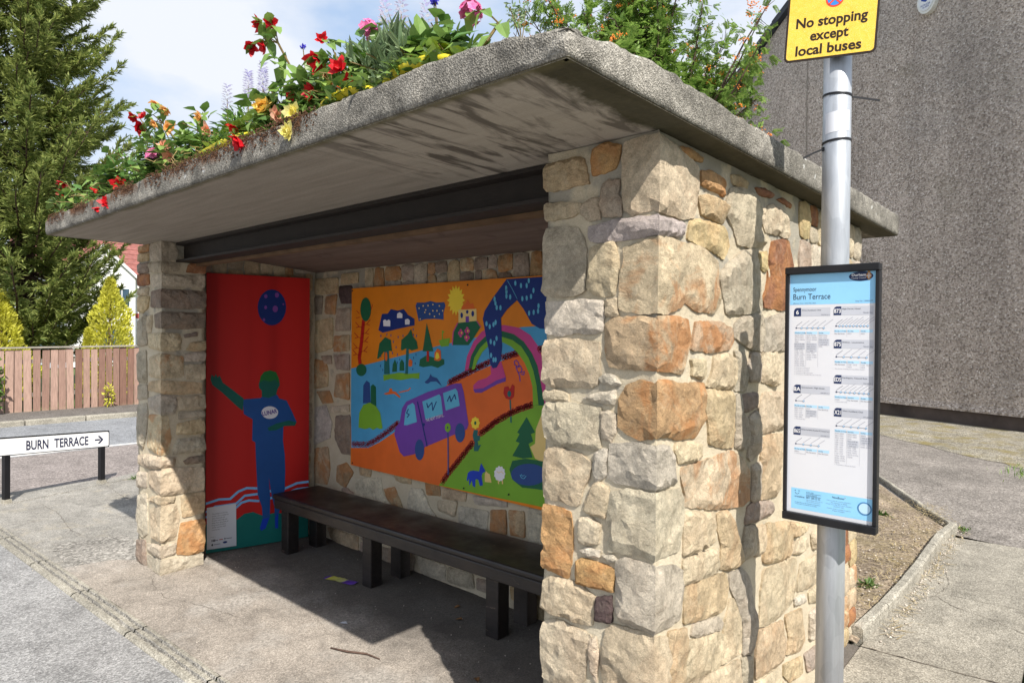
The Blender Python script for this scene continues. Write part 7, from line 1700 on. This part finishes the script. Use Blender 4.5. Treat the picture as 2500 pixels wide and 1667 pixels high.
# projecting white gable with its own verge boards
gy0, gy1, gx = 6.9, 9.67, HX + .8
gv_ = [(gx, gy0, 0), (gx, gy1, 0), (gx, gy1, 4.22), (gx, (gy0 + gy1) / 2, 5.44), (gx, gy0, 4.22)]
gb_ = [(HX - .2, a[1], a[2]) for a in gv_]
obj('gable', gv_ + gb_, [(0, 1, 2, 3, 4), (0, 4, 9, 5), (2, 1, 6, 7), (3, 2, 7, 8), (4, 3, 8, 9)], WREN, HO)
for a, b in (((gy0 - .2, 4.00), ((gy0 + gy1) / 2, 5.50)), (((gy0 + gy1) / 2, 5.50), (gy1 + .2, 4.00))):
    v = [(gx + dx, a[0], a[1] + dz) for dx, dz in ((.02, 0), (.14, 0), (.14, .16), (.02, .16))] + [(gx + dx, b[0], b[1] + dz) for dx, dz in ((.02, 0), (.14, 0), (.14, .16), (.02, .16))]
    obj('verge_board', v, [(0, 1, 2, 3), (7, 6, 5, 4)] + [(i, 4 + i, 4 + (i + 1) % 4, (i + 1) % 4) for i in range(4)], TRIM, HO)
gm = (gy0 + gy1) / 2
obj('gable_roof', [(gx + .12, gy0 - .2, 4.17), (gx + .12, gm, 5.68), (gx + .12, gy1 + .2, 4.17), (HX - 1.8, gy0 - .2, 4.17), (HX - 1.8, gm, 5.68), (HX - 1.8, gy1 + .2, 4.17)], [(0, 1, 4, 3), (1, 2, 5, 4)], TILE, HO)
for (x_, y0_, y1_, z0_, z1_) in ((gx, 8.7, 9.45, 2.75, 3.7), (gx, 8.0, 9.3, .8, 1.9), (HX, 11.0, 13.0, 2.8, 4.0), (HX, 11, 13, .8, 2.0)):
    bm = bmesh.new(); bx(bm, x_ - .02, x_ + .05, y0_, y1_, z0_, z1_); w_ = bobj('window', bm, TRIM, HO)
    bm = bmesh.new(); ym = (y0_ + y1_) / 2
    bx(bm, x_ + .03, x_ + .06, y0_ + .06, ym - .02, z0_ + .06, z1_ - .06); bx(bm, x_ + .03, x_ + .06, ym + .02, y1_ - .06, z0_ + .06, z1_ - .06); bobj('pane', bm, GLASS, w_)
bm = bmesh.new(); bx(bm, HX + .78, HX + .85, 5.3, 6.6, 1.0, 2.2); bobj('window', bm, GLASS, HO)

# ------------------------------------------------------------------ pebble-dashed gable house on the right
GN = Vector((-.432, -.902, 0)).normalized(); GT = Vector((.902, -.432, 0)).normalized(); GP = Vector((-2.351, 14.07, 0))
def gfn(t, z, h=0): p = GP + GT * t + GN * h; return Vector((p.x, p.y, z))
GH = empty('pebbledash_house', tuple(GP), 'large grey pebbledash gable wall filling the right side behind the pole', 'house')
pts = [(-8.2, .27), (8.2, .27), (8.2, 6.35), (0, 11.58), (-8.2, 6.35)]
k = len(pts)
v = [gfn(a, b, 0) for a, b in pts] + [gfn(a, b, -7) for a, b in pts]
obj('gable_wall', v, [tuple(range(k)), tuple(range(k, 2 * k))[::-1]] + [(i, k + i, k + (i + 1) % k, (i + 1) % k) for i in range(k)], DASH, GH)
# bell-cast lip of the render and the dark plinth set back below it
v = [gfn(t, z, h) for t in (-8.2, 8.2) for z, h in ((.40, .001), (.30, .03), (.265, .03), (.265, .001))]
obj('bell_cast', v, [(0, 4, 5, 1), (1, 5, 6, 2), (2, 6, 7, 3), (0, 1, 2, 3), (7, 6, 5, 4)], DASH, GH)
v = [gfn(t, z, h) for t in (-8.15, 8.15) for z, h in ((.266, -.02), (-.06, -.02), (-.06, -6.9), (.266, -6.9))]
obj('plinth', v, [(0, 4, 5, 1), (1, 5, 6, 2), (2, 6, 7, 3), (0, 1, 2, 3), (7, 6, 5, 4)], flat('dark_plinth', (.075, .058, .05), .9, var=.35, vs_=2), GH)
SLATE = flat('slate_verge', (.045, .052, .065), .6, var=.3, vs_=5)
for s_ in (-1, 1):
    nseg = 16
    for i in range(nseg):
        t0, t1 = i / nseg, (i + 1) / nseg
        a = (s_ * 8.5 * (1 - t0), 6.16 + 5.42 * t0); b = (s_ * 8.5 * (1 - t1), 6.16 + 5.42 * t1)
        v = [gfn(p[0], p[1] + dz, h) for p in (a, b) for dz, h in ((.02 + .03 * (p is a), -.3), (.02 + .03 * (p is a), .14), (.20 + .03 * (p is a), .14), (.20 + .03 * (p is a), -.3))]
        obj('verge_slate', v, [(0, 1, 2, 3), (7, 6, 5, 4)] + [(j, 4 + j, 4 + (j + 1) % 4, (j + 1) % 4) for j in range(4)], SLATE, GH)
    v = [gfn(s_ * 8.5, 6.2, .1), gfn(0, 11.62, .1), gfn(0, 11.62, -7.2), gfn(s_ * 8.5, 6.2, -7.2)]
    obj('roof', v, [(0, 1, 2, 3)], SLATE, GH)
v, f = [], []; tube(v, f, [gfn(-2.15, .3, .02), gfn(-2.13, 9.9, .02)], .009, 6); obj('cable', v, f, RAIL, GH)
# alarm box
AL = empty('alarm_box', tuple(gfn(.9, 8.2, .03)), 'white and blue intruder alarm box high on the pebbledash wall', 'alarm box')
pts = [(.9 + .19 * math.cos(R(a)), 8.42 + (.24 if math.sin(R(a)) > 0 else .26) * math.sin(R(a))) for a in range(0, 360, 12)]
plate('case', pts, lambda a, b, h: gfn(a, b, h), .0, .11, flat('alarm_white', (.74, .74, .70), .4, var=.04), AL)
plate('lens', [(.9 + (a - .9) * .8, 8.42 + (b - 8.42) * .8) for a, b in pts], lambda a, b, h: gfn(a, b, h), .111, .125, flat('alarm_face', (.70, .72, .74), .3, var=.04), AL)
pm = Print(lambda a, b, h: gfn(a, b, h))
pm.text('INTRUDER', .9, 8.31, .035, .20, 'n', anchor='c'); pm.text('ALARM', .9, 8.265, .035, .13, 'n', anchor='c'); pm.poly([(.80, 8.44), (.90, 8.38), (1.0, 8.44), (.94, 8.52), (.86, 8.52)], 'n')
pm.build(AL, {'n': (.02, .06, .30)}, {'n': .127}, 'lettering')

# ------------------------------------------------------------------ ground on the right
sheet('path', [(.72, 4.72), (-3.5, 5.6), (-9, 11.8), (-5, 13.2), (-1.67, 10.9), (.34, 8.9), (4, 6.4), (6, 4.4), (3, 4.5)], .002, PATH)
sheet('verge', wob([(-9, 11.6), (-5, 13.0), (-1.67, 10.75), (.34, 8.75), (4, 6.2), (9, 5), (12, 8), (3, 13), (-9, 17)], .10, .35, 5), .007, VERGE)
pv = empty('flag_pavement', (.5, 3, 0)); pv['kind'] = 'structure'
for (a, b, y0, y1) in ((.06, .70, .35, 2.085), (.06, .72, 2.10, 3.22), (.075, .72, 3.232, 4.70)):
    v = [(a, y0, .016), (b, y0 + .04, .016), (b, y1 + .04, .018), (a, y1, .018)]
    v += [(p[0], p[1], -.04) for p in v]
    obj('flag', v, [(0, 1, 2, 3)] + [(i, 4 + i, 4 + (i + 1) % 4, (i + 1) % 4) for i in range(4)], FLAGS, pv)
sheet('bare_strip', [(.74, .3), (1.6, .3), (1.6, 4.6), (.74, 4.6)], .004, SOIL)
# cracks in the old concrete
CRK = flat('crack_dirt', (.12, .10, .08), .95, var=.3)
def crack(pts, w, z, parent):
    rc = random.Random(len(pts) * 7 + int(w * 1e5)); fine = []
    for a, b in zip(pts, pts[1:]):
        n = max(2, int(math.hypot(b[0] - a[0], b[1] - a[1]) / .03))
        for k in range(n): t = k / n; fine.append((a[0] + (b[0] - a[0]) * t + rc.uniform(-.008, .008), a[1] + (b[1] - a[1]) * t + rc.uniform(-.008, .008)))
    fine.append(pts[-1]); v, f = [], []
    for i, p in enumerate(fine):
        a, b = fine[max(0, i - 1)], fine[min(len(fine) - 1, i + 1)]; dx, dy = b[0] - a[0], b[1] - a[1]; L = math.hypot(dx, dy) or 1; ww = w * rc.uniform(.2, 1) * .33
        v += [(p[0] - dy / L * ww, p[1] + dx / L * ww, z), (p[0] + dy / L * ww, p[1] - dx / L * ww, z)]
    for i in range(len(fine) - 1): f.append((i * 2 + 1, i * 2 + 3, i * 2 + 2, i * 2))
    obj('crack', v, f, CRK, parent)
crack([(.13, 2.95), (.24, 3.16), (.33, 3.05), (.52, 2.98), (.70, 2.86)], .008, .0205, pv)
crack([(.24, 3.16), (.27, 3.45), (.22, 3.70)], .006, .0205, pv)
crack([(.06, 2.093), (.40, 2.11), (.71, 2.13)], .016, .0205, pv)
fl = bpy.data.objects['shelter_floor']; pvm = bpy.data.objects['pavement']
crack([(-3.72, -.03), (-3.55, -.10), (-3.30, -.12), (-3.0, -.02), (-2.7, .05)], .005, .0125, fl)
crack([(-3.70, -.04), (-3.74, -.14), (-3.80, -.24), (-3.86, kin(-3.86) + .02)], .006, .0125, fl)
crack([(-6.9, .62), (-6.2, .58), (-5.5, .66), (-4.6, .60)], .007, .0055, pvm)
crack([(-6.6, -.05), (-6.0, -.02), (-5.3, -.10), (-4.7, -.02)], .006, .0055, pvm)

# raised soil bed behind an old kerb edging
kd = [(.055, 2.16), (.085, 2.62), (.10, 3.10), (.105, 3.64), (.098, 4.10), (.098, 4.50), (.135, 4.93)]
kd2 = [(.105, 5.00), (-.16, 5.48), (-.42, 5.98), (-.70, 6.52), (-1.2, 7.4)]
ed = empty('edging_kerb', (.1, 3.5, 0)); ed['kind'] = 'structure'
for chain in (kd, kd2):
    for a, b in zip(chain, chain[1:]):
        a, b = Vector(a), Vector(b); d = (b - a).normalized(); nn = Vector((d.y, -d.x)); a = a + d * .006; b = b - d * .006
        hh = .088 if chain is kd else .060; wd = .058 if chain is kd else .045
        v, f = [], []; ns = 7
        sec = [(0, -.03), (0, hh - .012), (-.010, hh), (-wd + .008, hh), (-wd, hh - .01), (-wd, -.03)]
        for i in range(ns + 1):
            p = a.lerp(b, i / ns)
            for o_, z_ in sec:
                w = noise.noise(Vector((p.x * 18, p.y * 18, z_ * 30))) * .006
                q_ = p + nn * (o_ + w); v.append((q_.x, q_.y, z_ + (w if z_ > 0 else 0)))
        m_ = len(sec)
        for i in range(ns):
            for k in range(m_ - 1): f.append((i * m_ + k, (i + 1) * m_ + k, (i + 1) * m_ + k + 1, i * m_ + k + 1))
        f += [tuple(range(m_)), tuple(ns * m_ + k for k in range(m_))[::-1]]
        obj('kerb_stone', v, f, KERB, ed)
# soil surface
v, f = [], []; NXs, NYs = 26, 60
for j in range(NYs + 1):
    y = 2.1 + 5.2 * j / NYs
    xr = .04 if y < 4.9 else .04 - (y - 4.9) * .55
    for i in range(NXs + 1):
        x = xr - 3.0 * (1 - i / NXs) ** 1.6
        v.append((x, y, .050 + noise.fractal(Vector((x * 4, y * 4, 2)), 1, 2, 4) * .018 - .02 * (i / NXs) ** 8))
for j in range(NYs):
    for i in range(NXs): a = j * (NXs + 1) + i; f.append((a, a + 1, a + NXs + 2, a + NXs + 1))
o = obj('soil_bed', v, f, SOIL, None, smooth=True); o['kind'] = 'structure'
# dry grass litter, pebbles, weeds
g = random.Random(9)
DRY = leafmat('dry_grass', (.28, .21, .10), (.46, .37, .20), .8, .1)
v, f = [], []
for _ in range(1900):
    y = g.uniform(2.4, 5.6); x = .03 - abs(g.gauss(0, .35)); 
    if g.random() < .12: x = .12 + abs(g.gauss(0, .04)); y = g.uniform(2.3, 4.9)
    if y > 4.9 and g.random() < .5: x = .04 - (y - 4.9) * .55 + g.uniform(-.1, .25)
    z = (.058 if x < .03 else .02) + g.uniform(0, .012); a = g.uniform(0, 6.28); L = g.uniform(.02, .09)
    blade(v, f, Vector((x, y, z)), Vector((math.cos(a), math.sin(a), g.uniform(-.05, .25))), Vector((0, 0, 1)), L, g.uniform(.002, .006))
tag(obj('dry_grass', v, f, DRY), 'loose straw and dry grass scattered on the soil behind the kerb', 'dry grass', kind='stuff')
v, f = [], []
def pebble(p, s):
    b = len(v); 
    for dx, dy, dz in ((1, 0, 0), (-1, 0, 0), (0, 1, 0), (0, -1, 0), (0, 0, .7), (0, 0, -.7)): v.append(p + Vector((dx * g.uniform(.7, 1.2), dy * g.uniform(.7, 1.2), dz)) * s)
    for a, b_, c_ in ((0, 2, 4), (2, 1, 4), (1, 3, 4), (3, 0, 4), (2, 0, 5), (1, 2, 5), (3, 1, 5), (0, 3, 5)): f.append((b + a, b + b_, b + c_))
for _ in range(420):
    y = g.uniform(2.2, 5.0)
    if g.random() < .6: pebble(Vector((.115 + abs(g.gauss(0, .05)), y, .020)), g.uniform(.003, .011))
    else: pebble(Vector((.03 - abs(g.gauss(0, .2)), y, .055)), g.uniform(.003, .012))
for _ in range(260):
    x = g.uniform(-5.6, -.7); pebble(Vector((x, kin(x) + g.gauss(.0, .09), .010)), g.uniform(.002, .0045))
for _ in range(160): pebble(Vector((g.uniform(-4.2, -.5), g.uniform(-.2, 1.15), .012)), g.uniform(.002, .005))
tag(obj('pebbles', v, f, flat('pebble', (.42, .37, .31), .9, var=.5, vs_=40)), 'loose grit and pebbles along the kerbs', 'pebbles', kind='stuff')
v, f = [], []
for _ in range(2200):
    c = g.choice(((.75, 8.5, .22), (1.0, 8.4, .3), (1.6, 8.2, .5)))
    p = Vector((c[0] + g.gauss(0, c[2]), c[1] + g.gauss(0, .28), .01)); blade(v, f, p, Vector((g.uniform(-.5, .5), g.uniform(-.5, .5), 1)), rvec(g), g.uniform(.03, .08), g.uniform(.005, .010))
tag(obj('grass', v, f, leafmat('grass_blade', (.10, .22, .03), (.26, .38, .08), .6)), 'tuft of bright green grass on the verge below the pebbledash wall', 'grass', kind='stuff')
for (x, y, z, h, r, lab, n) in ((-.10, 2.95, .05, .07, .05, 'small dark green weed at the foot of the shelter wall', 70), (-.42, 4.9, .05, .07, .06, 'pale green weed in the soil bed behind the timetable', 70), (.16, 4.99, .02, .05, .07, 'little weed at the corner of the kerb edging', 60), (-6.98, .98, .01, .06, .10, 'bright green weed beside the right post of the street sign', 80)):
    e = empty('weed', (x, y, z), lab, 'weed'); v, f = [], []
    for _ in range(n): d = rvec(g); d.z = abs(d.z) * .8 + .1; leaf(v, f, Vector((x + g.gauss(0, r * .35), y + g.gauss(0, r * .35), z)), d, Vector((0, 0, 1)), g.uniform(.4, 1) * h, h * .22, .2)
    obj('leaves', v, f, SHRUB, e)

# ------------------------------------------------------------------ litter in the shelter
def crumple(name, pts, z, m, label, cat, amp=.006):
    v, f = [], []
    n = 14
    (x0, y0), (x1, y1) = pts; d = Vector((x1 - x0, y1 - y0)); L = d.length; d.normalize(); nn = Vector((-d.y, d.x)); w = L * .13
    for i in range(n + 1):
        for s_ in (-1, -.3, .4, 1):
            p = Vector((x0, y0)) + d * L * i / n + nn * s_ * w; v.append((p.x, p.y, z + abs(noise.noise(Vector((i * .9, s_ * 2, 3)))) * amp * 2 + .002))
    for i in range(n):
        for k in range(3): f.append((i * 4 + k, i * 4 + k + 1, i * 4 + 5 + k, i * 4 + 4 + k))
    return v, f, tag(obj(name, v, f, m), label, cat)
q = NM('wrapper', .3, 0, .5); zx = q.sep()
q.color(q.ramp(q.math('MULTIPLY', q.math('ADD', zx[0], 2.87), 4.2), [(.0, (.10, .03, .30)), (.10, (.10, .03, .30)), (.14, (.62, .58, .08)), (.66, (.50, .50, .22)), (.70, (.10, .03, .32)), (1, (.14, .06, .40))]))
crumple('sweet_wrapper', ((-2.86, .74), (-2.62, .80)), .011, q.m, 'purple and yellow sweet wrapper by the middle bench leg', 'wrapper')
v, f = [], []; tube(v, f, [(-1.98, .20, .016), (-1.88, .23, .020), (-1.79, .285, .018), (-1.70, .30, .016)], [.004, .005, .0045, .003], 6)
tag(obj('twig', v, f, BARK), 'thin brown twig lying on the sunlit floor', 'twig')
DLEAF = flat('dead_leaf', (.20, .10, .04), .8, var=.4, vs_=30)
for k, (x, y, lab) in enumerate(((-1.86, 1.02, 'curled dead leaf below the bench, left of the pair'), (-1.72, .90, 'flat brown dead leaf under the bench front'), (-1.62, 1.0, 'small dead leaf near the right bench leg'), (-1.22, .50, 'dark shrivelled leaf in the shade near the pier'), (-2.15, .42, 'pale scrap of paper on the shaded floor'))):
    v, f = [], []
    leaf(v, f, Vector((x, y, .016)), Vector((g.uniform(-1, 1), g.uniform(-1, 1), .15)), Vector((0, 0, 1)), .045, .03, .3)
    tag(obj('dead_leaf' if k < 4 else 'paper_scrap', v, f, DLEAF if k < 4 else WHITEP), lab, 'leaf' if k < 4 else 'paper')
